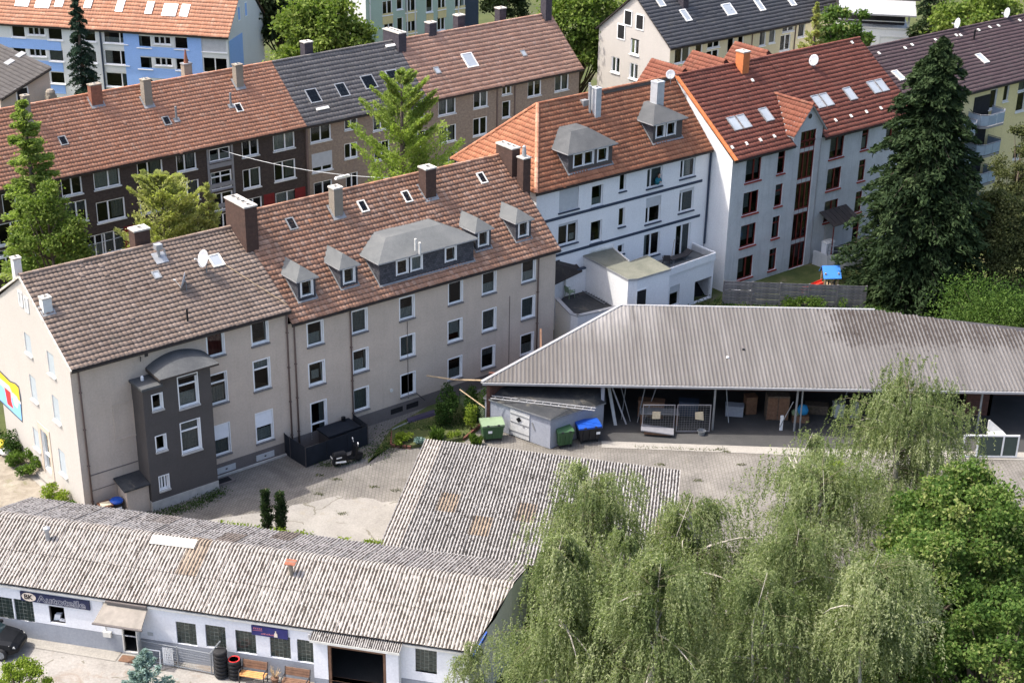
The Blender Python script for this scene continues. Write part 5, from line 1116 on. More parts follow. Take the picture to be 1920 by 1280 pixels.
# ================================================================ row of houses across the street
R6 = Roof(-.35, 8.22, 4.45, 12.5, 9.2, 8.3)
def row_house(label, u0, u1, wallm, tilem, specs, seed, tw=.28, tl=.36, low=None, verge=False):
    f = F6.sub(u0, 0); h = thing('terraced_house', label, 'house', f, group=None); L = u1-u0; mb = MB()
    for s in specs: s.setdefault('sill', 'offwhite'); s.setdefault('depth', .10)
    go = facade(h, f, mb, FRONT, 0, L, -.2, 8.15, specs, depth=.14, m=0, mrev=1)
    shell(mb, L, 8.85, 8.15, None, True, True, True, 0, 4.45, 12.3); mb.obj('wall', [wallm, 'white'], h); go()
    dark_floors(h, 0, L, 0, 8.85, (.1, 3.4, 6.0, 8.0))
    saddle(h, R6, -.02, L+(.25 if verge else .0), tilem, tw, tl, .035, .045, 3, seed); return h, f
dk_w = []
for (x, y, w, hh, c) in ((134, 346, 1.6, 1.6, 0), (200, 332, 2.1, 1.6, 2), (281, 316, 2.1, 1.6, 1), (349, 301, 1.7, 1.6, 1), (469, 274, 1.5, 1.6, 0), (532, 262, 2.0, 1.6, 2),
                         (144, 397, 1.6, 1.6, 0), (208, 394, 2.3, 1.6, 1), (286, 378, 2.1, 1.6, 0), (355, 358, 1.7, 1.6, 1), (472, 334, 1.6, 1.6, 1), (534, 319, 2.0, 1.6, 1), (475, 389, 1.6, 1.6, 0), (537, 376, 2.0, 1.6, 2), (30, 380, 2.0, 1.6, 0), (22, 436, 2.0, 1.6, 0), (12, 490, 1.6, 1.8, 0), (215, 452, 2.0, 1.7, 0), (92, 470, 2.2, 1.8, 0), (180, 462, 1.6, 1.8, 0)):
    dk_w.append(dict(p=(x, y), s=(w, hh), kind='two', split=(.5, .42, .56)[c], curtain=[None, curt('curtain_dim', .55, .95, .1, .95), curt('curtain', .05, .95, .05, .95)][c]))
q0, q1 = F6.sub(-28, 0).fac(388, 275)[0], F6.sub(-28, 0).fac(433, 262)[0]
for k in range(4): dk_w.append(dict(xz=((q0+q1)/2, 7.35-(0 if k == 0 else .35+1.75*k)), s=(q1-q0-.3, 1.0 if k == 0 else 1.45), kind='cross' if k == 1 else 'two', sill='rail', split=.48))
h6a, f6a = row_house('long dark brown brick terrace with orange tiled roof across the street', -28, 1.12, 'dark_brick', 'tile_orange', dk_w, 61, .24, .34)
mb = MB(); mb.box(q0-.1, q0+.08, -.06, 0, .5, 8.1); mb.box(q1-.08, q1+.1, -.06, 0, .5, 8.1)
for z in (3.0, 4.7, 6.3): mb.box(q0+.08, q1-.08, -.05, 0, z, z+.35)
parts(mb, 'stair_surround', 'rail', h6a)
mb = MB()
for x, y, w in ((505, 381, 1.0), (563, 369, 1.0), (45, 480, 1.3), (120, 462, 1.2), (250, 440, 1.5)):
    q = f6a.fac(x, y); mb.box(q[0]-w/2, q[0]+w/2, -.03, 0, q[2]-1.1, q[2]+.8)
parts(mb, 'red_panel', 'red_panel', h6a)
for x, y, su, sw, top, m in ((52, 228, .5, .5, 1.9, 'chimney_grey'), (180, 192, .9, .55, 1.35, 'chimney_red'), (276, 192, .65, .6, 1.75, 'chimney_grey'), (447, 158, .65, .6, 1.55, 'chimney_grey')):
    q = R6.px(f6a, x, y); o = chimney(h6a, q[0], q[1], su, sw, q[2]-.5, q[2]+top, m, 'chimney_grey', 1); flashing(o, R6, q[0], q[1], su, sw)
for x, y, m in ((118, 265, 'lead'), (312, 228, 'lead'), (447, 203, 'offwhite')): roof_window(h6a, R6, f6a, x, y, .6, .8, m, 'glass')
mb = MB()
for x, y in ((331, 226), (433, 200)): q = R6.px(f6a, x, y); mb.tube([q-Z*.1, q+Z*1.1], .09, 8); mb.obox(q-V3(.25, 0, 0)-R6.b()*.2, (.5, 0, 0), R6.b()*.4, R6.n()*.1)
parts(mb, 'vent_pipe', 'lead', h6a)
t = thing('chimney_stack', 'stubby chimney with cone cowl standing just behind the orange terrace roof', 'chimney', f6a); q = f6a.gr(356, 140, 12.6); chimney(t, q[0], 5.2, .7, .55, 11.2, 13.35, 'chimney_grey', 'lead', 1, 'stack'); MB().lathe((q[0], 5.2, 13.4), [(.2, 0), (.05, 1.1)], 8).obj('cowl', 'chimney_red', t)
bw = []
for x, y, w, hh, sh in ((601, 247, 2.0, 1.6, 0), (604, 303, 2.0, 1.6, .75), (658, 230, 1.3, 1.1, 0), (714, 226, 1.6, 1.6, 0), (658, 282, 1.3, 1.3, 0), (716, 282, 1.6, 1.6, 0), (782, 208, 1.6, 1.5, 0), (784, 262, 1.6, 1.5, 0), (606, 357, 1.8, 1.6, 0), (660, 340, 1.2, 1.5, 0)): bw.append(dict(p=(x, y), s=(w, hh), kind='two', shutter=sh, curtain=curt('curtain_dim', .05, .5, .1, .9) if w == 1.6 else None))
h6b, f6b = row_house('tan brick terrace with charcoal tiled roof and four roof windows in a line', 1.12, 13.57, 'tan_brick', 'tile_charcoal', bw, 62, .30, .42)
for x, y, w in ((587, 181, 1.1), (641, 170, 1.0), (691, 155, 1.25), (737, 145, 1.15)): roof_window(h6b, R6, f6b, x, y, w, 1.35, 'zinc', 'glass')
mb = MB()
for x, y, w in ((605, 207, 1.2), (734, 89, 1.2)): q = R6.px(f6b, x, y); mb.obox(q-V3(w/2, 0, 0)+R6.n()*.08, (w, 0, 0), R6.b()*.22, R6.n()*.1)
parts(mb, 'snow_guard', 'white', h6b)
q = f6b.gr(571, 100, 12.5); chimney(h6b, q[0], 5.1, .8, .7, 11.5, 13.5, 'chimney_slate', 'mortar', 1)
mb = MB(); mb.box(.0, .18, -.16, -.02, 0, 8.1); parts(mb, 'downpipe', 'pipe_brown', h6b)
cw = []
for x, y, w, hh in ((838, 199, 1.9, 1.5), (901, 185, 1.6, 1.6), (950, 168, 1.1, .9), (949, 205, .95, 1.5), (1002, 165, 1.6, 1.5), (1053, 155, 1.7, 1.5), (839, 251, 1.9, 1.5), (900, 237, 1.6, 1.6), (842, 303, 1.9, 1.5), (902, 290, 1.6, 1.5)): cw.append(dict(p=(x, y), s=(w, hh), kind='two' if w > 1 else 'one', curtain=curt('curtain_dim', .1, .9, .05, .9) if w in (1.9, 1.7) else None))
h6c, f6c = row_house('tan brick end-of-terrace house with terracotta tiled roof and dark chimneys', 13.57, 31.4, 'tan_brick', 'tile_terra', cw, 63, .30, .42, verge=True)
roof_window(h6c, R6, f6c, 880, 114, 1.2, 1.5, 'white'); roof_window(h6c, R6, f6c, 819, 133, .55, .7, 'lead', name='roof_hatch'); roof_window(h6c, R6, f6c, 981, 101, .5, .65, 'lead', name='roof_hatch')
chimney(h6c, .1, 4.6, .8, 2.3, 11.3, 13.3, 'chimney_slate', 'mortar', 5)
for x, y, w in ((814, 66, 4.6), (878, 55, 5.4), (955, 41, 5.4)): q = f6c.gr(x, y, 12.5); chimney(h6c, q[0], w, .8, .7, 11.3, 13.5, 'chimney_slate', 'mortar', 1)
chimney(h6c, 17.3, 4.2, .75, .75, 11.5, 14.2, 'chimney_slate', 'mortar', 1)
mb = MB(); q = f6c.fac(932, 190)[0]; mb.box(q-.06, q+.06, -.08, -.02, 0, 8.1); q = f6c.fac(965, 180)[0]; mb.box(q-.06, q+.06, -.08, -.02, 0, 8.1); parts(mb, 'downpipe', 'pipe_brown', h6c)

# ---- blue and white block (top left)
_q = far(230, 105, 158); F7 = Fr(_q, -10.3); h7 = thing('apartment_block', 'white block with sky-blue panels and orange roof full of bright roof windows', 'house', F7)
z7 = F7.fac(430, 70)[2]; E7 = F7.fac(430, 70)[0]; e7r = F7.side(488, 35, E7); p7 = F7.side(449, 0, E7)
R7 = Roof(-.3, z7, 5.4, z7+5.1, 11.0, z7); mb = MB(); sp = []
LX = -34
for r, yy in enumerate((69, 109, 151)):
    for x, w, k, s in ((34, 1.5, 'one', 0), (103, 1.6, 'one', 0), (168, 1.3, 'one', 0), (270, 1.5, 'one', 0), (340, 1.5, 'one', 0)):
        dy = {34: -10, 103: -5, 168: -2, 270: 9, 340: 12}[x]; sp.append(dict(p=(x+r*2.5, yy+dy), s=(w, 1.25), kind=k))
    for x, dy in ((68, -10), (304, 7)):
        for dx in (-10, 0, 10): sp.append(dict(p=(x+dx+r*2.5, yy+dy+dx*.05), s=(.7, .8), kind='one'))
    sp.append(dict(p=(216+r*2.5, yy-1), s=(2.6, 1.5), kind='two', split=.68)); sp.append(dict(p=(401+r*2.5, yy+14), s=(2.6, 1.6), kind='two' if r else 'one', shutter=0 if r else .97))
for s in sp: s.update(sill='white', depth=.1)
go = facade(h7, F7, mb, FRONT, LX, E7-.2, -.3, z7-.05, sp, depth=.14, m=0, mrev=1)
D7 = 10.7
mb.poly([(E7-.2, 0, -.3), (E7-.2, D7, -.3), (E7-.2, D7, z7), (E7-.2, 5.4, z7+4.9), (E7-.2, 0, z7)]); mb.poly([(LX, D7, -.3), (E7-.2, D7, -.3), (E7-.2, D7, z7), (LX, D7, z7)]); mb.poly([(LX, 0, -.3), (LX, D7, -.3), (LX, D7, z7), (LX, 0, z7)])
mb.obj('wall', ['pale_grey', 'white'], h7); go()
mb = MB()
def bluep(xa, xb, ya, yb): a, b = F7.fac(xa, ya), F7.fac(xb, yb); return a, b
xs = [F7.fac(x, 90)[0] for x in (233, 262, 352, 378)]
def bl(u0, u1, za, zb): mb.box(u0, u1, -.03, 0.0, za, zb)
bl(xs[0], xs[1], 0, z7-.15); bl(xs[2], xs[3], 0, z7-.15)
zr7 = [F7.fac(304, yy+7)[2] for yy in (69, 109, 151)]
for i in range(3): bl(xs[1], xs[2], zr7[i]-1.75, zr7[i]-.72)
xw = [F7.fac(x, 90)[0] for x in (48, 115)]
for i in range(3): bl(xw[0]-8, xw[1], zr7[i]-1.75, zr7[i]-.72)
mb.box(E7-.2, E7-.17, .3, 4.2, 0, z7-.5); parts(mb, 'blue_panel', 'blue_wall', h7)
dark_floors(h7, LX, E7-.2, 0, D7, (.1, 1.6, 3.8, 6, z7-.2))
saddle(h7, R7, LX, E7, 'tile_orange', .32, .46, .035, .05, 2, 71)
for x, y, w, f in ((44, 2, 1.5, 'white'), (82, 5, 1.6, 'white'), (113, 3, .9, 'white'), (167, 5, .8, 'white'), (226, 12, .8, 'white'), (281, 16, .75, 'white'), (319, 20, 1.5, 'white'), (347, 21, .9, 'white')): roof_window(h7, R7, F7, x, y, w, 1.5, f, 'glass_sky')
for x, y in ((451, 26), (464, 18)):
    q = F7.side(x, y, E7); mb = MB(); fc = Face((E7-.2, 0, 0), (0, 1, 0), (-1, 0, 0)); bars(mb, fc, q[1]-.4, q[1]+.4, q[2]-.75, q[2]+.75, .1, -.04, .0); o = mb.obj('window', 'white', h7); MB().poly([fc.P(q[1]-.3, -.02, q[2]-.65), fc.P(q[1]+.3, -.02, q[2]-.65), fc.P(q[1]+.3, -.02, q[2]+.65), fc.P(q[1]-.3, -.02, q[2]+.65)]).obj('pane', 'blue_wall', o)
q = F7.fac(188, 60); MB().tube([(q[0], -.1, 0), (q[0], -.1, z7)], .09, 6).obj('downpipe', 'navy', h7)
# ---- dark roofed house at the left edge
_q = far(96, 170, 139); F8 = Fr(_q, 41); h8 = thing('house', 'house with charcoal roof and tan wall cut off by the left edge', 'house', F8)
za = F8.fac(97, 128)[2]; zb = F8.fac(0, 187); mb = MB()
ul = zb[0]; zl = zb[2]
mb.poly([(0, 0, -.3), (ul, 0, -.3), (ul, 0, zl), (0, 0, za)]); mb.poly([(0, 0, -.3), (0, 12, -.3), (0, 12, za), (0, 0, za)]); mb.poly([(ul, 12, -.3), (0, 12, -.3), (0, 12, za), (ul, 12, zl)]); mb.poly([(ul, 0, -.3), (ul, 12, -.3), (ul, 12, zl), (ul, 0, zl)]); mb.obj('wall', 'tan', h8)
bb = V3(-ul, 0, za-zl); LL = np.linalg.norm(bb); bb /= LL
tiles('roof_tiles', h8, 'tile_dark', V3(ul, -.3, zl+.1), (0, 1, 0), bb, lambda q: (0, 12.5), LL+.2, .30, .42, .035, .05, 3, 81)
mb = MB(); mb.hexa([V3(ul, -.35, zl-.08), V3(.1, -.35, za-.08), V3(.1, 12, za-.08), V3(ul, 12, zl-.08), V3(ul, -.35, zl+.09), V3(.1, -.35, za+.09), V3(.1, 12, za+.09), V3(ul, 12, zl+.09)]); mb.obj('roof_deck', 'gutter', h8)
q = F8.fac(42, 180); mb = MB(); bars(mb, FRONT, q[0]-.6, q[0]+.6, q[2]-.8, q[2]+.8, .12, -.05, 0); o = mb.obj('window', 'white', h8); mb = MB(); mb.box(q[0]-.5, q[0]+.5, -.03, -.01, q[2]-.7, q[2]+.7); mb.obj('pane', 'dark', o)
mb = MB(); n = np.cross((0, 1, 0), bb); n = n if n[2] > 0 else -n
for x, y in ((38, 112), (17, 126)):
    P = onplane(x, y, F8.g(ul, 0, zl), n[0]*F8.U+n[1]*F8.W+n[2]*Z); q = F8.l(P); mb.obox(q+n*.1, (0, 1.0, 0), bb*.8, n*.12)
parts(mb, 'roof_window', 'lead', h8)
t = thing('chimney_stack', 'round-topped grey chimney between the left dark roof and the orange terrace', 'chimney', F8); q = F8.fac(85, 185); mb = MB(); mb.box(q[0]-.4, q[0]+.4, -1.6, -.8, 4, q[2]+.6); mb.obj('stack', 'chimney_grey', t); MB().lathe((q[0], -1.2, q[2]+.6), [(.42, 0), (.42, .3), (.3, .5)], 10).obj('pot', 'chimney_grey', t)
# ---- pale green block (top centre)
_q = far(770, 45, 172); F9 = Fr(_q, 40); h9 = thing('apartment_block', 'pale green block with mustard panels between its windows and a pale gable', 'house', F9)
c9 = F9.fac(686, 30)[0]; r9 = F9.fac(866, 20)[0]; z9 = 10.6; mb = MB(); sp = []
for x, y, w in ((726, 15, 1.3), (749, 5, .8), (770, 10, 1.5), (805, 10, .9), (828, 5, 1.1), (862, 3, 1.4), (750, 46, .8), (771, 49, 1.5), (827, 44, 1.1), (862, 38, 1.4), (729, 52, 1.3), (806, 45, .9), (1, -9, 1), ):
    if x > 10: sp.append(dict(p=(x, y), s=(w, 1.55), kind='two' if w > 1 else 'one', sill='white', depth=.1))
go = facade(h9, F9, mb, FRONT, c9, r9, -.3, z9, sp, depth=.14, m=0, mrev=1)
mb.poly([(c9, 0, -.3), (c9, 12, -.3), (c9, 12, z9), (c9, 6, z9+4), (c9, 0, z9)], 2); mb.poly([(r9, 0, -.3), (r9, 12, -.3), (r9, 12, z9), (r9, 0, z9)], 0); mb.poly([(c9, 12, -.3), (r9, 12, -.3), (r9, 12, z9), (c9, 12, z9)], 2)
mb.obj('wall', ['pale_green', 'white', 'pale_grey'], h9); go()
mb = MB()
for x, y, w in ((727, 35, 1.4), (771, 30, 1.5), (806, 36, 1.0), (829, 24, 1.2), (863, 21, 1.4), (772, 68, 1.5)): q = F9.fac(x, y); mb.box(q[0]-w/2, q[0]+w/2, -.03, 0, q[2]-.6, q[2]+.6)
parts(mb, 'mustard_panel', 'yellow_wall', h9)
dark_floors(h9, c9, r9, 0, 12, (.1, 3.6, 6, 8.4, 10.4)); R9 = Roof(-.5, z9-.1, 6, z9+4.2, 12.5, z9); saddle(h9, R9, c9-.2, r9+.2, 'tile_slate', .4, .5, .03, .04, 2, 91)
mb = MB()
for x in (694, 763, 778, 859): q = F9.fac(x, 40)[0]; mb.box(q-.07, q+.07, -.1, -.02, 0, z9)
parts(mb, 'downpipe', 'pale_grey', h9)
d9 = thing('apartment_block', 'dark slate-clad block right of the pale green block', 'house', F9); mb = MB(); mb.box(r9+.05, r9+3.4, 1.2, 11, -.3, 12); mb.obj('wall', 'navy', d9); mb = MB(); mb.box(r9, r9+3.5, 1.1, 11.1, 12, 12.2); mb.obj('roof', 'felt_dark', d9)
q = F9.fac(880, 18); mb = MB(); mb.box(q[0]-.25, q[0]+.25, 1.15, 1.19, q[2]-1.4, q[2]+1.4); mb.obj('window', 'shutter', d9)
# ---- cream house with slate roof (top right)
_q = far(1230, 91, 145); F10 = Fr(_q, 40); w10 = F10.side(1257, 88, 0)[1]; F10 = F10.sub(0, w10)
h10 = thing('apartment_house', 'cream house with slate grey roof behind the trees at the top right', 'house', F10)
z10 = F10.side(1257, 88, 0)[2]; R10 = Roof(-.3, z10-.1, 4.9, z10+4.1, 10.1, z10-.1); L10 = 26; mb = MB(); sp = []
for x, y, w, hh in ((1279, 102, 2.0, 1.6), (1310, 98, .95, 1.7), (1338, 82, 1.7, .8), (1370, 84, .9, 1.6), (1389, 79, .8, 1.5), (1430, 71, .9, 1.6), (1448, 67, .9, 1.5), (1478, 52, 1.7, .8), (1503, 54, 1.0, 1.7), (1335, 110, 1.7, 1.6), (1472, 80, 1.5, 1.6), (1281, 152, 2, 1.6), (1312, 146, .95, 1.6)): sp.append(dict(p=(x, y), s=(w, hh), kind='two' if w > 1.2 else 'one', sill='white', depth=.1))
go = facade(h10, F10, mb, FRONT, 0, L10, -.3, z10, sp, depth=.14, m=0, mrev=1)
gs = []
for x, y in ((1178, 34), (1200, 42), (1190, 88), (1154, 122), (1188, 134), (1165, 60)): gs.append(dict(p=(x, y), s=(1.15, 1.5), kind='two', sill='white', depth=.1))
gs2 = [g for g in gs if F10.side(*g['p'], 0)[2]+.8 < z10]
fcg = Face((0, 0, 0), (0, 1, 0), (1, 0, 0))
go2 = facade(h10, F10, mb, fcg, 0, 9.8, -.3, z10, gs2, side=0.0, depth=.14, m=2, mrev=1); mb.poly([(0, 0, z10), (0, 9.8, z10), (0, 4.9, z10+3.9)], 2)
mb.poly([(0, 9.8, -.3), (L10, 9.8, -.3), (L10, 9.8, z10), (0, 9.8, z10)]); mb.poly([(L10, 0, -.3), (L10, 9.8, -.3), (L10, 9.8, z10), (L10, 4.9, z10+3.9), (L10, 0, z10)])
mb.obj('wall', ['pale_yellow', 'white', 'cream'], h10); go(); go2()
for g in gs:
    if g in gs2: continue
    q = F10.side(*g['p'], 0); mb = MB(); bars(mb, fcg, q[1]-.55, q[1]+.55, q[2]-.75, q[2]+.75, .1, -.05, 0); o = mb.obj('window', 'white', h10); mb = MB(); mb.box(-.03, -.01, q[1]-.46, q[1]+.46, q[2]-.66, q[2]+.66); mb.obj('pane', 'dark', o)
dark_floors(h10, 0, L10, 0, 9.8, (.1, 2.8, 5.3, 7.8, z10-.2))
saddle(h10, R10, -.25, L10, 'tile_slate', .32, .42, .03, .045, 3, 101)
for x, y, w, f in ((1236, 3, .8, 'offwhite'), (1285, 30, .8, 'white'), (1366, 19, 1.3, 'white'), (1424, 11, .75, 'white'), (1482, 2, .75, 'white')): roof_window(h10, R10, F10, x, y, w, 1.4, f)
q = R10.px(F10, 1281, 10); chimney(h10, q[0], q[1], .7, .7, q[2]-.6, q[2]+1.6, 'chimney_slate', 'mortar', 1)
mb = MB()
for x in (1410, 1490): q = F10.fac(x, 70)[0]; mb.tube([(q, -.06, 0), (q, -.06, z10)], .06, 6)
parts(mb, 'downpipe', 'pipe_brown', h10)
# ---- pale blue house with balcony (top right edge)
_q = far(1690, 60, 150); F11 = Fr(_q, -9); h11 = thing('house', 'pale blue house with white awning and brown recessed balcony between trees', 'house', F11)
P = lambda x, y: F11.fac(x, y)
mb = MB(); a, b = P(1630, 40)[0], P(1704, 60)[0]; zt = P(1704, 58)[2]; mb.box(a-3, b, 0, 9, -.3, zt); mb.obj('wall', 'white_wall', h11)
zb_ = P(1700, 32)[2]; mb = MB(); mb.box(a-3, b-.3, 2.2, 9, zt, zb_+.8); mb.obj('upper_wall', 'dark_frame', h11)
mb = MB(); mb.hexa([(a-3, -.6, zb_+.1), (b+.5, -.6, zb_+.1), (b+.5, 2.6, zb_+1.0), (a-3, 2.6, zb_+1.0), (a-3, -.6, zb_+.25), (b+.5, -.6, zb_+.25), (b+.5, 2.6, zb_+1.15), (a-3, 2.6, zb_+1.15)]); mb.obj('awning', 'fascia', h11)
mb = MB(); mb.hexa([(a-3.5, 2.3, zb_+1.1), (b+1, 2.3, zb_+1.1), (b+1, 9, zb_+4), (a-3.5, 9, zb_+4), (a-3.5, 2.3, zb_+1.25), (b+1, 2.3, zb_+1.25), (b+1, 9, zb_+4.15), (a-3.5, 9, zb_+4.15)]); mb.obj('roof', 'tile_taupe', h11)
mb = MB(); mb.box(a-3, b, -.05, .08, zt+.02, zt+.2); mb.box(a-3, b, -.02, .03, zt+.75, zt+.83); mb.box(b-.2, b-.02, -.02, .2, zt+.2, zb_+.2); mb.obj('balustrade', 'offwhite', h11)
q = P(1672, 78); mb = MB(); bars(mb, FRONT, q[0]-1.2, q[0]+1.6, q[2]-1.5, q[2]+.5, .15, -.04, 0); mb.obj('window', 'pale_grey', h11)
# ================================================================ corrugated roofs
def corr_mesh(name, nw, pitch, path, a, amp, seg=6, mat=None, lip=0.02, trap=False):
    """wavy sheet: nw waves along unit vector a, swept along a path of (point, normal)"""
    a = np.asarray(a, float); ph = np.arange(nw*seg+1)/seg
    if trap: h = np.interp(ph % 1.0, [0, .18, .32, .68, .82, 1.0], [1, 1, 0, 0, 1, 1])*amp
    else: h = amp*(.5+.5*np.cos(2*np.pi*ph))
    X = ph*pitch; rows = []
    for p, n in path: rows.append(np.asarray(p, float)[None, :]+X[:, None]*a[None, :]+h[:, None]*np.asarray(n, float)[None, :])
    V = np.concatenate(rows); m = len(X); F, T = [], []
    for r in range(len(path)-1):
        i = np.arange(m-1); F.append(np.stack([r*m+i, r*m+i+1, (r+1)*m+i+1, (r+1)*m+i], -1)); T.append(1-(h[:-1]+h[1:])/2/amp)
    me = npmesh(name, V, np.concatenate(F), np.concatenate(T), 'trough', True); me.materials.append(M[mat]); return me
def put(name, me, parent, loc):
    o = bpy.data.objects.new(name, me); COL.objects.link(o); o.parent = parent; o.location = [float(x) for x in loc]; return o
def slope_path(b, n, L, k=3, lip=0.03): return [(b*L*i/k, n) for i in range(k+1)] if not lip else [(b*L*i/k+n*lip*(1-i/k), n) for i in range(k+1)]
rgc = random.Random(12)
# ---- workshop in the foreground
ws = thing('workshop', 'long low white workshop with corrugated fibre-cement roof, shop signs and glass-block windows', 'workshop', WS)
PIT = .177; a = V3(1, 0, 0); U0, NS = -8.37, 24; SW = 6*PIT
ev, rg, rv = V3(0, -.13, 2.98), V3(0, 3.72, 4.33), V3(0, 7.5, 2.98)
bf = rg-ev; Lf = np.linalg.norm(bf); bf /= Lf; nf = V3(0, -bf[2], bf[1]); br = rg-rv; Lr = np.linalg.norm(br); br /= Lr; nr = V3(0, -br[2], br[1])
nr = nr if nr[2] > 0 else -nr
cr_ = .3
lf = (Lf-cr_+.12)/2; lr = (Lr-cr_+.12)/2
mf = corr_mesh('roof_sheet', 6, PIT, slope_path(bf, nf, lf+.1, 4), a, .055, 6, 'fibre'); mr = corr_mesh('roof_sheet', 6, PIT, slope_path(br, nr, lr+.1, 3), a, .055, 6, 'fibre_rear')
arc = []
for i in range(9):
    t = i/8; p = (1-t)**2*(rg-bf*cr_)+2*t*(1-t)*rg+t*t*(rg-br*cr_); n = nf*(1-t)+nr*t; arc.append((p-rg, n/np.linalg.norm(n)))
arc = [(p+n*.03, n) for p, n in arc]
mc = corr_mesh('ridge_sheet', 6, PIT, arc, a, .055, 6, 'fibre')
for i in range(NS):
    u = U0+i*SW
    for r in range(2):
        put('roof_sheet', mf, ws, ev+a*u+bf*(r*lf)+nf*(.012*(i % 2))); put('roof_sheet', mr, ws, rv+a*u+br*(r*lr)+nr*(.012*(i % 2)))
    put('ridge_sheet', mc, ws, rg+a*u+Z*(.006*(i % 2)))
u = U0+NS*SW; put('ridge_sheet', mc, ws, rg+a*u)
for r in range(2):       # last front sheets cut on the skew of the end wall
    mk = mf.copy()
    for v in mk.vertices: q_ = V3(*v.co) @ bf; v.co.x = min(v.co.x, max(.02, SW*(q_+r*lf)/(2*lf)))
    put('roof_sheet', mk, ws, ev+a*u+bf*(r*lf))
for r in range(2): put('roof_sheet', mr, ws, rv+a*u+br*(r*lr))
U1 = U0+NS*SW
mb = MB(); mb.hexa([ev+a*U0-nf*.12+V3(0, .1, 0), ev+a*U1-nf*.12+V3(0, .1, 0), rg+a*U1-Z*.12, rg+a*U0-Z*.12, ev+a*U0-nf*.02, ev+a*U1-nf*.02, rg+a*U1-Z*.02, rg+a*U0-Z*.02]); mb.hexa([rv+a*U0-nr*.12, rv+a*U1-nr*.12, rg+a*U1-Z*.12, rg+a*U0-Z*.12, rv+a*U0-nr*.02, rv+a*U1-nr*.02, rg+a*U1-Z*.02, rg+a*U0-Z*.02]); mb.obj('roof_deck', 'gutter', ws)
# front wall
WW = [(7, 1139), (45.5, 1144.5), (349.5, 1187.5), (404.5, 1193.5), (461, 1203.5), (525.5, 1212.5), (576.5, 1221), (799, 1239)]
holes = []; gb = []
for x, y in WW:
    q = WS.fac(x, y); holes.append((q[0]-.5, q[0]+.5, q[2]-.62, q[2]+.62)); gb.append(holes[-1])
q = WS.fac(107, 1152); sw_h = (q[0]-.4, q[0]+.4, q[2]-.47, q[2]+.47); holes.append(sw_h)
q = WS.fac(246, 1195); door_h = (q[0]-.45, q[0]+.45, 0.02, 1.98); holes.append(door_h)
ga = WS.fac(594, 1230)[0]; gz = WS.fac(752, 1230)[0]
mb = MB(); wall_face(mb, FRONT, -8.3, ga+.2, .95, 2.9, holes, .14, 0, 0); wall_face(mb, Face((0, -.015, 0), (1, 0, 0), (0, 1, 0)), -8.3, ga+.2, -.1, .95, [(door_h[0], door_h[1], .0, .95)], .1, 1, 0)
wall_face(mb, FRONT, gz-.2, 17.0, .95, 2.9, [h for h in holes if h[0] > gz], .14, 0, 0); wall_face(mb, Face((0, -.015, 0), (1, 0, 0), (0, 1, 0)), gz-.2, 17.0, -.1, .95, [], .1, 1, 0)
mb.poly([(17.0, 0, -.1), (17.75, 1.9, -.1), (17.75, 1.9, 3.55), (17.0, 0, 2.88)], 2); mb.poly([(17.75, 1.9, -.1), (18.12, 3.72, -.1), (18.12, 3.72, 4.2), (17.75, 1.9, 3.55)], 2); mb.poly([(18.12, 3.72, -.1), (18.12, 7.4, -.1), (18.12, 7.4, 2.9), (18.12, 3.72, 4.2)], 2); mb.poly([(-8.3, 7.4, -.1), (17, 7.4, -.1), (17, 7.4, 2.9), (-8.3, 7.4, 2.9)], 2); mb.poly([(-8.3, 0, -.1), (-8.3, 7.4, -.1), (-8.3, 7.4, 2.9), (-8.3, 3.72, 4.2), (-8.3, 0, 2.9)], 2)
mb.obj('wall', ['lavender', 'grey_plinth', 'pale_grey'], ws)
# garage bay, stands a little proud
gp = -.42; fcg = Face((0, gp, 0), (1, 0, 0), (0, 1, 0)); mb = MB(); g0, g1 = WS.fac(615, 1240, gp)[0], WS.fac(724, 1255, gp)[0]; gt = WS.fac(670, 1215, gp)[2]
wall_face(mb, fcg, ga, gz, .55, 2.72, [(g0, g1, .55, gt)], .3, 0, 2); wall_face(mb, Face((0, gp-.012, 0), (1, 0, 0), (0, 1, 0)), ga, gz, -.1, .55, [(g0, g1, -.1, .55)], .3, 1, 2)
for u in (ga, gz): mb.poly([(u, gp, -.1), (u, .05, -.1), (u, .05, 2.72), (u, gp, 2.72)])
mb.obj('garage_front', ['lavender', 'grey_plinth', 'wood_brown'], ws)
mb = MB(); mb.box(g0+.02, g1-.02, gp+.02, gp+.14, gt-.16, gt-.02, 0)
for u in (g0+.02, g1-.14): mb.box(u, u+.12, gp+.02, gp+.14, -.05, gt-.16, 0)
mb.obj('garage_frame', 'wood_brown', ws)
k = int((gz-ga+.2)/.72); cpit = (gz-ga+.2)/k/8
me = corr_mesh('canopy_sheet', 8, cpit, slope_path(V3(0, .62, .22), V3(0, -.33, .94), 1.0, 2, 0), a, .03, 5, 'fibre_mid')
for i in range(k): put('canopy_sheet', me, ws, V3(ga-.1+i*8*cpit, gp-.16, 2.72))
mb = MB(); mb.box(ga-.1, gz+.1, gp-.18, gp-.14, 2.6, 2.72); mb.obj('canopy_fascia', 'offwhite', ws)
# glass blocks
for h in gb:
    mb = MB(); mb.box(h[0]+.005, h[1]-.005, .09, .13, h[2]+.005, h[3]-.005); o = mb.obj('window', 'block_mortar', ws); mb = MB(); nx, nz = 5, 6
    for i in range(nx):
        for j in range(nz):
            w_, h_ = (h[1]-h[0])/nx, (h[3]-h[2])/nz; x, z = h[0]+i*w_, h[2]+j*h_
            mb.box(x+.016, x+w_-.016, .06+.012*((i*7+j*3) % 3), .10, z+.016, z+h_-.016)
    mb.obj('glass_block', 'block_glass', o, kind='stuff')
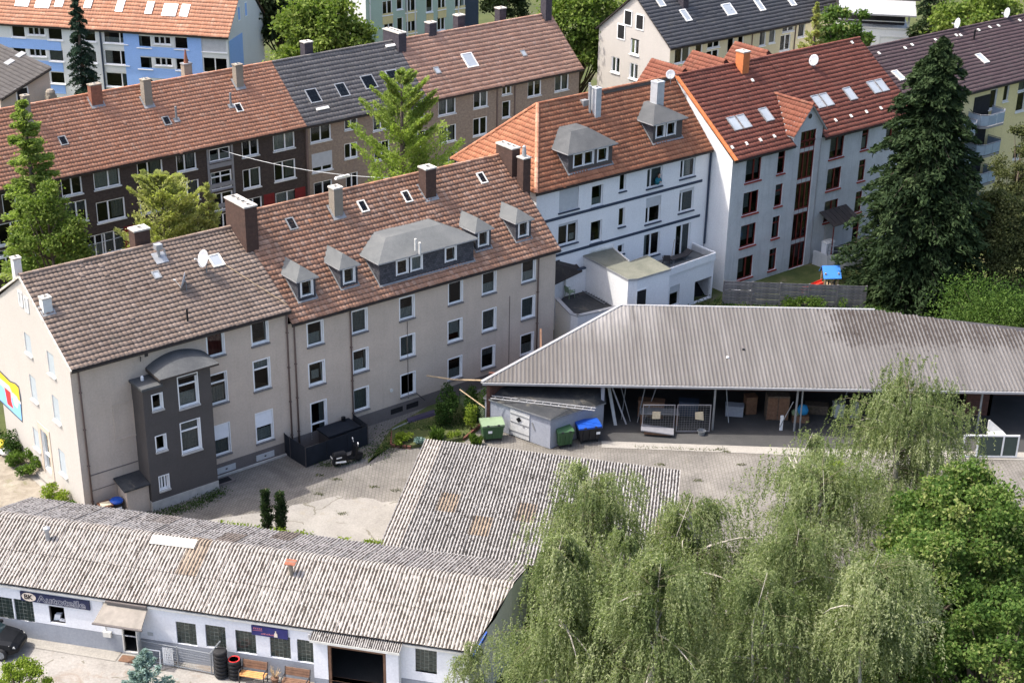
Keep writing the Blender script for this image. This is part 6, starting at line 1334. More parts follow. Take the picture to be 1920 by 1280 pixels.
# small open window with papers
mb = MB(); bars(mb, FRONT, sw_h[0]+.004, sw_h[1]-.004, sw_h[2]+.004, sw_h[3]-.004, .05, .05, .1); o = mb.obj('window', 'dark_frame', ws)
mb = MB(); mb.obox((sw_h[0]+.12, .12, sw_h[2]+.06), (.28, .05, 0), (0, .2, 0), (.06, .05, .28), 0); mb.obox((sw_h[0]+.42, .1, sw_h[2]+.06), (.28, 0, 0), (0, .15, 0), (0, 0, .07), 0); parts(mb, 'box', 'shutter_white', o)
# eave fascia and gutter
mb = MB(); mb.box(-8.3, ga-.1, -.12, -.02, 2.78, 2.88); mb.box(gz+.1, 17.05, -.12, -.02, 2.78, 2.88); mb.obj('fascia', 'offwhite', ws)
mb = MB(); q = WS.fac(193, 1118)[0]; mb.tube([(q, -.05, 2.75), (q, -.05, 1.0)], .025, 6); q = WS.fac(586, 1185)[0]; mb.tube([(q-.1, -.2, 2.75), (q-.1, -.15, 2.45), (q+.1, -.1, 2.3)], .045, 8); parts(mb, 'downpipe', 'zinc', ws)
# door canopy, door leaf
cq = door_h[0]+.42; mb = MB(); mb.hexa([(cq-1.25, -1.05, 2.18), (cq+1.15, -1.05, 2.18), (cq+1.05, -.02, 2.72), (cq-1.1, -.02, 2.72), (cq-1.25, -1.05, 2.26), (cq+1.15, -1.05, 2.26), (cq+1.05, -.02, 2.8), (cq-1.1, -.02, 2.8)]); o = mb.obj('door_canopy', 'taupe', ws)
mb = MB(); mb.tube([(cq-1.3, -1.07, 2.2), (cq+1.2, -1.07, 2.2)], .055, 8); mb.box(cq-1.0, cq+1.05, -.22, -.01, 2.8, 2.92); mb.obj('canopy_edge', 'plinth', o)
mb = MB(); x = door_h[1]; mb.hexa([(x, -.02, .03), (x+.04, -.02, .03), (x+.3, -.85, .03), (x+.26, -.85, .03), (x, -.02, 1.95), (x+.04, -.02, 1.95), (x+.3, -.85, 1.95), (x+.26, -.85, 1.95)]); mb.obj('door', 'offwhite', ws)
mb = MB(); bars(mb, FRONT, door_h[0], door_h[1], .02, 1.98, .06, -.03, .1); mb.obj('door_frame', 'offwhite', ws)
mb = MB(); mb.box(-8, 17, 3.5, 3.6, -.1, 2.8); parts(mb, 'inner_wall', 'dark', ws)
q = WS.fac(203, 1186); mb = MB(); mb.box(q[0]-.2, q[0]+.2, -.16, -.01, q[2]-.14, q[2]+.14); mb.obj('letterbox', 'offwhite', ws)
q = WS.fac(282, 1186); mb = MB(); mb.box(q[0]-.14, q[0]+.14, -.02, -.005, q[2]-.14, q[2]+.05); mb.obj('notice', 'shutter', ws)
# roof vents
for (x, y), lab, m in (((90, 1012), 'vent_pipe', 'zinc'), ((546, 1078), 'vent_pipe', 'chimney_grey')):
    P = onplane(x, y, WS.g(*ev), nf[0]*WS.U+nf[1]*WS.W+nf[2]*Z); q = WS.l(P); mb = MB(); mb.tube([q-Z*.1, q+Z*.62], .11, 10); o = mb.obj(lab, m, ws); mb = MB()
    if m == 'zinc': mb.lathe(q+Z*.62, [(.19, 0), (.17, .08), (.05, .13)], 12)
    else: mb.hexa([q+V3(-.26, -.2, .66), q+V3(.26, -.2, .66), q+V3(.26, .2, .72), q+V3(-.26, .2, .72), q+V3(-.26, -.2, .7), q+V3(.26, -.2, .7), q+V3(.26, .2, .77), q+V3(-.26, .2, .77)])
    mb.obj('vent_cap', 'zinc' if m == 'zinc' else 'chimney_red', o)
P0, P1 = [WS.l(onplane(x, y, WS.g(*ev), nf[0]*WS.U+nf[1]*WS.W+nf[2]*Z)) for x, y in ((284, 1011), (368, 1021))]
mb = MB(); mb.hexa([P0+nf*.07-bf*.3, P1+nf*.07-bf*.3, P1+nf*.07+bf*.25, P0+nf*.07+bf*.25, P0+nf*.1-bf*.3, P1+nf*.1-bf*.3, P1+nf*.1+bf*.25, P0+nf*.1+bf*.25]); mb.obj('ridge_patch', 'mortar', ws)
mb = MB(); mb.hexa([(17.2, -.5, 2.72), (17.26, -.5, 2.72), (17.62, .9, 3.3), (17.56, .9, 3.3), (17.2, -.5, 2.95), (17.26, -.5, 2.95), (17.62, .9, 3.5), (17.56, .9, 3.5)]); mb.obj('verge_board', 'bin_blue', ws)
# signs
def text_mesh(txt, size, mat, parent, loc, name, thick=0.004, outline=0.0, sx=1.0):
    cu = bpy.data.curves.new(name, 'FONT'); cu.body = txt; cu.size = size; cu.extrude = thick; cu.offset = outline; cu.align_x = 'LEFT'; cu.resolution_u = 3
    t = bpy.data.objects.new('tmp', cu); COL.objects.link(t); dg = bpy.context.evaluated_depsgraph_get(); me = bpy.data.meshes.new_from_object(t.evaluated_get(dg)); bpy.data.objects.remove(t)
    o = bpy.data.objects.new(name, me); COL.objects.link(o); me.materials.clear(); me.materials.append(M[mat]); o.parent = parent; o.location = loc; o.rotation_euler = (math.pi/2, 0, 0); o.scale = (sx, 1, 1); return o
a0, a1 = WS.fac(36, 1099, -.06), WS.fac(168, 1134, -.06); b0 = WS.fac(38, 1117, -.06)[2]
sg = thing('shop_sign', 'dark navy shop sign with BK in a cream oval and outlined Autoteile lettering', 'sign', WS)
sx0, sx1, sz0, sz1 = a0[0], a1[0], 2.16, 2.66
mb = MB(); mb.box(sx0, sx1, -.075, -.02, sz0, sz1); mb.obj('board', 'sign_navy', sg)
mb = MB(); cx, cz = sx0+.42+.02, (sz0+sz1)/2; mb.poly([(cx+.37*math.cos(t), -.08, cz+.235*math.sin(t)) for t in np.linspace(0, 2*math.pi, 28)[:-1]]); mb.obj('oval', 'sign_cream', sg)
text_mesh('BK', .36, 'sign_ink', sg, (cx-.25, -.083, cz-.12), 'lettering', .002, .012)
text_mesh('Autoteile', .52, 'sign_silver', sg, (sx0+.88, -.081, cz-.19), 'lettering', .001, .022, (sx1-sx0-.98)/2.06)
text_mesh('Autoteile', .52, 'sign_navy', sg, (sx0+.88, -.084, cz-.19), 'lettering', .001, -.004, (sx1-sx0-.98)/2.06)
a0, a1 = WS.fac(471, 1170, -.06), WS.fac(539, 1180, -.06)
sg2 = thing('shop_sign', 'smaller faded blue sign with pinkish print and a little pale figure above the glass-block windows', 'sign', WS); z0, z1 = 2.17, 2.68
mb = MB(); mb.box(a0[0], a1[0], -.075, -.02, z0, z1); mb.obj('board', 'sign_blue', sg2)
mb = MB(); x = a0[0]
def slab2(x0, x1, zz, h, sl=0.0, m=0): mb.hexa([(x0, -.078, zz), (x1, -.078, zz+sl), (x1, -.074, zz+sl), (x0, -.074, zz), (x0+.03, -.078, zz+h), (x1+.03, -.078, zz+h+sl), (x1+.03, -.074, zz+h+sl), (x0+.03, -.074, zz+h)])
for k in range(5): slab2(x+.08+.09*k, x+.14+.09*k, z1-.19, .1, .01)
slab2(x+.06, x+.52, z1-.27, .03, .03)
for k in range(9): slab2(x+.45+.075*k, x+.50+.075*k, z0+.09, .05+.02*(k % 3))
mb.obj('print', 'sign_pink', sg2)
mb = MB(); fx = x+(a1[0]-x)*.67; mb.poly([(fx-.09, -.079, z0+.04), (fx+.09, -.079, z0+.04), (fx+.07, -.079, z0+.24), (fx+.025, -.079, z0+.28), (fx+.03, -.079, z0+.38), (fx-.03, -.079, z0+.38), (fx-.025, -.079, z0+.28), (fx-.07, -.079, z0+.24)]); mb.obj('figure', 'sign_cream', sg2)
# ---- long shed roof in the middle of the yard
MS = Fr(at(712, 1022, 3.0), -12.5); ms = thing('yard_shed', 'low shed in mid yard under a wide mossy corrugated roof with tan replacement sheets', 'shed', MS)
fz = 3.0; bk = MS.l(at(797, 826, 2.7)); bk[2] = 2.72; f0 = V3(0, 0, 3.02); B_ = bk-f0; LB = np.linalg.norm(B_); bB = B_/LB; nB = np.cross(a, bB); nB /= np.linalg.norm(nB)
rows, ncol = 6, 14; wp = 14.55/ncol/6; lr_ = LB/rows
mm = corr_mesh('roof_sheet', 6, wp, [(bB*(lr_+.1)*i/3+nB*.03*(i/3), nB) for i in range(4)], a, .06, 6, 'fibre_mid'); mlight = corr_mesh('roof_sheet', 6, wp, [(bB*(lr_+.1)*i/3+nB*.03*(i/3), nB) for i in range(4)], a, .06, 6, 'fibre')
for i in range(ncol):
    for r in range(rows): put('roof_sheet', mlight if i == 0 else mm, ms, f0+a*(i*6*wp)+bB*(r*lr_)+nB*(.012*(i % 2)))
mb = MB(); W_ = 14.55; mb.hexa([f0-Z*.16, f0+a*W_-Z*.16, f0+a*W_+B_-Z*.16, f0+B_-Z*.16, f0-Z*.04, f0+a*W_-Z*.04, f0+a*W_+B_-Z*.04, f0+B_-Z*.04]); mb.obj('roof_deck', 'gutter', ms)
mb = MB()
P = [V3(.3, .35, -.1), V3(W_-.3, .35, -.1), V3(W_-.3, 0, -.1)+B_*V3(1, 1, 0)-V3(0, .4, 0), V3(.3, 0, -.1)+B_*V3(1, 1, 0)-V3(0, .4, 0)]
mb.prism(P, 2.75); mb.obj('wall', 'plinth', ms)
mb = MB(); mb.box(-.05, W_, -.1, .0, 2.72, 2.9); mb.obj('fascia', 'dark_frame', ms)
# ---- big open shed with the metal roof
BS = Fr((0, 0), 0.0); bs = thing('open_shed', 'big open-fronted shed with weathered ribbed metal roof at the back of the yard', 'shed', loc=(0, 0, 0), yaw=0)
fl = at(905, 710, 3.17); fr_ = at(1920, 739, 3.17); bl_ = at(1165, 574, 4.75); br2 = at(1640, 581, 4.75)
y_f, y_b = (fl[1]+fr_[1])/2-.1, (bl_[1]+br2[1])/2; zf, zb2 = 3.17, 4.75
def rz(y): return zf+(y-y_f)*(zb2-zf)/(y_b-y_f)
bb = V3(0, y_b-y_f, zb2-zf); LS = np.linalg.norm(bb); bb /= LS; nn_ = V3(0, -bb[2], bb[1])
X0, X1 = fl[0], 36.0; SWm = 1.0; x = X0
re = at(1920, 634, 3.9)
cache = {}
i = 0
while x < X1:
    ytop = y_b; xm = x+.5
    if xm < bl_[0]: ytop = y_f+(y_b-y_f)*max(.04, (xm-X0)/(bl_[0]-X0))
    if xm > br2[0]: ytop = y_b-(y_b-re[1])*min(1.3, (xm-br2[0])/(re[0]-br2[0]))
    L = (ytop-y_f)/bb[1]
    if xm < bl_[0]:      # cut on the skew
        ya, yb_ = y_f+(y_b-y_f)*max(.0, (x-X0)/(bl_[0]-X0)), y_f+(y_b-y_f)*min(1, (x+1-X0)/(bl_[0]-X0)); nx = 20; ph = np.arange(nx+1)/nx; V, F_, T = [], [], []
        h = np.interp((ph*4) % 1.0, [0, .18, .32, .68, .82, 1.0], [1, 1, 0, 0, 1, 1])*.04
        lo = np.array([V3(p, 0, 0)+nn_*hh for p, hh in zip(ph, h)]); hi = np.array([V3(p, 0, 0)+bb*((ya+(yb_-ya)*p-y_f)/bb[1])+nn_*hh for p, hh in zip(ph, h)])
        ii = np.arange(nx); me = npmesh('roof_sheet', np.concatenate([lo, hi]), np.stack([ii, ii+1, nx+1+ii+1, nx+1+ii], -1), 1-(h[:-1]+h[1:])/.08, 'trough'); me.materials.append(M['metal_roof'])
    else:
        me = corr_mesh('roof_sheet', 4, .25, [(bb*L*k/2, nn_) for k in range(3)], a, .04, 10, 'metal_roof', trap=True); me.polygons.foreach_set('use_smooth', [False]*len(me.polygons))
    put('roof_sheet', me, bs, V3(x, y_f, zf+.02)); x += SWm; i += 1
mb = MB(); mb.poly([(X0, y_f+.02, zf-.06), (X1, y_f+.02, zf-.06), (X1, re[1], rz(re[1])-.06), (br2[0], y_b, zb2-.06), (bl_[0], y_b, zb2-.06)]); mb.obj('roof_lining', 'dark_frame', bs)
mb = MB(); mb.box(X0, X1, y_f-.10, y_f-.0, zf-.13, zf+.01); mb.obj('eave_gutter', 'fascia', bs)
d = V3(bl_[0]-X0, y_b-y_f, zb2-zf); sd = V3(-d[1], d[0], 0)/np.linalg.norm(d[:2])*.16; mb = MB(); p = V3(X0, y_f, zf+.03); mb.hexa([p-sd*.3-Z*.1, p+d-sd*.3-Z*.1, p+d+sd-Z*.1, p+sd-Z*.1, p-sd*.3+Z*.06, p+d-sd*.3+Z*.06, p+d+sd+Z*.06, p+sd+Z*.06]); mb.box(bl_[0]-.1, br2[0], y_b-.04, y_b+.14, zb2-.05, zb2+.07); mb.obj('verge_trim', 'fascia', bs)
mb = MB(); mb.hexa([(bl_[0]-2.6, y_b-2.6, -.1), (34, y_b-2.6, -.1), (34, y_b-2.4, -.1), (bl_[0]-2.6, y_b-2.4, -.1), (bl_[0]-2.6, y_b-2.6, rz(y_b-2.6)-.1), (34, y_b-2.6, rz(y_b-2.6)-.1), (34, y_b-2.4, rz(y_b-2.6)-.1), (bl_[0]-2.6, y_b-2.4, rz(y_b-2.6)-.1)]); mb.obj('back_wall', 'old_brick', bs)
mb = MB(); wl = V3(X0+.25, y_f+.25, 0); dd = V3(bl_[0]-2.6-X0-.25, y_b-2.5-y_f-.25, 0); mb.hexa([wl, wl+dd, wl+dd+V3(.2, 0, 0), wl+V3(.2, 0, 0), wl+Z*3.1, wl+dd+Z*rz(y_b-2.5)-Z*.1, wl+dd+V3(.2, 0, 0)+Z*rz(y_b-2.5)-Z*.1, wl+V3(.2, 0, 0)+Z*3.1]); mb.obj('side_wall', 'old_brick', bs)
q = at(1130, 801); mb = MB(); mb.box(X0+.35, q[0], y_f+1.5, y_f+1.65, 0, 3.1); parts(mb, 'partition', 'old_brick', bs)
mb = MB(); mb.box(q[0]-.18, q[0]+.02, q[1]-.02, q[1]+3.5, 0, 3.05); parts(mb, 'partition', 'shed_grey', bs)
q = at(1880, 790); mb = MB(); mb.box(q[0]-2.2, q[0]-.6, y_f+3.0, y_f+3.2, 0, 3.3); mb.box(q[0]-.8, q[0]-.6, y_f+3, y_f+7, 0, 3.6); parts(mb, 'partition', 'old_brick', bs)
for x_, y_ in ((1338, 815), (1490, 812), (1835, 822)):
    q = at(x_, y_); mb = MB(); mb.tube([(q[0], y_f+.45, 0), (q[0], y_f+.45, zf)], .07, 8)
    if x_ == 1490: mb.tube([(q[0]+.35, y_f+.5, 0), (q[0]+.3, y_f+.5, zf)], .05, 8); mb.tube([(q[0]-.9, y_f+.5, .2), (q[0]-.2, y_f+.5, 2.0)], .03, 6)
    mb.obj('post', 'steel', bs)
for k in range(9): xx = X0+3.5+k*3.8; mb = MB(); mb.hexa([(xx, y_f+.1, rz(y_f+.1)-.26), (xx+.12, y_f+.1, rz(y_f+.1)-.26), (xx+.12, y_b-2.6, rz(y_b-2.6)-.26), (xx, y_b-2.6, rz(y_b-2.6)-.26), (xx, y_f+.1, rz(y_f+.1)-.08), (xx+.12, y_f+.1, rz(y_f+.1)-.08), (xx+.12, y_b-2.6, rz(y_b-2.6)-.08), (xx, y_b-2.6, rz(y_b-2.6)-.08)]); mb.obj('rafter', 'wood_brown', bs)
for x_, y_, m in ((1364, 672, 'white'), (1394, 657, 'black')):
    P = onplane(x_, y_, (0, y_f, zf), nn_); MB().lathe(P+nn_*.05, [(.09, 0), (.09, .08), (.03, .1)], 10).obj('roof_vent', m, bs)
# ---- grey lean-to store in front of it
ls = thing('store_shed', 'small grey rendered store with dark felt roof, pale blue door and ladder on top', 'shed', loc=(0, 0, 0), yaw=0)
cA, cB, cC = at(909, 797), at(1031, 841), at(1130, 802); cA[2] = cB[2] = cC[2] = 0
hA, hB, hC = 2.1, 2.0, 2.0
def ztop(P, x, y): return (EYE+ray(x, y)*((P-EYE)[:2] @ ray(x, y)[:2])/(ray(x, y)[:2] @ ray(x, y)[:2]))[2]
hA, hB, hC = ztop(cA, 909, 747), ztop(cB, 1031, 785), ztop(cC, 1128, 757)
ax = (cB-cA)/np.linalg.norm(cB-cA); fs = Face(cA, ax, (-ax[1], ax[0], 0)); LL = np.linalg.norm(cB-cA)
def onfs(x, y): P = onplane(x, y, cA, fs.nin); return (P-cA) @ ax, P[2]
d0, d1 = onfs(957, 800), onfs(993, 812); mb = MB()
mb.poly([cA, cB, cB+Z*hB, cA+Z*hA]); mb.poly([cB, cC, cC+Z*hC, cB+Z*hB]); cD = V3(-1.0, y_f+1.4, 0); cE = V3(cC[0], y_f+1.4, 0); mb.poly([cA, cD, cD+Z*(hA+.5), cA+Z*hA]); mb.poly([cC, cE, cE+Z*(hC+.45), cC+Z*hC])
mb.obj('wall', 'shed_grey', ls)
o_ = .14; rp = [cA+(cA-cB)/LL*o_-V3(0, .1, 0)+Z*hA, cB-V3(0, o_*1.4, 0)+Z*hB, cC+V3(o_, 0, 0)+Z*hC, cE+V3(o_, 0, 0)+Z*(hC+.45), cD+Z*(hA+.5)]
mb = MB(); mb.poly([p+Z*.09 for p in rp]); n_ = len(rp)
for k in range(n_): p, q = rp[k], rp[(k+1) % n_]; mb.poly([p, q, q+Z*.09, p+Z*.09], 1)
mb.poly(rp[::-1], 1); mb.obj('roof', ['felt_dark', 'lead'], ls)
mb = MB(); mb.obox(fs.P(d0[0], -.05, .05), ax*(d1[0]-d0[0]), fs.nin*.06, Z*1.75); o = mb.obj('door', 'grey_wall', ls)
mb = MB()
for zz in (.35, .95, 1.5): mb.obox(fs.P(d0[0]+.03, -.075, zz), ax*(d1[0]-d0[0]-.06), fs.nin*.03, Z*.06)
xm = (d0[0]+d1[0])/2; mb.obox(fs.P(xm+.25, -.085, .85), ax*.1, fs.nin*.04, Z*.16); mb.obj('door_fittings', 'lead', o)
mb = MB(); c_ = fs.P(xm-.05, -.085, 1.25); mb.poly([c_+ax*.2-Z*.0, c_+Z*.2+ax*.03, c_-ax*.2+Z*.0, c_-Z*.2-ax*.03]); mb.obj('hazard_sign', 'black', o)
mb = MB(); mb.obox(fs.P(d1[0]+.12, -.04, 1.35), ax*.12+Z*-.02, fs.nin*.03, -Z*.45+ax*.2); mb.obj('wall_bracket', 'lead', ls)
t = thing('ladder', 'aluminium ladder lying along the edge of the grey store roof', 'ladder', loc=(0, 0, 0), yaw=0); p, q = V3(*at(921, 744, hA+.42)), V3(*at(1116, 767, hA+.42)); ladder_parts(t, p, q, .17, 'fascia', 13)
# ================================================================ yard objects
def at3(x, y, z=0.0): q = at(x, y, z); return V3(q[0], q[1], z)
def container(label, p, yaw, body, lid, grp=None, w=1.3, d=.95, h=1.05, sticker=None):
    t = thing('waste_container', label, 'waste container', loc=p, yaw=yaw, group=grp); mb = MB()
    mb.hexa([(-w*.44, -d*.42, .2), (w*.44, -d*.42, .2), (w*.44, d*.42, .2), (-w*.44, d*.42, .2), (-w*.5, -d*.5, h), (w*.5, -d*.5, h), (w*.5, d*.5, h), (-w*.5, d*.5, h)])
    for s in (-.3, 0, .3): mb.box(s*w-.03, s*w+.03, -d*.5-.02, -d*.46, .25, h-.05)
    mb.box(-w*.53, w*.53, -d*.53, d*.53, h-.09, h); mb.obj('body', body, t)
    mb = MB(); n = 6
    for k in range(n):
        a0, a1 = k/n, (k+1)/n; y0, y1 = -d*.55+d*1.1*a0, -d*.55+d*1.1*a1; z0, z1 = h+.02+.18*math.sin(math.pi*(.15+.6*a0)), h+.02+.18*math.sin(math.pi*(.15+.6*a1))
        mb.hexa([(-w*.54, y0, h), (w*.54, y0, h), (w*.54, y1, h), (-w*.54, y1, h), (-w*.54, y0, z0), (w*.54, y0, z0), (w*.54, y1, z1), (-w*.54, y1, z1)])
    l = mb.obj('lid', lid, t)
    mb = MB()
    for s in (-.25, .25): mb.box(s*w-.07, s*w+.07, -d*.6, -d*.5, h+.05, h+.12)
    mb.obj('handle', 'bin_black', l)
    for sx in (-1, 1):
        for sy in (-1, 1): MB().lathe((sx*w*.38-.03, sy*d*.34, .1), [(.09, 0), (.1, .02), (.1, .05), (.09, .07)], 10, axis=(1, 0, 0)).obj('wheel', 'rubber', t)
    if sticker: mb = MB(); mb.box(sticker[0]-.12, sticker[0]+.12, -d*.5-.035, -d*.5-.022, h-.42, h-.26); mb.obj('sticker', 'white', t)
    return t
container('large green rubbish container with faded lid, left of the pale blue store door', at3(922, 822), .22, 'bin_green', 'bin_lid', 'big waste containers by the store shed', sticker=(-.2,))
container('smaller dark green container standing between the store corner and the blue-lidded one', at3(1056, 834), .35, 'bin_green', 'bin_green', 'big waste containers by the store shed', .95, .85, 1.0)
container('black container with glossy bright blue lid in front of the store shed', at3(1101, 824), .30, 'bin_black', 'bin_blue', 'big waste containers by the store shed', 1.35, 1.0, 1.0, sticker=(.5,))
# blue barrel-like bin and brown bin by the bin shelter
p = F1.g(1.52, -.7); t = thing('wheelie_bin', 'black bin with round blue lid beside the beige lean-to', 'bin', loc=p, yaw=F1.yaw); MB().lathe((0, 0, 0), [(.27, 0), (.33, .95)], 14).obj('body', 'bin_black', t); MB().lathe((0, 0, .95), [(.37, 0), (.37, .08), (.28, .15), (.05, .17)], 14).obj('lid', 'bin_blue', t); mb = MB(); mb.box(-.13, .13, -.345, -.32, .55, .72); mb.obj('sticker', 'white', t)
p = F1.g(.85, -.7); t = thing('wheelie_bin', 'brown bin with flat cardboard on top at the corner of the cream gable', 'bin', loc=p, yaw=F1.yaw); mb = MB(); mb.hexa([(-.25, -.28, .05), (.25, -.28, .05), (.25, .28, .05), (-.25, .28, .05), (-.3, -.34, .95), (.3, -.34, .95), (.3, .34, .95), (-.3, .34, .95)]); mb.obj('body', 'bin_brown', t); mb = MB(); mb.box(-.33, .33, -.36, .36, .95, 1.02); mb.obj('lid', 'bin_brown', t); mb = MB(); mb.hexa([(-.3, -.2, 1.02), (.25, -.3, 1.02), (.3, .15, 1.02), (-.2, .25, 1.02), (-.3, -.2, 1.05), (.25, -.3, 1.05), (.3, .15, 1.05), (-.2, .25, 1.05)]); mb.obj('cardboard', 'paper', t)
# dark privacy screen round the garden door
sc = thing('privacy_screen', 'blue-black privacy screen enclosing a small terrace at the house wall', 'screen', F2); mb = MB()
P = [F2.gr(x, y, 0) for x, y in ((545, 858), (574, 876), (690, 833))]; P = [V3(p[0], p[1], 0) for p in P]
P = [V3(P[0][0], -.05, 0)]+P+[V3(P[2][0]+.1, -.3, 0)]
k = 0
for p, q in zip(P[:-1], P[1:]):
    L = np.linalg.norm(q-p); m = max(1, int(round(L/1.35))); d = (q-p)/m; nn = V3(-d[1], d[0], 0)/np.linalg.norm(d)*.03
    for i in range(m):
        h = 1.35 if k != 2 else 1.25; MB().hexa([p+d*i, p+d*(i+.985), p+d*(i+.985)+nn, p+d*i+nn, p+d*i+Z*h, p+d*(i+.985)+Z*(h-.02), p+d*(i+.985)+nn+Z*(h-.02), p+d*i+nn+Z*h]).obj('screen_panel', 'tarp', sc)
    k += 1
mb = MB()
for p in P: mb.tube([p, p+Z*1.4], .03, 6)
mb.obj('post', 'dark_frame', sc)
t = thing('garden_shelter', 'dark flat covered grill corner behind the privacy screen', 'shelter', F2); q = F2.gr(655, 812, 1.3); mb = MB(); mb.box(q[0]-1.0, q[0]+1.3, -1.5, -.15, .98, 1.08); mb.obj('roof', 'tarp', t); mb = MB(); mb.box(q[0]-.9, q[0]+1.2, -1.35, -.25, 0, .98); mb.obj('body', 'dark_frame', t)
t = thing('stove_pipe', 'short black flue pipe rising behind the privacy screen against the beige wall', 'flue', F2); q = F2.fac(644, 790, -.3); MB().tube([(q[0], -.3, .8), (q[0], -.3, q[2]+.3)], .14, 10).obj('pipe', 'black', t)
# scooter
def scooter(p, yaw):
    t = thing('motor_scooter', 'black motor scooter with pale trim parked at the dark screen', 'scooter', loc=p, yaw=yaw)
    for x in (-.62, .62):
        w = MB().lathe((x, -.055, .24), [(.15, 0), (.23, .02), (.235, .055), (.23, .09), (.15, .11)], 18, axis=(0, 1, 0)).obj('wheel', 'rubber', t, True); MB().lathe((x, -.05, .24), [(.13, 0), (.13, .1)], 12, axis=(0, 1, 0)).obj('rim', 'steel', w)
    mb = MB(); mb.hexa([(-.85, -.13, .42), (-.1, -.17, .32), (-.1, .17, .32), (-.85, .13, .42), (-.88, -.12, .62), (-.12, -.16, .66), (-.12, .16, .66), (-.88, .12, .62)]); mb.hexa([(-.15, -.16, .26), (.35, -.16, .26), (.35, .16, .26), (-.15, .16, .26), (-.15, -.16, .34), (.35, -.16, .34), (.35, .16, .34), (-.15, .16, .34)]); mb.hexa([(.3, -.2, .3), (.42, -.2, .3), (.42, .2, .3), (.3, .2, .3), (.42, -.19, .9), (.55, -.17, .9), (.55, .17, .9), (.42, .19, .9)]); mb.hexa([(.45, -.11, .38), (.85, -.09, .36), (.85, .09, .36), (.45, .11, .38), (.45, -.1, .5), (.82, -.08, .44), (.82, .08, .44), (.45, .1, .5)]); mb.obj('body', 'black', t)
    mb = MB(); mb.hexa([(-.8, -.13, .64), (-.1, -.14, .66), (-.1, .14, .66), (-.8, .13, .64), (-.76, -.1, .76), (-.14, -.11, .74), (-.14, .11, .74), (-.76, .1, .76)]); mb.obj('saddle', 'rubber', t)
    mb = MB(); mb.tube([(.42, -.36, .98), (.5, -.12, .96), (.5, .12, .96), (.42, .36, .98)], .022, 7); mb.tube([(.5, 0, .95), (.62, 0, .25)], .03, 7); mb.obj('handlebar', 'black', t)
    for s in (-1, 1): mb = MB(); mb.tube([(.48, s*.22, .98), (.46, s*.28, 1.16)], .01, 5); mb.lathe((.45, s*.28, 1.18), [(.06, 0), (.06, .02)], 10, axis=(1, 0, 0)); mb.obj('mirror', 'white', t)
    mb = MB(); mb.lathe((.545, 0, .82), [(.09, 0), (.05, .03)], 12, axis=(1, 0, .2)); mb.obj('headlight', 'shutter', t)
    mb = MB(); mb.box(-.9, -.84, -.1, .1, .52, .6); mb.tube([(-.2, -.2, .25), (-.75, -.2, .33)], .05, 8); mb.box(-.7, -.4, -.175, -.16, .5, .56); mb.obj('trim', 'offwhite', t)
    return t
p = at3(652, 868); scooter(p, .55).scale = (1.15, 1.3, 1.15)
# second motorbike behind the shed
def motorbike(p, yaw):
    t = thing('motorbike', 'parked motorbike with pale cover parts beside the grey board fence', 'motorbike', loc=p, yaw=yaw)
    for x in (-.7, .7): MB().lathe((x, -.06, .32), [(.2, 0), (.31, .02), (.32, .06), (.31, .1), (.2, .12)], 18, axis=(0, 1, 0)).obj('wheel', 'rubber', t, True)
    mb = MB(); mb.hexa([(-.4, -.14, .35), (.35, -.14, .3), (.35, .14, .3), (-.4, .14, .35), (-.3, -.17, .8), (.45, -.15, .85), (.45, .15, .85), (-.3, .17, .8)]); mb.obj('body', 'black', t)
    mb = MB(); mb.hexa([(-.95, -.14, .78), (-.1, -.16, .76), (-.1, .16, .76), (-.95, .14, .78), (-.95, -.12, .92), (-.1, -.13, .86), (-.1, .13, .86), (-.95, .12, .92)]); mb.hexa([(.45, -.2, .8), (.8, -.16, .75), (.8, .16, .75), (.45, .2, .8), (.42, -.2, 1.15), (.62, -.15, 1.1), (.62, .15, 1.1), (.42, .2, 1.15)]); mb.obj('fairing', 'white', t)
    mb = MB(); mb.tube([(.4, -.36, 1.05), (.48, 0, 1.08), (.4, .36, 1.05)], .02, 6); mb.tube([(.5, 0, 1.05), (.72, 0, .32)], .04, 6); mb.obj('handlebar', 'steel', t)
motorbike(at3(1393, 567), -.5)
# board fence at the back
fe = thing('board_fence', 'weathered grey fence of horizontal boards in front of the grey house', 'fence', loc=(0, 0, 0), yaw=0)
A, B = at3(1355, 570), at3(1620, 580); fh = (EYE+ray(1355, 527)*((A-EYE)[:2] @ ray(1355, 527)[:2])/(ray(1355, 527)[:2] @ ray(1355, 527)[:2]))[2]
npn = 5; rf_ = random.Random(4); bmesh_ = {}
d = (B-A)/npn; dn = d/np.linalg.norm(d); nn = V3(-dn[1], dn[0], 0)
for i in range(npn+1): p = A+d*i; MB().obox(p-dn*.06-nn*.05, dn*.12, nn*.12, Z*(fh+.05)).obj('post', 'wood_grey', fe)
me_b = MB().obox(V3(0, 0, 0), d-dn*.14, nn*.025, Z*.2).mesh('board'); me_b.materials.append(M['wood_grey'])
nb = int(fh/.225)
for i in range(npn):
    for k in range(nb): o = put('board', me_b, fe, A+d*i+dn*.07+Z*(.06+k*.225)+nn*(.02*((i+k) % 2)-.04+rf_.uniform(-.008, .008)))
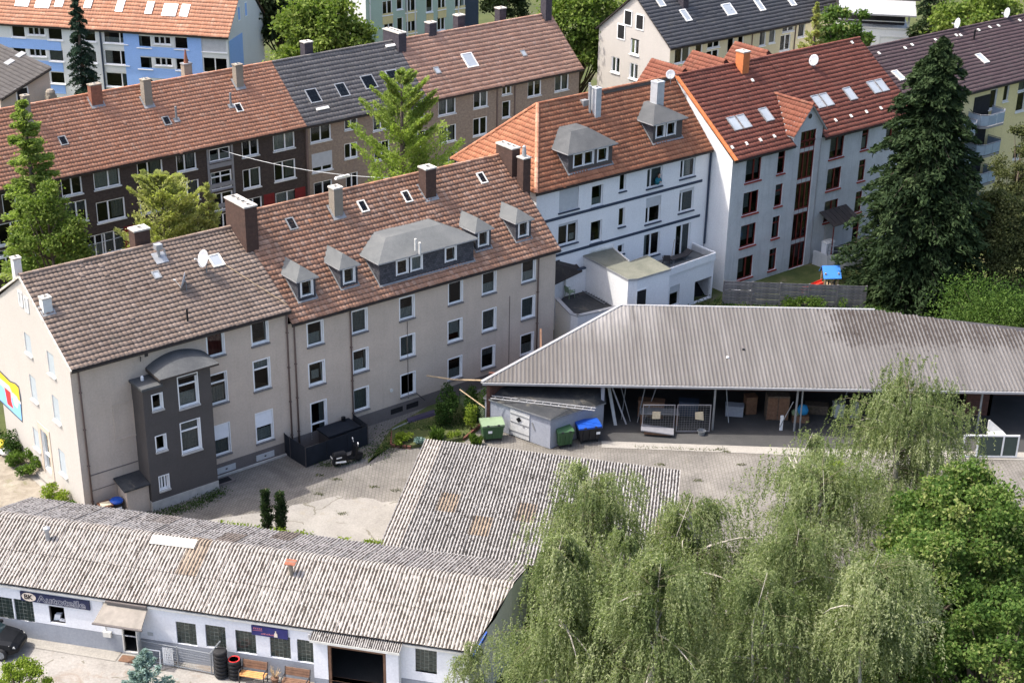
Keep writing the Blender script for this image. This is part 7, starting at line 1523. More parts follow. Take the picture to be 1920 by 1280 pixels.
# playhouse with slide
p = at3(1553, 548); t = thing('playhouse', 'wooden play tower with bright blue roof and red slide behind the board fence', 'playhouse', loc=p, yaw=.1)
for sx in (-1, 1):
    for sy in (-1, 1): MB().box(sx*.5-.05, sx*.5+.05, sy*.45-.05, sy*.45+.05, 0, 1.75).obj('post', 'wood_tan', t)
mb = MB(); mb.box(-.55, .55, -.5, .5, .62, .7); mb.obj('platform', 'wood_tan', t)
mb = MB(); mb.hexa([(-.68, -.7, 1.35), (.68, -.7, 1.35), (.68, .05, 2.1), (-.68, .05, 2.1), (-.68, -.7, 1.39), (.68, -.7, 1.39), (.68, .05, 2.14), (-.68, .05, 2.14)]); mb.hexa([(-.68, .05, 2.1), (.68, .05, 2.1), (.68, .7, 1.45), (-.68, .7, 1.45), (-.68, .05, 2.14), (.68, .05, 2.14), (.68, .7, 1.49), (-.68, .7, 1.49)]); mb.obj('roof', 'play_blue', t)
mb = MB(); mb.hexa([(-2.1, -.25, .12), (-.5, -.25, .75), (-.5, .25, .75), (-2.1, .25, .12), (-2.1, -.25, .17), (-.5, -.25, .8), (-.5, .25, .8), (-2.1, .25, .17)])
for s in (-.28, .25): mb.hexa([(-2.1, s, .1), (-.5, s, .72), (-.5, s+.04, .72), (-2.1, s+.04, .1), (-2.1, s, .32), (-.5, s, .98), (-.5, s+.04, .98), (-2.1, s+.04, .32)])
mb.obj('slide', 'play_red', t)
for k in range(5): MB().box(-.5+.22*k, -.38+.22*k, -.52, -.48, .72, 1.15).obj('slat', 'dark_frame' if k % 2 else 'wood_tan', t)
# garden corner: bed with brick edge, washing line pole, wire fence, hose
bed = thing('garden_bed', 'raised garden bed edged with old bricks next to the mossy shed roof', 'garden bed', loc=(0, 0, 0), yaw=0); rb = random.Random(3)
pe = [at3(733, 836), at3(733, 815), at3(770, 838), at3(870, 826), at3(875, 812)]
mb = MB(); mb.prism([at3(735, 836), at3(775, 840), at3(868, 826), at3(868, 812), at3(735, 812)], .22, 0); mb.obj('soil', 'soil_green', bed)
bme = MB().box(-.12, .12, -.055, .055, 0, .1).mesh('brick'); bme.materials.append(M['old_brick'])
for a_, b_ in (((735, 812), (733, 837)), ((733, 837), (772, 841)), ((868, 826), (900, 800))):
    p, q = at3(*a_), at3(*b_); L = np.linalg.norm(q-p); k = int(L/.26)
    for i in range(k):
        for j in range(2): o = put('brick', bme, bed, p+(q-p)*(i+.5)/k+Z*(.1*j-.02)); o.rotation_euler = (0, 0, math.atan2(q[1]-p[1], q[0]-p[0])+rb.uniform(-.12, .12))
a_, b_ = at3(800, 704, 2.7), at3(905, 713, 2.9); tag(MB().tube([a_, a_*.5+b_*.5-Z*.12, b_], .05, 7).obj('washing_line_pole', 'wood_tan'), 'long pale pole spanning from the garden to the corner of the open shed', 'pole')
a_, b_ = at3(862, 730, 2.4), at3(909, 764, 1.9); tag(MB().tube([a_, b_], .035, 6).obj('bean_pole', 'wood_tan'), 'pale green cane leaning down to the grey store wall', 'pole')
wf_ = thing('wire_fence', 'green wire mesh fence overgrown with shrubs beside the grey store', 'fence', loc=(0, 0, 0), yaw=0); A, B = at3(908, 800), at3(862, 758)
for k in range(4): p = A+(B-A)*k/3; MB().tube([p, p+Z*1.3], .025, 6).obj('post', 'bin_green', wf_)
mb = MB()
for k in range(9): mb.tube([A+Z*(.15+.14*k), B+Z*(.15+.14*k)], .008, 4)
for k in range(24): p = A+(B-A)*k/23; mb.tube([p+Z*.1, p+Z*1.28], .008, 4)
mb.obj('mesh', 'bin_lid', wf_)
t = thing('paddling_mat', 'faded violet mat lying along the foot of the beige house', 'mat', loc=at3(790, 782), yaw=.64); MB().hexa([(-1.1, -.25, .02), (1.0, -.3, .02), (1.2, .2, .02), (-.9, .3, .02), (-1.1, -.2, .14), (.95, -.22, .2), (1.1, .15, .18), (-.9, .22, .12)]).obj('mat', plain('violet_fabric', (.06, .05, .085), .9), t)
mb = MB(); p0, p1 = F2.l(at3(733, 808)), F2.l(at3(785, 783)); P0 = at3(735, 806); P1 = at3(780, 786); mb.obox(P0, P1-P0, (.2, .25, 0), (0, 0, .08)); tag(mb.obj('edging_plank', 'sill_pale'), 'grey edging plank on the shaded lawn by the beige house', 'plank')
# lean against the house: thin dark prop under window
a_ = F2.g(*F2.fac(780, 736, -.05)); b_ = F2.g(*F2.fac(797, 750, -.4)); tag(MB().tube([a_, b_], .03, 6).obj('prop', 'dark_frame'), 'thin dark bar sticking out under a ground-floor window near the garden', 'bar')
# sacks by the gable
t = thing('sack_heap', 'heap of yellow and white sacks at the foot of the mural gable', 'sacks', loc=F1.g(-1.0, 9.3, .4), yaw=0)
for k, (x, y, z, r, m) in enumerate(((-.3, 0, 0, .42, 'bag_white'), (.35, -.2, 0, .4, 'bag_white'), (0, .3, .2, .4, 'bag_yellow'), (.1, .0, .42, .32, 'bag_yellow'), (-.5, -.4, 0, .3, 'bag_yellow'))): MB().lathe((x, y, z), [(.1*r, 0), (.8*r, .12), (r, .3*r+.1), (.85*r, r*.9), (.3*r, 1.25*r), (.15*r, 1.4*r)], 9).obj('sack', m, t, True)
# black car at the left edge
def car(p, yaw, label):
    t = thing('parked_car', label, 'car', loc=p, yaw=yaw); st = [(-2.0, .55, .62, .68), (-1.95, .3, .92, .74), (-1.3, .28, 1.0, .80), (-.5, .28, .98, .82), (.55, .28, .96, .83), (1.2, .28, .88, .81), (1.75, .28, .78, .74), (2.02, .34, .62, .60), (2.08, .40, .52, .48)]
    mb = MB(); rings = []
    for x, zb, ztp, hw in st: rings.append([(x, -hw*.96, zb), (x, -hw, (zb+ztp)/2), (x, -hw*.93, ztp-.04), (x, -hw*.6, ztp+.03), (x, 0, ztp+.05), (x, hw*.6, ztp+.03), (x, hw*.93, ztp-.04), (x, hw, (zb+ztp)/2), (x, hw*.96, zb)])
    for r0, r1 in zip(rings[:-1], rings[1:]):
        for k in range(8): mb.poly([r0[k], r1[k], r1[k+1], r0[k+1]])
        mb.poly([r0[8], r1[8], r1[0], r0[0]])
    mb.poly(rings[0]); mb.poly(rings[-1][::-1]); b = mb.obj('body', 'black', t, True)
    mb = MB(); cab = [(-1.75, .95, .70), (-1.0, 1.38, .56), (-.3, 1.45, .56), (.25, 1.40, .55), (1.0, .93, .70)]; R = [[(x, -h-.02, .93), (x, -h, z), (x, 0, z+.03), (x, h, z), (x, h+.02, .93)] for x, z, h in cab]
    for r0, r1 in zip(R[1:-1], R[2:-1]): mb.poly([r0[1], r1[1], r1[2], r0[2]]); mb.poly([r0[2], r1[2], r1[3], r0[3]])
    mb.obj('roof', 'black', t, True)
    mb = MB()
    for r0, r1 in ((R[0], R[1]), (R[3], R[4])): mb.poly([r0[1], r1[1], r1[2], r0[2]]); mb.poly([r0[2], r1[2], r1[3], r0[3]])
    for r0, r1 in zip(R[:-1], R[1:]): mb.poly([r0[0], r1[0], r1[1], r0[1]]); mb.poly([r0[3], r1[3], r1[4], r0[4]])
    mb.obj('window', plain('car_glass', (.02, .035, .04), .06, 0, .1, 3, .8), t)
    for x in (-1.25, 1.3):
        for s in (-1, 1):
            w = MB().lathe((x, s*.80-.09, .31), [(.19, 0), (.30, .02), (.315, .09), (.30, .16), (.19, .18)], 20, axis=(0, 1, 0)).obj('wheel', 'rubber', t, True); mb = MB(); mb.lathe((x, s*.80+s*.085, .31), [(.2, 0), (.19, .012), (.05, .02)], 16, axis=(0, s, 0))
            for k in range(6): th = k*math.pi/3; mb.obox((x+.06*math.cos(th)-.02, s*.80+s*.1, .31+.06*math.sin(th)), (.13*math.cos(th), 0, .13*math.sin(th)), (.03*-math.sin(th), 0, .03*math.cos(th)), (0, s*.012, 0))
            mb.obj('rim', 'steel', w)
    for s in (-1, 1): MB().hexa([(1.80, s*.42, .62), (2.03, s*.36, .58), (1.95, s*.62, .58), (1.75, s*.70, .62), (1.72, s*.42, .78), (1.95, s*.36, .66), (1.9, s*.62, .66), (1.68, s*.70, .76)]).obj('headlight', 'offwhite', t)
    for s in (-1, 1): MB().box(.55, .75, s*.86-.08, s*.86+.08, .95, 1.06).obj('mirror', 'black', t)
    return t
car(WS.g(-6.55, -1.30), WS.yaw+.10, 'black parked car half cut off by the left edge in front of the workshop')
# forecourt items
ks = sheet('footing_strip', [WS.g(-6, -.02)[:2], WS.g(door_h[0]-.1, -.02)[:2], WS.g(door_h[0]-.1, -.75)[:2], WS.g(-6, -.65)[:2]], -.012, 'concrete_pale')
t = thing('door_mat', 'dark door mat on the ground at the workshop door', 'mat', loc=WS.g((door_h[0]+door_h[1])/2, -.45), yaw=WS.yaw); MB().box(-.42, .42, -.25, .25, -.03, .0).obj('mat', 'wood_brown', t)
q = WS.gr(290, 1246); t = thing('frame_stand', 'empty white tubular sign frame standing before the wire gate', 'stand', loc=WS.g(q[0], q[1]-.1), yaw=WS.yaw); mb = MB()
for s in (-1, 1): mb.tube([(s*.33, 0, 0), (s*.33, .1, .85)], .025, 7)
mb.tube([(-.33, .1, .85), (.33, .1, .85)], .025, 7); mb.tube([(-.33, 0, .05), (.33, 0, .05)], .025, 7); mb.obj('frame', 'white', t)
q = WS.gr(316, 1248); t = thing('slatted_panel', 'upright white slatted panel leaning on the wire gate', 'panel', loc=WS.g(q[0], q[1]+.05), yaw=WS.yaw)
for k in range(5): MB().box(-.26+.105*k, -.17+.105*k, -.02, .02, .02, 1.0).obj('slat', 'white', t)
mb = MB(); mb.box(-.28, .28, .02, .05, .12, .2); mb.box(-.28, .28, .02, .05, .8, .88); mb.obj('rail', 'offwhite', t)
q0, q1 = WS.gr(268, 1238), WS.gr(402, 1264); t = thing('wire_gate', 'grey wire mesh gate fence in front of the workshop windows', 'fence', loc=WS.g(q0[0], q0[1]), yaw=WS.yaw+math.atan2(q1[1]-q0[1], q1[0]-q0[0])); L = np.linalg.norm((q1-q0)[:2])
mb = MB(); mb.tube([(0, 0, .08), (L, 0, .08)], .025, 6); mb.tube([(0, 0, 1.15), (L, 0, 1.15)], .025, 6); mb.obj('rail', 'steel', t)
for x in (0, L*.5, L-.12, L): MB().tube([(x, 0, 0), (x, 0, 1.2)], .03, 7).obj('post', 'steel', t)
mb = MB()
for k in range(int(L/.09)): mb.tube([(.09*k, 0, .08), (.09*k, 0, 1.15)], .006, 4)
for k in range(7): mb.tube([(0, 0, .2+.14*k), (L, 0, .2+.14*k)], .006, 4)
mb.tube([(L-.1, 0, 1.2), (L+.35, .15, 1.85)], .04, 6); mb.obj('mesh', 'steel', t)
for (x, y), h, lab, red in (((416, 1266), 1.45, 'tall black stacked-tyre drum at the end of the wire gate', 0), ((441, 1268), 1.0, 'shorter black drum with red rim beside the bench', 1)):
    q = WS.gr(x, y); t = thing('drum', lab, 'drum', loc=WS.g(q[0], q[1]), yaw=0, group='black drums by the gate'); k = int(h/.2)
    for i in range(k): MB().lathe((0, 0, i*h/k), [(.24, 0), (.31, .03), (.325, h/k*.5), (.31, h/k-.03), (.24, h/k)], 16).obj('tyre', 'rubber', t, True)
    if red: MB().lathe((0, 0, h), [(.27, -.05), (.27, .01), (.22, .0)], 14).obj('rim', 'paint_red', t)
def bench(label, p, yaw, seat, back):
    t = thing('bench', label, 'bench', loc=p, yaw=yaw, group='benches along the workshop wall')
    for k in range(4): MB().box(-.62, .62, -.42+.12*k, -.32+.12*k, .42, .46).obj('seat_slat', seat, t)
    for k in range(3): MB().hexa([(-.62, .10+.03*k, .56+.13*k), (.62, .10+.03*k, .56+.13*k), (.62, .13+.03*k, .56+.13*k), (-.62, .13+.03*k, .56+.13*k), (-.62, .13+.03*k, .67+.13*k), (.62, .13+.03*k, .67+.13*k), (.62, .16+.03*k, .67+.13*k), (-.62, .16+.03*k, .67+.13*k)]).obj('back_slat', back, t)
    for s in (-1, 1): mb = MB(); mb.tube([(s*.6, -.4, 0), (s*.6, -.42, .42), (s*.6, -.38, .64), (s*.6, .1, .62)], .03, 7); mb.tube([(s*.6, .05, 0), (s*.6, .08, .45), (s*.6, .22, .95)], .03, 7); mb.obj('side_frame', 'dark_frame', t)
q = WS.gr(485, 1262); bench('bench with bright oiled orange seat under the glass-block windows', WS.g(q[0], -.55), WS.yaw, 'wood_orange', 'wood_brown')
q = WS.gr(566, 1272); bench('dark brown bench beside the garage opening', WS.g(q[0], -.62), WS.yaw, 'wood_brown', 'wood_brown')
q = WS.gr(525, 1264); t = thing('plant_pot', 'pot of dry flowers between the two benches', 'plant pot', loc=WS.g(q[0], -.55), yaw=0); MB().lathe((0, 0, 0), [(.13, 0), (.2, .3), (.17, .3)], 12).obj('pot', 'wood_brown', t); mb = MB(); rp_ = random.Random(2)
for k in range(26): th, r = rp_.uniform(0, 6.28), rp_.uniform(.05, .35); mb.tube([(0, 0, .28), (r*math.cos(th)*.5, r*math.sin(th)*.5, .5), (r*math.cos(th), r*math.sin(th), rp_.uniform(.5, .8))], .012, 4)
mb.obj('stems', 'wood_tan', t)
# white window unit stored at the right
A, B = at3(1802, 857), at3(1906, 858); t = thing('window_unit', 'large loose white window frame with three panes propped in the yard at the right', 'window frame', loc=A, yaw=math.atan2(B[1]-A[1], B[0]-A[0])); L = np.linalg.norm(B-A); fcw = Face((0, 0, 0), (1, 0, 0), (0, .25, 1) if False else (0, 1, 0)); mb = MB(); bars(mb, fcw, 0, L, .03, 1.5, .09, 0, .09)
for f in (.27, .72): mb.box(L*f-.05, L*f+.05, 0, .09, .12, 1.41)
mb.obj('frame', 'white', t); mb = MB(); mb.box(L*.27+.05, L*.72-.05, .03, .05, .12, 1.41); mb.box(L*.72+.05, L-.09, .03, .05, .12, 1.41); parts(mb, 'pane', plain('green_pane', (.035, .06, .055), .15, 0, .1, 3, .6), t); mb = MB(); mb.box(L*.3, L*.34, .1, .8, 0, .08); mb.box(L*.65, L*.69, .1, .8, 0, .08); parts(mb, 'strut', 'wood_grey', t)
t = thing('storage_box', 'pale crate behind the loose white window frame', 'crate', loc=at3(1866, 838), yaw=.1); mb = MB(); mb.box(-.5, .5, -.4, .4, 0, .9); mb.obj('crate', 'shutter', t); mb = MB(); mb.hexa([(-.5, .35, .9), (.5, .35, .9), (.5, .4, .9), (-.5, .4, .9), (-.45, .5, 1.6), (-.35, .5, 1.6), (-.35, .55, 1.6), (-.45, .55, 1.6)]); mb.obj('lid', 'offwhite', t)
# things stored in the open shed
def mesh_frame(label, x0, x1, y):
    A, B = at3(x0, y), at3(x1, y); t = thing('mesh_frame', label, 'wire frame', loc=A, yaw=math.atan2(B[1]-A[1], B[0]-A[0]), group='wire mesh frames in the open shed'); L = np.linalg.norm(B-A); mb = MB(); bars(mb, FRONT, 0, L, .1, 1.95, .05, 0, .05); mb.obj('frame', 'rail', t); mb = MB()
    for k in range(int(L/.16)): mb.tube([(.16*k, .02, .1), (.16*k, .02, 1.95)], .005, 4)
    for k in range(11): mb.tube([(0, .02, .2+.16*k), (L, .02, .2+.16*k)], .005, 4)
    mb.obj('mesh', 'lead', t); return t, L
t, L = mesh_frame('left wire mesh frame with a brown card notice in the open shed', 1203, 1263, 812); mb = MB(); mb.box(L*.3, L*.55, -.02, -.0, 1.0, 1.5); mb.obj('notice', 'paper', t)
t, L = mesh_frame('right wire mesh frame with a pale crooked card notice next to the shed post', 1267, 1330, 812); mb = MB(); mb.hexa([(L*.55, -.02, .98), (L*.8, -.02, .9), (L*.8, 0, .9), (L*.55, 0, .98), (L*.53, -.02, 1.45), (L*.77, -.02, 1.5), (L*.77, 0, 1.5), (L*.53, 0, 1.45)]); mb.obj('notice', 'paper', t)
for k, (x, y, dx, lab) in enumerate(((1154, 797, -.45, 'broad pale plank leaning at the left end of the open shed'), (1174, 795, -.95, 'narrow pale plank leaning beside the broad one in the open shed'), (1182, 790, -.7, 'thin grey lath leaning behind the two pale planks'))):
    p = at3(x, y); w = (.2, .1, .05)[k]; mb = MB(); mb.hexa([(-w/2, 0, 0), (w/2, 0, 0), (w/2, .05, 0), (-w/2, .05, 0), (dx-w/2, .9, 2.2), (dx+w/2, .9, 2.2), (dx+w/2, .95, 2.2), (dx-w/2, .95, 2.2)]); o = tag(mb.obj('plank', ('shutter', 'fascia', 'lead')[k]), lab, 'plank', 'planks leaning in the open shed'); o.location = p
t = thing('tarp_bundle', 'blue and green sacks beside the poles in the open shed', 'bundle', loc=at3(1500, 790), yaw=0); MB().lathe((.1, 0, .5), [(.05, 0), (.3, .1), (.36, .35), (.25, .6), (.05, .7)], 10).obj('sack', 'blue_cloth', t, True); MB().lathe((-.3, .1, .35), [(.05, 0), (.25, .1), (.28, .3), (.05, .5)], 10).obj('sack', 'bin_lid', t, True); mb = MB(); mb.box(-.5, .5, -.2, .4, 0, .45); parts(mb, 'box', 'wood_brown', t)
t = thing('upright_board', 'short bright white-blue board standing on the open shed floor', 'board', loc=at3(1464, 806), yaw=.2); MB().box(-.09, .09, -.05, .05, 0, 1.0).obj('board', 'shutter_white', t)
t = thing('brown_cabinet', 'brown wooden cabinet in the shade of the open shed', 'cabinet', loc=at3(1455, 785), yaw=0); mb = MB(); mb.box(-.7, .7, -.3, .5, .05, 1.7); mb.obj('carcass', 'bark', t); mb = MB(); mb.box(-.66, -.03, -.33, -.305, .12, 1.6); mb.box(.03, .66, -.33, -.305, .12, 1.6); mb.obj('door', 'wood_brown', t)
t = thing('workbench', 'cluttered grey workbench behind the wire mesh frames', 'workbench', loc=at3(1235, 795), yaw=0); mb = MB(); mb.box(-1.2, 1.2, -.3, .5, .8, .88); mb.obj('top', 'lead', t)
for sx in (-1.1, 1.1): MB().box(sx-.05, sx+.05, -.25, .45, 0, .8).obj('leg', 'wood_brown', t)
_rc = random.Random(8)
for k, (x, y, dx, h, m, lab) in enumerate(((1195, 792, .5, 2.4, 'lead', 'grey pipe leaning left of the left mesh frame'), (1208, 788, .9, 2.5, 'rail', 'thin tube leaning behind the left mesh frame'), (1165, 786, .3, 2.5, 'lead', 'dark batten standing behind the pale planks'), (1366, 792, -.2, 2.2, 'steel', 'bright tube standing right of the shed post'), (1574, 786, .6, 2.3, 'rail', 'dark tube leaning in the middle of the open shed'))): p = at3(x, y); tag(MB().tube([p, p+V3(dx, .9, h)], .035, 6).obj('pole', m), lab, 'pole', 'poles leaning in the open shed')
for k, (x, y, w, h, m, lab) in enumerate(((1376, 778, 1.1, .7, 'shed_grey', 'grey crate at the back of the open shed right of the post'), (1405, 774, .7, 1.2, 'wood_brown', 'tall brown crate deep in the open shed'), (1530, 774, 1.4, .6, 'bark', 'low dark crate deep in the open shed beside the blue sack'), (1570, 780, .6, .9, 'shutter', 'small pale crate in the dark of the open shed'), (1220, 780, 1.6, 1.1, 'wood_brown', 'stacked brown crate behind the left mesh frame'), (1290, 778, 1.2, 1.0, 'navy', 'dark blue crate behind the right mesh frame'))):
    t = thing('storage_crate', lab, 'crate', loc=at3(x, y), yaw=_rc.uniform(-.2, .2), group='crates stored in the open shed'); mb = MB(); mb.box(-w/2, w/2, -.3, .3, .04, h); mb.obj('crate', m, t); mb = MB(); mb.box(-w/2-.03, w/2+.03, -.33, .33, h, h+.05); mb.obj('lid', m, t)
t = thing('plastic_tub', 'shiny grey tub on the floor at the foot of the shed post', 'tub', loc=at3(1315, 814), yaw=0); MB().lathe((0, 0, 0), [(.2, 0), (.27, .28), (.24, .28), (.18, .05)], 14).obj('tub', 'steel', t)
t = thing('wheelbarrow_load', 'sheet of pale insulation slung over a low trolley in the open shed', 'trolley', loc=at3(1232, 815), yaw=-.1); mb = MB(); mb.hexa([(-1.0, -.3, .35), (1.0, -.35, .2), (1.0, .3, .3), (-1.0, .35, .45), (-1.0, -.3, .42), (1.0, -.35, .27), (1.0, .3, .38), (-1.0, .35, .52)]); mb.obj('sheet', 'rail', t); mb = MB(); mb.box(-.8, .8, -.25, .25, .12, .3); mb.obj('trolley', 'wood_brown', t)
t = thing('grey_sacking', 'pale grey cloth hanging in the dark middle of the open shed', 'cloth', loc=at3(1602, 790), yaw=.3); mb = MB(); mb.hexa([(-.4, 0, .3), (.3, 0, .2), (.35, .2, .2), (-.3, .2, .4), (-.2, 0, 1.5), (.15, 0, 1.3), (.15, .1, 1.3), (-.2, .1, 1.5)]); mb.obj('cloth', 'lead', t)
# ---- span wires with street lamps behind the beige houses
def span(label, a, b, lamp_at, lab2):
    P = [a+(b-a)*k/10-Z*(.5*4*(k/10)*(1-k/10)) for k in range(11)]; tag(MB().tube(P, .025, 5).obj('span_wire', 'shutter'), label, 'cable')
    p = a+(b-a)*lamp_at-Z*(.5*4*lamp_at*(1-lamp_at)); t = thing('street_lamp', lab2, 'street lamp', loc=p, yaw=F6.yaw); mb = MB(); mb.hexa([(-.65, -.12, -.25), (.65, -.12, -.25), (.65, .12, -.25), (-.65, .12, -.25), (-.6, -.09, -.08), (.6, -.09, -.08), (.6, .09, -.08), (-.6, .09, -.08)]); mb.obj('housing', 'white', t); MB().tube([(0, 0, -.1), (0, 0, .02)], .03, 6).obj('hanger', 'steel', t)
a_ = F6.g(*F6.fac(416, 282)); b_ = far(745, 334, 112); span('pale span wire from the dark brick house over the street', a_, b_, .70, 'white street lamp hanging over the street by the tan brick house')
a_ = F6.g(*F6.fac(240, 440)); b_ = far(-40, 478, 108); span('pale span wire above the street at the left', a_, b_, .86, 'white street lamp hanging near the left edge of the photo')
# ================================================================ vegetation
LM = {
 'birch': leaf_mat('birch_leaf', [(.085, .112, .045), (.16, .196, .086), (.232, .264, .132), (.32, .34, .20)], .4),
 'maple': leaf_mat('maple_leaf', [(.032, .068, .016), (.06, .11, .025), (.105, .165, .038), (.25, .275, .10)], .32),
 'round': leaf_mat('round_tree_leaf', [(.045, .08, .016), (.09, .14, .028), (.15, .20, .044), (.20, .24, .066)], .32),
 'dark': leaf_mat('dark_tree_leaf', [(.016, .026, .012), (.026, .04, .017), (.04, .056, .023)], .2),
 'conifer': leaf_mat('conifer_spray', [(.010, .019, .009), (.019, .034, .014), (.034, .056, .022), (.055, .08, .034)], .15),
 'spruce': leaf_mat('spruce_needle', [(.012, .026, .018), (.022, .044, .028), (.036, .062, .038)], .12),
 'larch': leaf_mat('larch_needle', [(.12, .17, .038), (.185, .25, .06), (.25, .31, .085), (.31, .35, .13)], .45),
 'pale_larch': leaf_mat('yellow_green_needle', [(.23, .25, .085), (.32, .33, .125), (.40, .40, .18)], .45),
 'yellow': leaf_mat('yellow_green_leaf', [(.10, .15, .02), (.17, .23, .03), (.25, .29, .06)], .35),
 'shrub': leaf_mat('shrub_leaf', [(.045, .085, .016), (.075, .125, .025), (.12, .175, .035)], .3),
 'bramble': leaf_mat('bramble_leaf', [(.022, .05, .012), (.045, .088, .018), (.08, .135, .028), (.11, .17, .04)], .25),
 'shade_shrub': leaf_mat('ivy_leaf', [(.02, .045, .012), (.035, .07, .016), (.06, .10, .025)], .25),
 'blue': leaf_mat('blue_spruce_needle', [(.12, .18, .16), (.18, .26, .235), (.25, .33, .30)], .15),
 'olive': leaf_mat('olive_leaf', [(.05, .06, .025), (.08, .09, .035), (.13, .14, .06)], .25),
 'cypress': leaf_mat('cypress_spray', [(.014, .03, .012), (.028, .05, .018), (.05, .078, .026)], .15)}
M.update({'leaf_'+k: v for k, v in LM.items()})
M['twig'] = plain('twig_bark', (.13, .12, .07), .9, 0, .3, 5); M['birch_bark'] = plain('birch_bark', (.36, .33, .28), .8, 0, .35, 5)
def leaves(name, C, A, sl, sw, mat, parent, rng, tint=None, up=0.0):
    """rhombic leaves: centres C, long axes A"""
    N = len(C); A = A/(np.linalg.norm(A, axis=1, keepdims=True)+1e-9); rv_ = rng.normal(size=(N, 3)); rv_[:, 2] *= (1+2.5*up); Bv = np.cross(A, rv_); Bv /= (np.linalg.norm(Bv, axis=1, keepdims=True)+1e-9)
    L = (sl*rng.uniform(.7, 1.3, N))[:, None]; W = (sw*rng.uniform(.7, 1.3, N))[:, None]
    V = np.stack([C-A*L*.5, C+Bv*W*.5-A*L*.05, C+A*L*.5, C-Bv*W*.5-A*L*.05], 1).reshape(-1, 3); F = np.arange(4*N).reshape(N, 4)
    r = rng.uniform(0, 1, N) if tint is None else np.clip(tint+rng.normal(0, .16, N), 0, 1)
    me = npmesh(name, V, F, r); return link(name, me, 'leaf_'+mat, parent)
def unit(rng, n): v = rng.normal(size=(n, 3)); return v/np.linalg.norm(v, axis=1, keepdims=True)
def trunk_obj(segs, parent, mat='bark', name='trunk', n=6):
    mb = MB()
    for pts, r in segs: mb.tube(pts, r, n)
    return mb.obj(name, mat, parent, True)
def top_at(x, y, D): p = far(x, y, D); return V3(p[0], p[1], 0), p[2]
def tree_thing(name, label, loc, group='trees'): return thing(name, label, 'tree', loc=loc, yaw=0, group=group)
def broadleaf(label, top, R, mat, seed, ncl=60, per=420, leaf=.22, zlow=.3, group='broadleaf trees beyond the roofs', name='broadleaf_tree', squash=1.0, lump=.24, lopsided=0.0, cat='tree', r0=None, tone=.0):
    base, H = top; rng = np.random.default_rng(seed); t = tree_thing(name, label, base, group); t['category'] = cat
    zc = H*(zlow+(1-zlow)/2); hz = H*(1-zlow)/2
    d = unit(rng, ncl); d[:, 2] = np.abs(d[:, 2])*1.15-.35; d /= np.linalg.norm(d, axis=1, keepdims=True); rad = rng.uniform(.45, 1.0, ncl)**.6
    cc = d*rad[:, None]*np.array([R, R*squash, hz])*np.array([.86, .86, .9])+np.array([0, 0, zc]); cr_ = R*lump*rng.uniform(.65, 1.35, ncl)
    tone_c = rng.normal(.5+tone, .10, ncl)
    idx = np.repeat(np.arange(ncl), per); dd = unit(rng, ncl*per); rr = rng.uniform(0, 1, ncl*per)**.5*np.where(rng.uniform(0, 1, ncl*per) < .22, 1.55, 1.0)
    C = cc[idx]+dd*(cr_[idx]*rr)[:, None]*np.array([1, 1, .72]); C[:, 2] = np.clip(C[:, 2], .05, H*1.01)
    A = dd*.6+unit(rng, ncl*per)*.9; A[:, 2] -= .25
    tint = tone_c[idx]+rng.normal(0, .12, ncl*per)
    segs = [([V3(0, 0, -.1), V3(rng.normal(0, .1), rng.normal(0, .1), H*zlow), V3(0, 0, H*.8)], [r0 or .05*R+.1, .045*R+.06, .03])]
    for i in range(0, ncl, 2):
        z0 = H*rng.uniform(zlow*.7, .7); m = cc[i]*np.array([.5, .5, .5])+np.array([0, 0, z0*.5+.15*cc[i][2]*0]); segs.append(([V3(0, 0, min(z0, cc[i][2]*.85)), V3(*(cc[i]*.55+np.array([0, 0, min(z0, cc[i][2]*.85)])*.45)), V3(*cc[i])], [.05+.012*R, .03+.008*R, .012]))
    trunk_obj(segs, t); leaves('crown', C, A, leaf, leaf*.72, mat, t, rng, tint, .3); return t
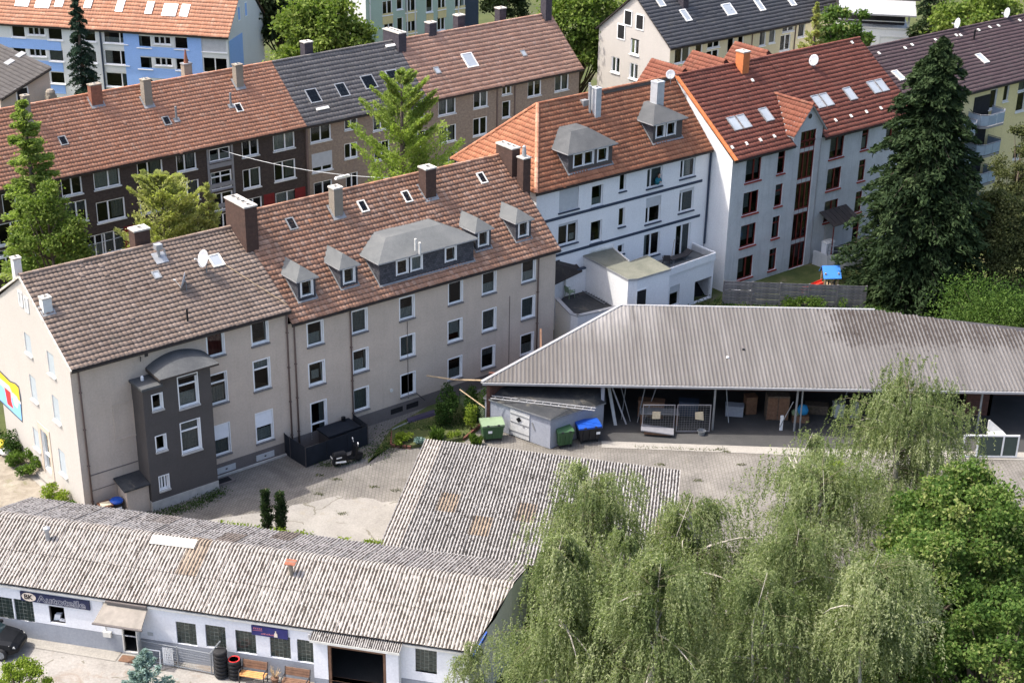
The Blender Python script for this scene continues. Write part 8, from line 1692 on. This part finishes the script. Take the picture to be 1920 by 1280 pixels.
def conifer(label, top, R, mat, seed, nb=220, per=120, leaf=(.28, .09), droop=.35, rise=0.0, zlow=.04, shape=.8, group='conifers', name='conifer_tree', clump=.25, skirt=.62, rough=(.62, 1.12)):
    base, H = top; rng = np.random.default_rng(seed); t = tree_thing(name, label, base, group)
    h = zlow+(1-zlow)*(np.arange(nb)+rng.uniform(0, 1, nb))/nb; az = rng.uniform(0, 2*np.pi, nb); prof = np.minimum(1, ((1-h)/(1-zlow))**shape*1.08+.02)*np.minimum(1, skirt+h*2.2)
    ln = R*prof*rng.uniform(rough[0], rough[1], nb)
    dirx = np.stack([np.cos(az), np.sin(az)], 1)
    idx = np.repeat(np.arange(nb), per); n = nb*per; s = rng.uniform(.12, 1, n)**.75
    lat = rng.normal(0, 1, n)*(clump*(1.15-s))*ln[idx]*.6; z = h[idx]*H+rise*ln[idx]*s-droop*ln[idx]*s**2-np.abs(rng.normal(0, .12, n))*(.35+ln[idx]*.22)
    r = ln[idx]*s; C = np.stack([dirx[idx, 0]*r-dirx[idx, 1]*lat, dirx[idx, 1]*r+dirx[idx, 0]*lat, z], 1)
    C += rng.normal(0, .05, (n, 3))
    A = np.stack([dirx[idx, 0], dirx[idx, 1], np.full(n, rise-2*droop*.6)], 1)+rng.normal(0, .55, (n, 3))
    tb = rng.normal(.45, .2, nb); tint = tb[idx]+.25*(s-.5)
    C[:, 2] = np.clip(C[:, 2], .05, H)
    segs = [([V3(0, 0, -.1), V3(0, 0, H*.5), V3(0, 0, H*.99)], [.028*H*.8, .016*H, .015])]
    for i in range(0, nb, 2): segs.append(([V3(0, 0, h[i]*H), V3(dirx[i, 0]*ln[i]*.5, dirx[i, 1]*ln[i]*.5, h[i]*H+rise*ln[i]*.5-droop*ln[i]*.25), V3(dirx[i, 0]*ln[i]*.92, dirx[i, 1]*ln[i]*.92, h[i]*H+rise*ln[i]*.92-droop*ln[i]*.85)], [.03, .02, .008]))
    trunk_obj(segs, t, n=5); leaves('crown', C, A, leaf[0], leaf[1], mat, t, rng, tint, .6); return t
def birch(label, top, R, seed, nb=70, strands=20, per=24, leaf=.09, zlow=.2, lean=(.0, .0), hang=1.0, group='weeping birches in the foreground', mat='birch', tone=0.0, spread=.26, bare=.16):
    """weeping birch: bowed limbs, side twigs fanning out from them, hanging strands of small leaves"""
    base, H = top; rng = np.random.default_rng(seed); t = tree_thing('weeping_birch', label, base, group); nb = int(nb*.55); strands = int(strands*1.6); per = int(per*.9); hang *= 1.55
    h = zlow+(.97-zlow)*np.sort(rng.uniform(0, 1, nb)**.9); az = rng.uniform(0, 2*np.pi, nb)
    prof = np.sqrt(np.clip(1-((h-.48)/.54)**2, .04, 1)); ln = R*prof*rng.uniform(.35, 1.2, nb); w = np.array([lean[0], lean[1]])
    up = rng.uniform(.15, .95, nb); dr = rng.uniform(.3, .95, nb)
    cz, sz = np.cos(az), np.sin(az)
    def P(i, s, lat=0.0):
        r = ln[i]*s; return np.stack([cz[i]*r-sz[i]*lat+w[0]*s*s*ln[i], sz[i]*r+cz[i]*lat+w[1]*s*s*ln[i], h[i]*H*.97+ln[i]*(up[i]*s-dr[i]*s**2.2)], -1)
    segs, seg2 = [], []
    tr = [V3(rng.normal(0, .12)*k, rng.normal(0, .12)*k, H*k/5) for k in range(6)]; tr[0] = V3(0, 0, -.1); tr[5] = V3(0, 0, H*.97)
    segs.append((tr, [.14*R/3+.04, .11*R/3+.04, .09*R/3+.02, .05*R/3+.02, .025, .008]))
    for i in range(nb):
        pts = [V3(*P(np.array(i), np.array(s))) for s in (0, .25, .5, .75, .95)]; bb_ = rng.uniform() < bare and h[i] < .9; q = (.010+.0085*ln[i])*(1.5 if bb_ else .5); (segs if bb_ else seg2).append((pts, [q*1.2, q, q*.7, q*.4, .003]))
    trunk_obj(segs, t, 'birch_bark', n=5); trunk_obj(seg2, t, 'twig', 'branches', 4)['kind'] = 'stuff'
    ib = np.repeat(np.arange(nb), strands); ns = len(ib); s0 = rng.uniform(.08, 1.0, ns)**.7
    lat = rng.normal(0, 1, ns)*spread*ln[ib]*(.35+.65*s0); S = P(ib, s0, lat); S[:, 2] -= .35*np.abs(lat)*.6; S += rng.normal(0, 1, (ns, 3))*np.array([.07, .07, .09])*(R/3)
    LN = hang*rng.uniform(.3, 1.25, ns)*(.5+.5*s0)*np.minimum(1, .45+ln[ib]/2.2); drift = np.stack([cz[ib]*.2+w[0]*.4, sz[ib]*.2+w[1]*.4], 1)*rng.uniform(.2, 1.8, ns)[:, None]+rng.normal(0, .14, (ns, 2))
    k = np.repeat(np.arange(ns), per); q = np.tile((np.arange(per)+.5)/per, ns)
    C = S[k].copy(); l = LN[k]*q; C[:, 0] += drift[k, 0]*LN[k]*np.sqrt(q); C[:, 1] += drift[k, 1]*LN[k]*np.sqrt(q); C[:, 2] += .10*np.sin(np.minimum(1, q*3)*np.pi)*LN[k]-l*.95
    C += rng.normal(0, .034, C.shape); A = np.stack([drift[k, 0]*1.6, drift[k, 1]*1.6, -.75*np.ones(len(k))], 1)+rng.normal(0, .5, (len(k), 3))
    tint = (rng.normal(.5+tone, .2, nb)[ib]+rng.normal(0, .13, ns))[k]; C[:, 2] = np.clip(C[:, 2], .05, H)
    leaves('crown', C, A, leaf*1.45, leaf*.50, mat, t, rng, tint, .6); return t
def shrub(label, p, r, h, mat, seed, n=900, leaf=.12, group='shrubs and garden plants', name='shrub', cat='shrub', spiky=False, squash=1.0, lobes=9):
    t = thing(name, label, cat, loc=p, yaw=0, group=group); rng = np.random.default_rng(seed)
    cc = np.stack([rng.uniform(-1, 1, lobes)*r*.75, rng.uniform(-1, 1, lobes)*r*.75*squash, rng.uniform(.25, .85, lobes)*h], 1); idx = rng.integers(0, lobes, n); d = unit(rng, n)
    C = cc[idx]+d*(rng.uniform(.2, 1, n)**.5)[:, None]*np.array([r*.42, r*.42*squash, h*.32]); C[:, 2] = np.clip(C[:, 2], .03, h)
    A = d+unit(rng, n)*.8
    if spiky: A[:, 2] = np.abs(A[:, 2])+1.2
    trunk_obj([([V3(0, 0, 0), V3(*c)], [.02, .006]) for c in cc], t, name='stem', n=4); leaves('foliage', C, A, leaf, leaf*(.2 if spiky else .65), mat, t, rng, rng.normal(.5, .18, lobes)[idx]); return t
# --- foreground birches, maple and bushes
birch('weeping birch with the pointed crown in front of the mid-yard shed roof', top_at(1108, 868, 70), 3.4, 201, 125, 27, 28, lean=(.12, .0), zlow=.35)
birch('weeping birch with long pale bowed limbs just right of the mid-yard shed roof', top_at(1300, 914, 66.5), 3.5, 202, 130, 27, 28, lean=(.4, .1), zlow=.3, bare=.3)
birch('broad weeping birch in the centre of the foreground row, below the open yard', top_at(1545, 868, 67), 4.8, 203, 165, 28, 26, lean=(.14, 0), zlow=.25)
birch('slender airy birch in front of the dark open shed', top_at(1705, 706, 81), 4.6, 204, 160, 26, 24, leaf=.1, lean=(.05, 0), zlow=.12, hang=.85, tone=-.06, bare=.07)
birch('leaning young birch at the back left of the birch row, by the sunlit yard', top_at(1525, 802, 77), 1.6, 210, 44, 18, 18, zlow=.3, hang=.7)
birch('weeping birch overhanging the right end of the workshop roof', top_at(1055, 992, 62), 2.75, 205, 110, 25, 27, lean=(-.05, 0), zlow=.3, hang=1.15)
birch('low broad weeping birch at the bottom middle of the photo', top_at(1240, 1040, 58.5), 3.3, 206, 120, 25, 27, lean=(.1, 0), zlow=.3, hang=1.1, bare=.22)
birch('shaded weeping birch between the two lowest birches', top_at(1440, 1058, 58.5), 3.1, 207, 110, 25, 26, lean=(.0, 0), zlow=.3, tone=-.1, hang=1.1)
birch('weeping birch with straw-coloured hanging twigs next to the maple', top_at(1650, 1020, 57.5), 3.0, 208, 120, 26, 27, lean=(.25, 0), zlow=.3, hang=1.15, tone=.1)
birch('half-hidden weeping birch filling the gap behind the straw-coloured one', top_at(1500, 975, 62), 3.2, 211, 105, 22, 24, zlow=.25, tone=-.04)
birch('shadowy weeping birch behind the lowest middle birch', top_at(1175, 985, 63), 2.8, 212, 100, 24, 26, zlow=.25, tone=-.05)
birch('little birch sapling in front of the workshop end wall', top_at(880, 1190, 68), 1.1, 209, 30, 12, 18, leaf=.08, zlow=.3, hang=.7)
broadleaf('dense green maple with pale seed clusters at the right edge', top_at(1835, 862, 64), 4.4, 'maple', 221, 300, 320, .165, .02, 'foreground maples', 'maple_tree', lump=.13, tone=.08)
broadleaf('small bright acacia squeezed between the birches', top_at(1574, 842, 74), 1.2, 'yellow', 222, 24, 300, .13, .4, 'small trees', 'acacia_tree')
broadleaf('lower maple bough mass in the bottom right corner', top_at(1890, 1080, 57), 3.0, 'maple', 223, 150, 260, .155, .02, 'foreground maples', 'maple_tree', lump=.15)
broadleaf('middle maple crown between the tall maple and the straw-coloured birch', top_at(1770, 985, 61), 3.0, 'maple', 226, 150, 260, .155, .02, 'foreground maples', 'maple_tree', lump=.15, tone=.02)
conifer('blue spruce poking up at the bottom edge in front of the workshop gate', top_at(270, 1218, 66), 1.7, 'blue', 224, 60, 150, (.17, .06), .0, .35, .1, .9, 'conifers', 'blue_spruce', .3)
broadleaf('yellow-green bush at the bottom left corner by the black car', top_at(30, 1236, 66), 1.4, 'yellow', 225, 26, 300, .10, .25, 'small trees', 'ornamental_tree')
for k, (x, y) in enumerate(((502, 998), (528, 999))):
    p = at3(x, y+4); conifer(('left' if k == 0 else 'right')+' one of the pair of narrow columnar cypresses in the courtyard', (p, 2.75-.12*k), .36, 'cypress', 230+k, 90, 60, (.12, .05), -.2, .9, .02, .28, 'pair of columnar cypresses', 'columnar_cypress', .5)
# --- big conifer group on the right
conifer('huge dark conifer towering in front of the yellow house', top_at(1768, 72, 107), 5.6, 'conifer', 240, 460, 205, (.43, .165), .42, .12, .02, .55, 'conifers', 'conifer_tree', .45, 1.0, (.58, 1.15))
broadleaf('olive-green broadleaf tree right of the huge conifer, below the balconies', top_at(1885, 345, 112), 3.2, 'olive', 241, 90, 420, .2, .0, 'small trees', 'broadleaf_tree')
broadleaf('loose pale tree at the right edge before the yellow house', top_at(1925, 225, 118), 2.2, 'olive', 242, 40, 260, .18, .2, 'small trees', 'broadleaf_tree')
shrub('big rounded bramble thicket spilling over the right back corner of the metal roof', V3(33.5, 97.3, 0), 5.6, 5.0, 'bramble', 243, 22000, .17, name='bramble_thicket', squash=.5, lobes=60)
shrub('second bramble thicket under the huge conifer', V3(25.5, 98.3, 0), 3.0, 2.4, 'shade_shrub', 244, 5000, .16, name='bramble_thicket', squash=.5, lobes=20)
for k, (x, y, r, h) in enumerate(((1488, 573, .9, .9), (1530, 573, 1.2, 1.0), (1575, 574, 1.0, 1.1))): shrub(('pale', 'middle', 'right')[k]+' clump of bright weeds at the foot of the grey board fence', at3(x, y+3), r, h, 'shrub', 250+k, 700, .16)
shrub('olive scrub at the right edge under the broadleaf tree', at3(1905, 540), 3.2, 3.4, 'olive', 246, 4000, .2, squash=.6, lobes=16)
# --- street trees
conifer('feathery light green larch between the two beige-house roofs and the tan terrace', top_at(752, 132, 111.5), 4.4, 'larch', 260, 64, 460, (.24, .11), .0, .95, .2, .6, 'larches along the street', 'larch_tree', .55)
conifer('tall light green larch at the left edge of the photo', top_at(42, 188, 101), 2.6, 'larch', 261, 120, 260, (.28, .12), .2, .4, .15, .55, 'larches along the street', 'larch_tree', .55)
broadleaf('spreading green street tree at the foot of the left larch', top_at(80, 335, 100), 2.7, 'round', 262, 40, 360, .2, .2, 'small trees', 'street_tree')
conifer('yellow-green larch with several tips behind the brown roof', top_at(300, 326, 104), 3.6, 'pale_larch', 263, 52, 380, (.24, .11), .0, .9, .35, .55, 'larches along the street', 'larch_tree', .6)
conifer('small thin yellow-green larch right of the multi-tipped one', top_at(388, 345, 105), 1.3, 'pale_larch', 264, 34, 200, (.28, .1), .15, .5, .45, .75, 'larches along the street', 'larch_tree', .6)
conifer('slim dark spruce standing in front of the blue and white block', top_at(140, -14, 138), 1.95, 'spruce', 265, 200, 120, (.26, .09), .35, .0, .1, .62, 'conifers', 'spruce_tree', .5)
# --- trees beyond
broadleaf('large round lime-green tree left of the pale green block', top_at(605, -22, 150), 5.2, 'round', 270, 110, 264, 0.384, .05, tone=.08)
broadleaf('dark tree behind the lime-green one, next to the pale gable of the blue block', top_at(515, -60, 166), 5.0, 'dark', 271, 60, 228, 0.410, .05)
broadleaf('big fresh green tree between the terracotta roof and the cream house', top_at(1092, -42, 153), 4.9, 'round', 272, 100, 276, 0.358, .05, tone=-.02)
conifer('pale young larch in front of the cream house', top_at(1533, 5, 129), 2.3, 'pale_larch', 273, 70, 130, (.3, .1), .1, .6, .4, .9, 'larches along the street', 'larch_tree', .5)
broadleaf('dark green tree right of the cream house', top_at(1598, -25, 138), 2.9, 'maple', 274, 56, 228, 0.333, .15)
conifer('black-green conifer behind the plum roof', top_at(1760, -60, 146), 4.0, 'conifer', 275, 180, 150, (.34, .12), .4, .1, .05, .6, 'conifers', 'conifer_tree', .5)
broadleaf('yellow-lit round tree behind the plum roof ridge', top_at(1845, -40, 142), 4.6, 'round', 276, 70, 252, 0.358, .2, tone=.12)
broadleaf('tree peeping out at the top edge between the green block and the terracotta roof', top_at(945, -30, 186), 3.2, 'dark', 277, 36, 260, .34, .2)
for k, (x, y, r, h) in enumerate(((1150, 150, 1.6, 1.8), (1210, 148, 1.5, 1.5))): shrub(('left', 'right')[k]+' garden shrub below the cream gable', V3(*far(x, y, 138))*V3(1, 1, 0), r*1.4, h*2.4, 'shade_shrub', 280+k, 1500, .22)
# --- garden plants
shrub('bright yellow-green hosta clump in the brick-edged bed', at3(757, 836, 0)+Z*.2, .62, .5, 'yellow', 290, 700, .17)
shrub('grey-green hosta clump at the right of the bright hosta', at3(790, 835, 0)+Z*.2, .4, .4, 'blue', 291, 300, .16)
shrub('spiky iris clump on the sunlit edge of the bed', at3(820, 826, 0)+Z*.15, .5, .6, 'shrub', 292, 260, .5, spiky=True)
shrub('low sunlit herb patch right of the iris clump', at3(850, 823, 0)+Z*.15, .5, .35, 'yellow', 293, 420, .1)
shrub('dark shrub against the beige house near the washing-line pole', at3(835, 792), 1.0, 2.3, 'shade_shrub', 294, 2600, .13)
shrub('dark overhanging bush next to the open shed corner', at3(896, 785), .9, 2.6, 'shade_shrub', 295, 2200, .13)
shrub('bright young sapling in front of the green wire fence', at3(884, 806), .5, 1.75, 'yellow', 296, 900, .13)
shrub('grass tuft beside the large green container', at3(893, 830), .4, .55, 'shrub', 297, 500, .35, spiky=True)
for k, (u, w, r, h, mt, lb) in enumerate(((-.55, 9.0, .9, 1.3, 'shade_shrub', 'tall dark weeds at the gable foot by the sacks'), (-.6, 7.3, .8, .9, 'shrub', 'light weeds between the sacks and the gable door steps'), (-.75, 6.0, .75, .8, 'shrub', 'weeds growing over the gable door steps'), (-.75, 2.2, .9, .9, 'yellow', 'bright weed clump near the cream gable corner'), (-.6, 1.0, .6, .6, 'shrub', 'small weed clump at the very corner of the cream gable'), (-1.1, 10.6, .9, 1.2, 'shade_shrub', 'dark climbing weeds at the left photo edge below the mural'))): shrub(lb, F1.g(u, w, .4), r, h, mt, 300+k, 1200, .14)
def strip(name, pts, n, mat, seed, h=.25, leaf=.14, w=.5):
    rng = np.random.default_rng(seed); k = rng.integers(0, len(pts)-1, n); q = rng.uniform(0, 1, n)[:, None]; P = np.array(pts); C = P[k]*(1-q)+P[k+1]*q+rng.normal(0, 1, (n, 3))*np.array([w*.4, w*.4, 0]); C[:, 2] += rng.uniform(0, 1, n)**1.5*h; A = rng.normal(0, .6, (n, 3)); A[:, 2] += .6
    o = leaves(name, C, A, leaf, leaf*.45, mat, None, rng); o['kind'] = 'stuff'; return o
strip('wall_weeds', [F1.g(2.2, -1.9), F1.g(5.2, -2.2), F1.g(7.4, -1.75)], 1500, 'shade_shrub', 320, .22, .12, .7)
strip('gutter_moss', [WS.g(8.0, 7.5, 2.95)], 1, 'yellow', 322) if False else None
for k, (u0_, u1_, n) in enumerate(((2.0, 4.2, 260), (4.9, 5.7, 150), (6.1, 6.9, 150), (8.3, 9.0, 90), (9.7, 10.6, 320))): strip('creeper', [WS.g(u0_, 7.55, 2.85), WS.g(u1_, 7.55, 2.85)], n, 'yellow', 330+k, .28, .17, .28)
strip('paving_weeds', [at3(600, 872), at3(640, 868), at3(700, 850), at3(732, 838)], 900, 'shade_shrub', 340, .12, .1, .55)
strip('paving_weeds', [at3(1190, 838), at3(1260, 840), at3(1330, 843), at3(1360, 842)], 240, 'olive', 341, .1, .1, .25)
for k, (x, y) in enumerate(((632, 898), (702, 912), (640, 962), (742, 918), (598, 925), (1240, 870), (1310, 900), (1390, 870), (1360, 846), (600, 890))): strip('paving_weeds', [at3(x-8, y), at3(x+8, y+1)], 60, 'olive', 350+k, .05, .09, .22)
strip('lawn_grass', [at3(700, 850), at3(760, 810), at3(850, 800), at3(890, 770)], 2600, 'shade_shrub', 342, .14, .12, 1.6)
strip('verge_grass', [V3(14, 104, 0), V3(20, 103, 0), V3(26, 103.5, 0), V3(31, 104, 0)], 2500, 'shade_shrub', 343, .25, .2, 2.0)

# ---------------------------------------------------------------- put every Empty at the foot of its thing
bpy.context.view_layer.update()
def _under(o):
    for c in o.children:
        yield c
        yield from _under(c)
for o in [o for o in SC.objects if o.type == 'EMPTY' and o.parent is None]:
    P = [c.matrix_world @ Vector(k) for c in _under(o) if c.type == 'MESH' for k in c.bound_box]
    lo = Vector([min(p[i] for p in P) for i in range(3)]); hi = Vector([max(p[i] for p in P) for i in range(3)]); b_ = Vector(((lo.x+hi.x)/2, (lo.y+hi.y)/2, max(lo.z, -.1)))
    if (Vector((o.location.x, o.location.y))-Vector((b_.x, b_.y))).length < .75*max(hi.x-lo.x, hi.y-lo.y, .5) and abs(o.location.z-b_.z) < 1.0: continue
    d = o.matrix_world.to_3x3().inverted() @ (o.location-b_)
    for c in o.children: c.location = c.location+d
    o.location = b_
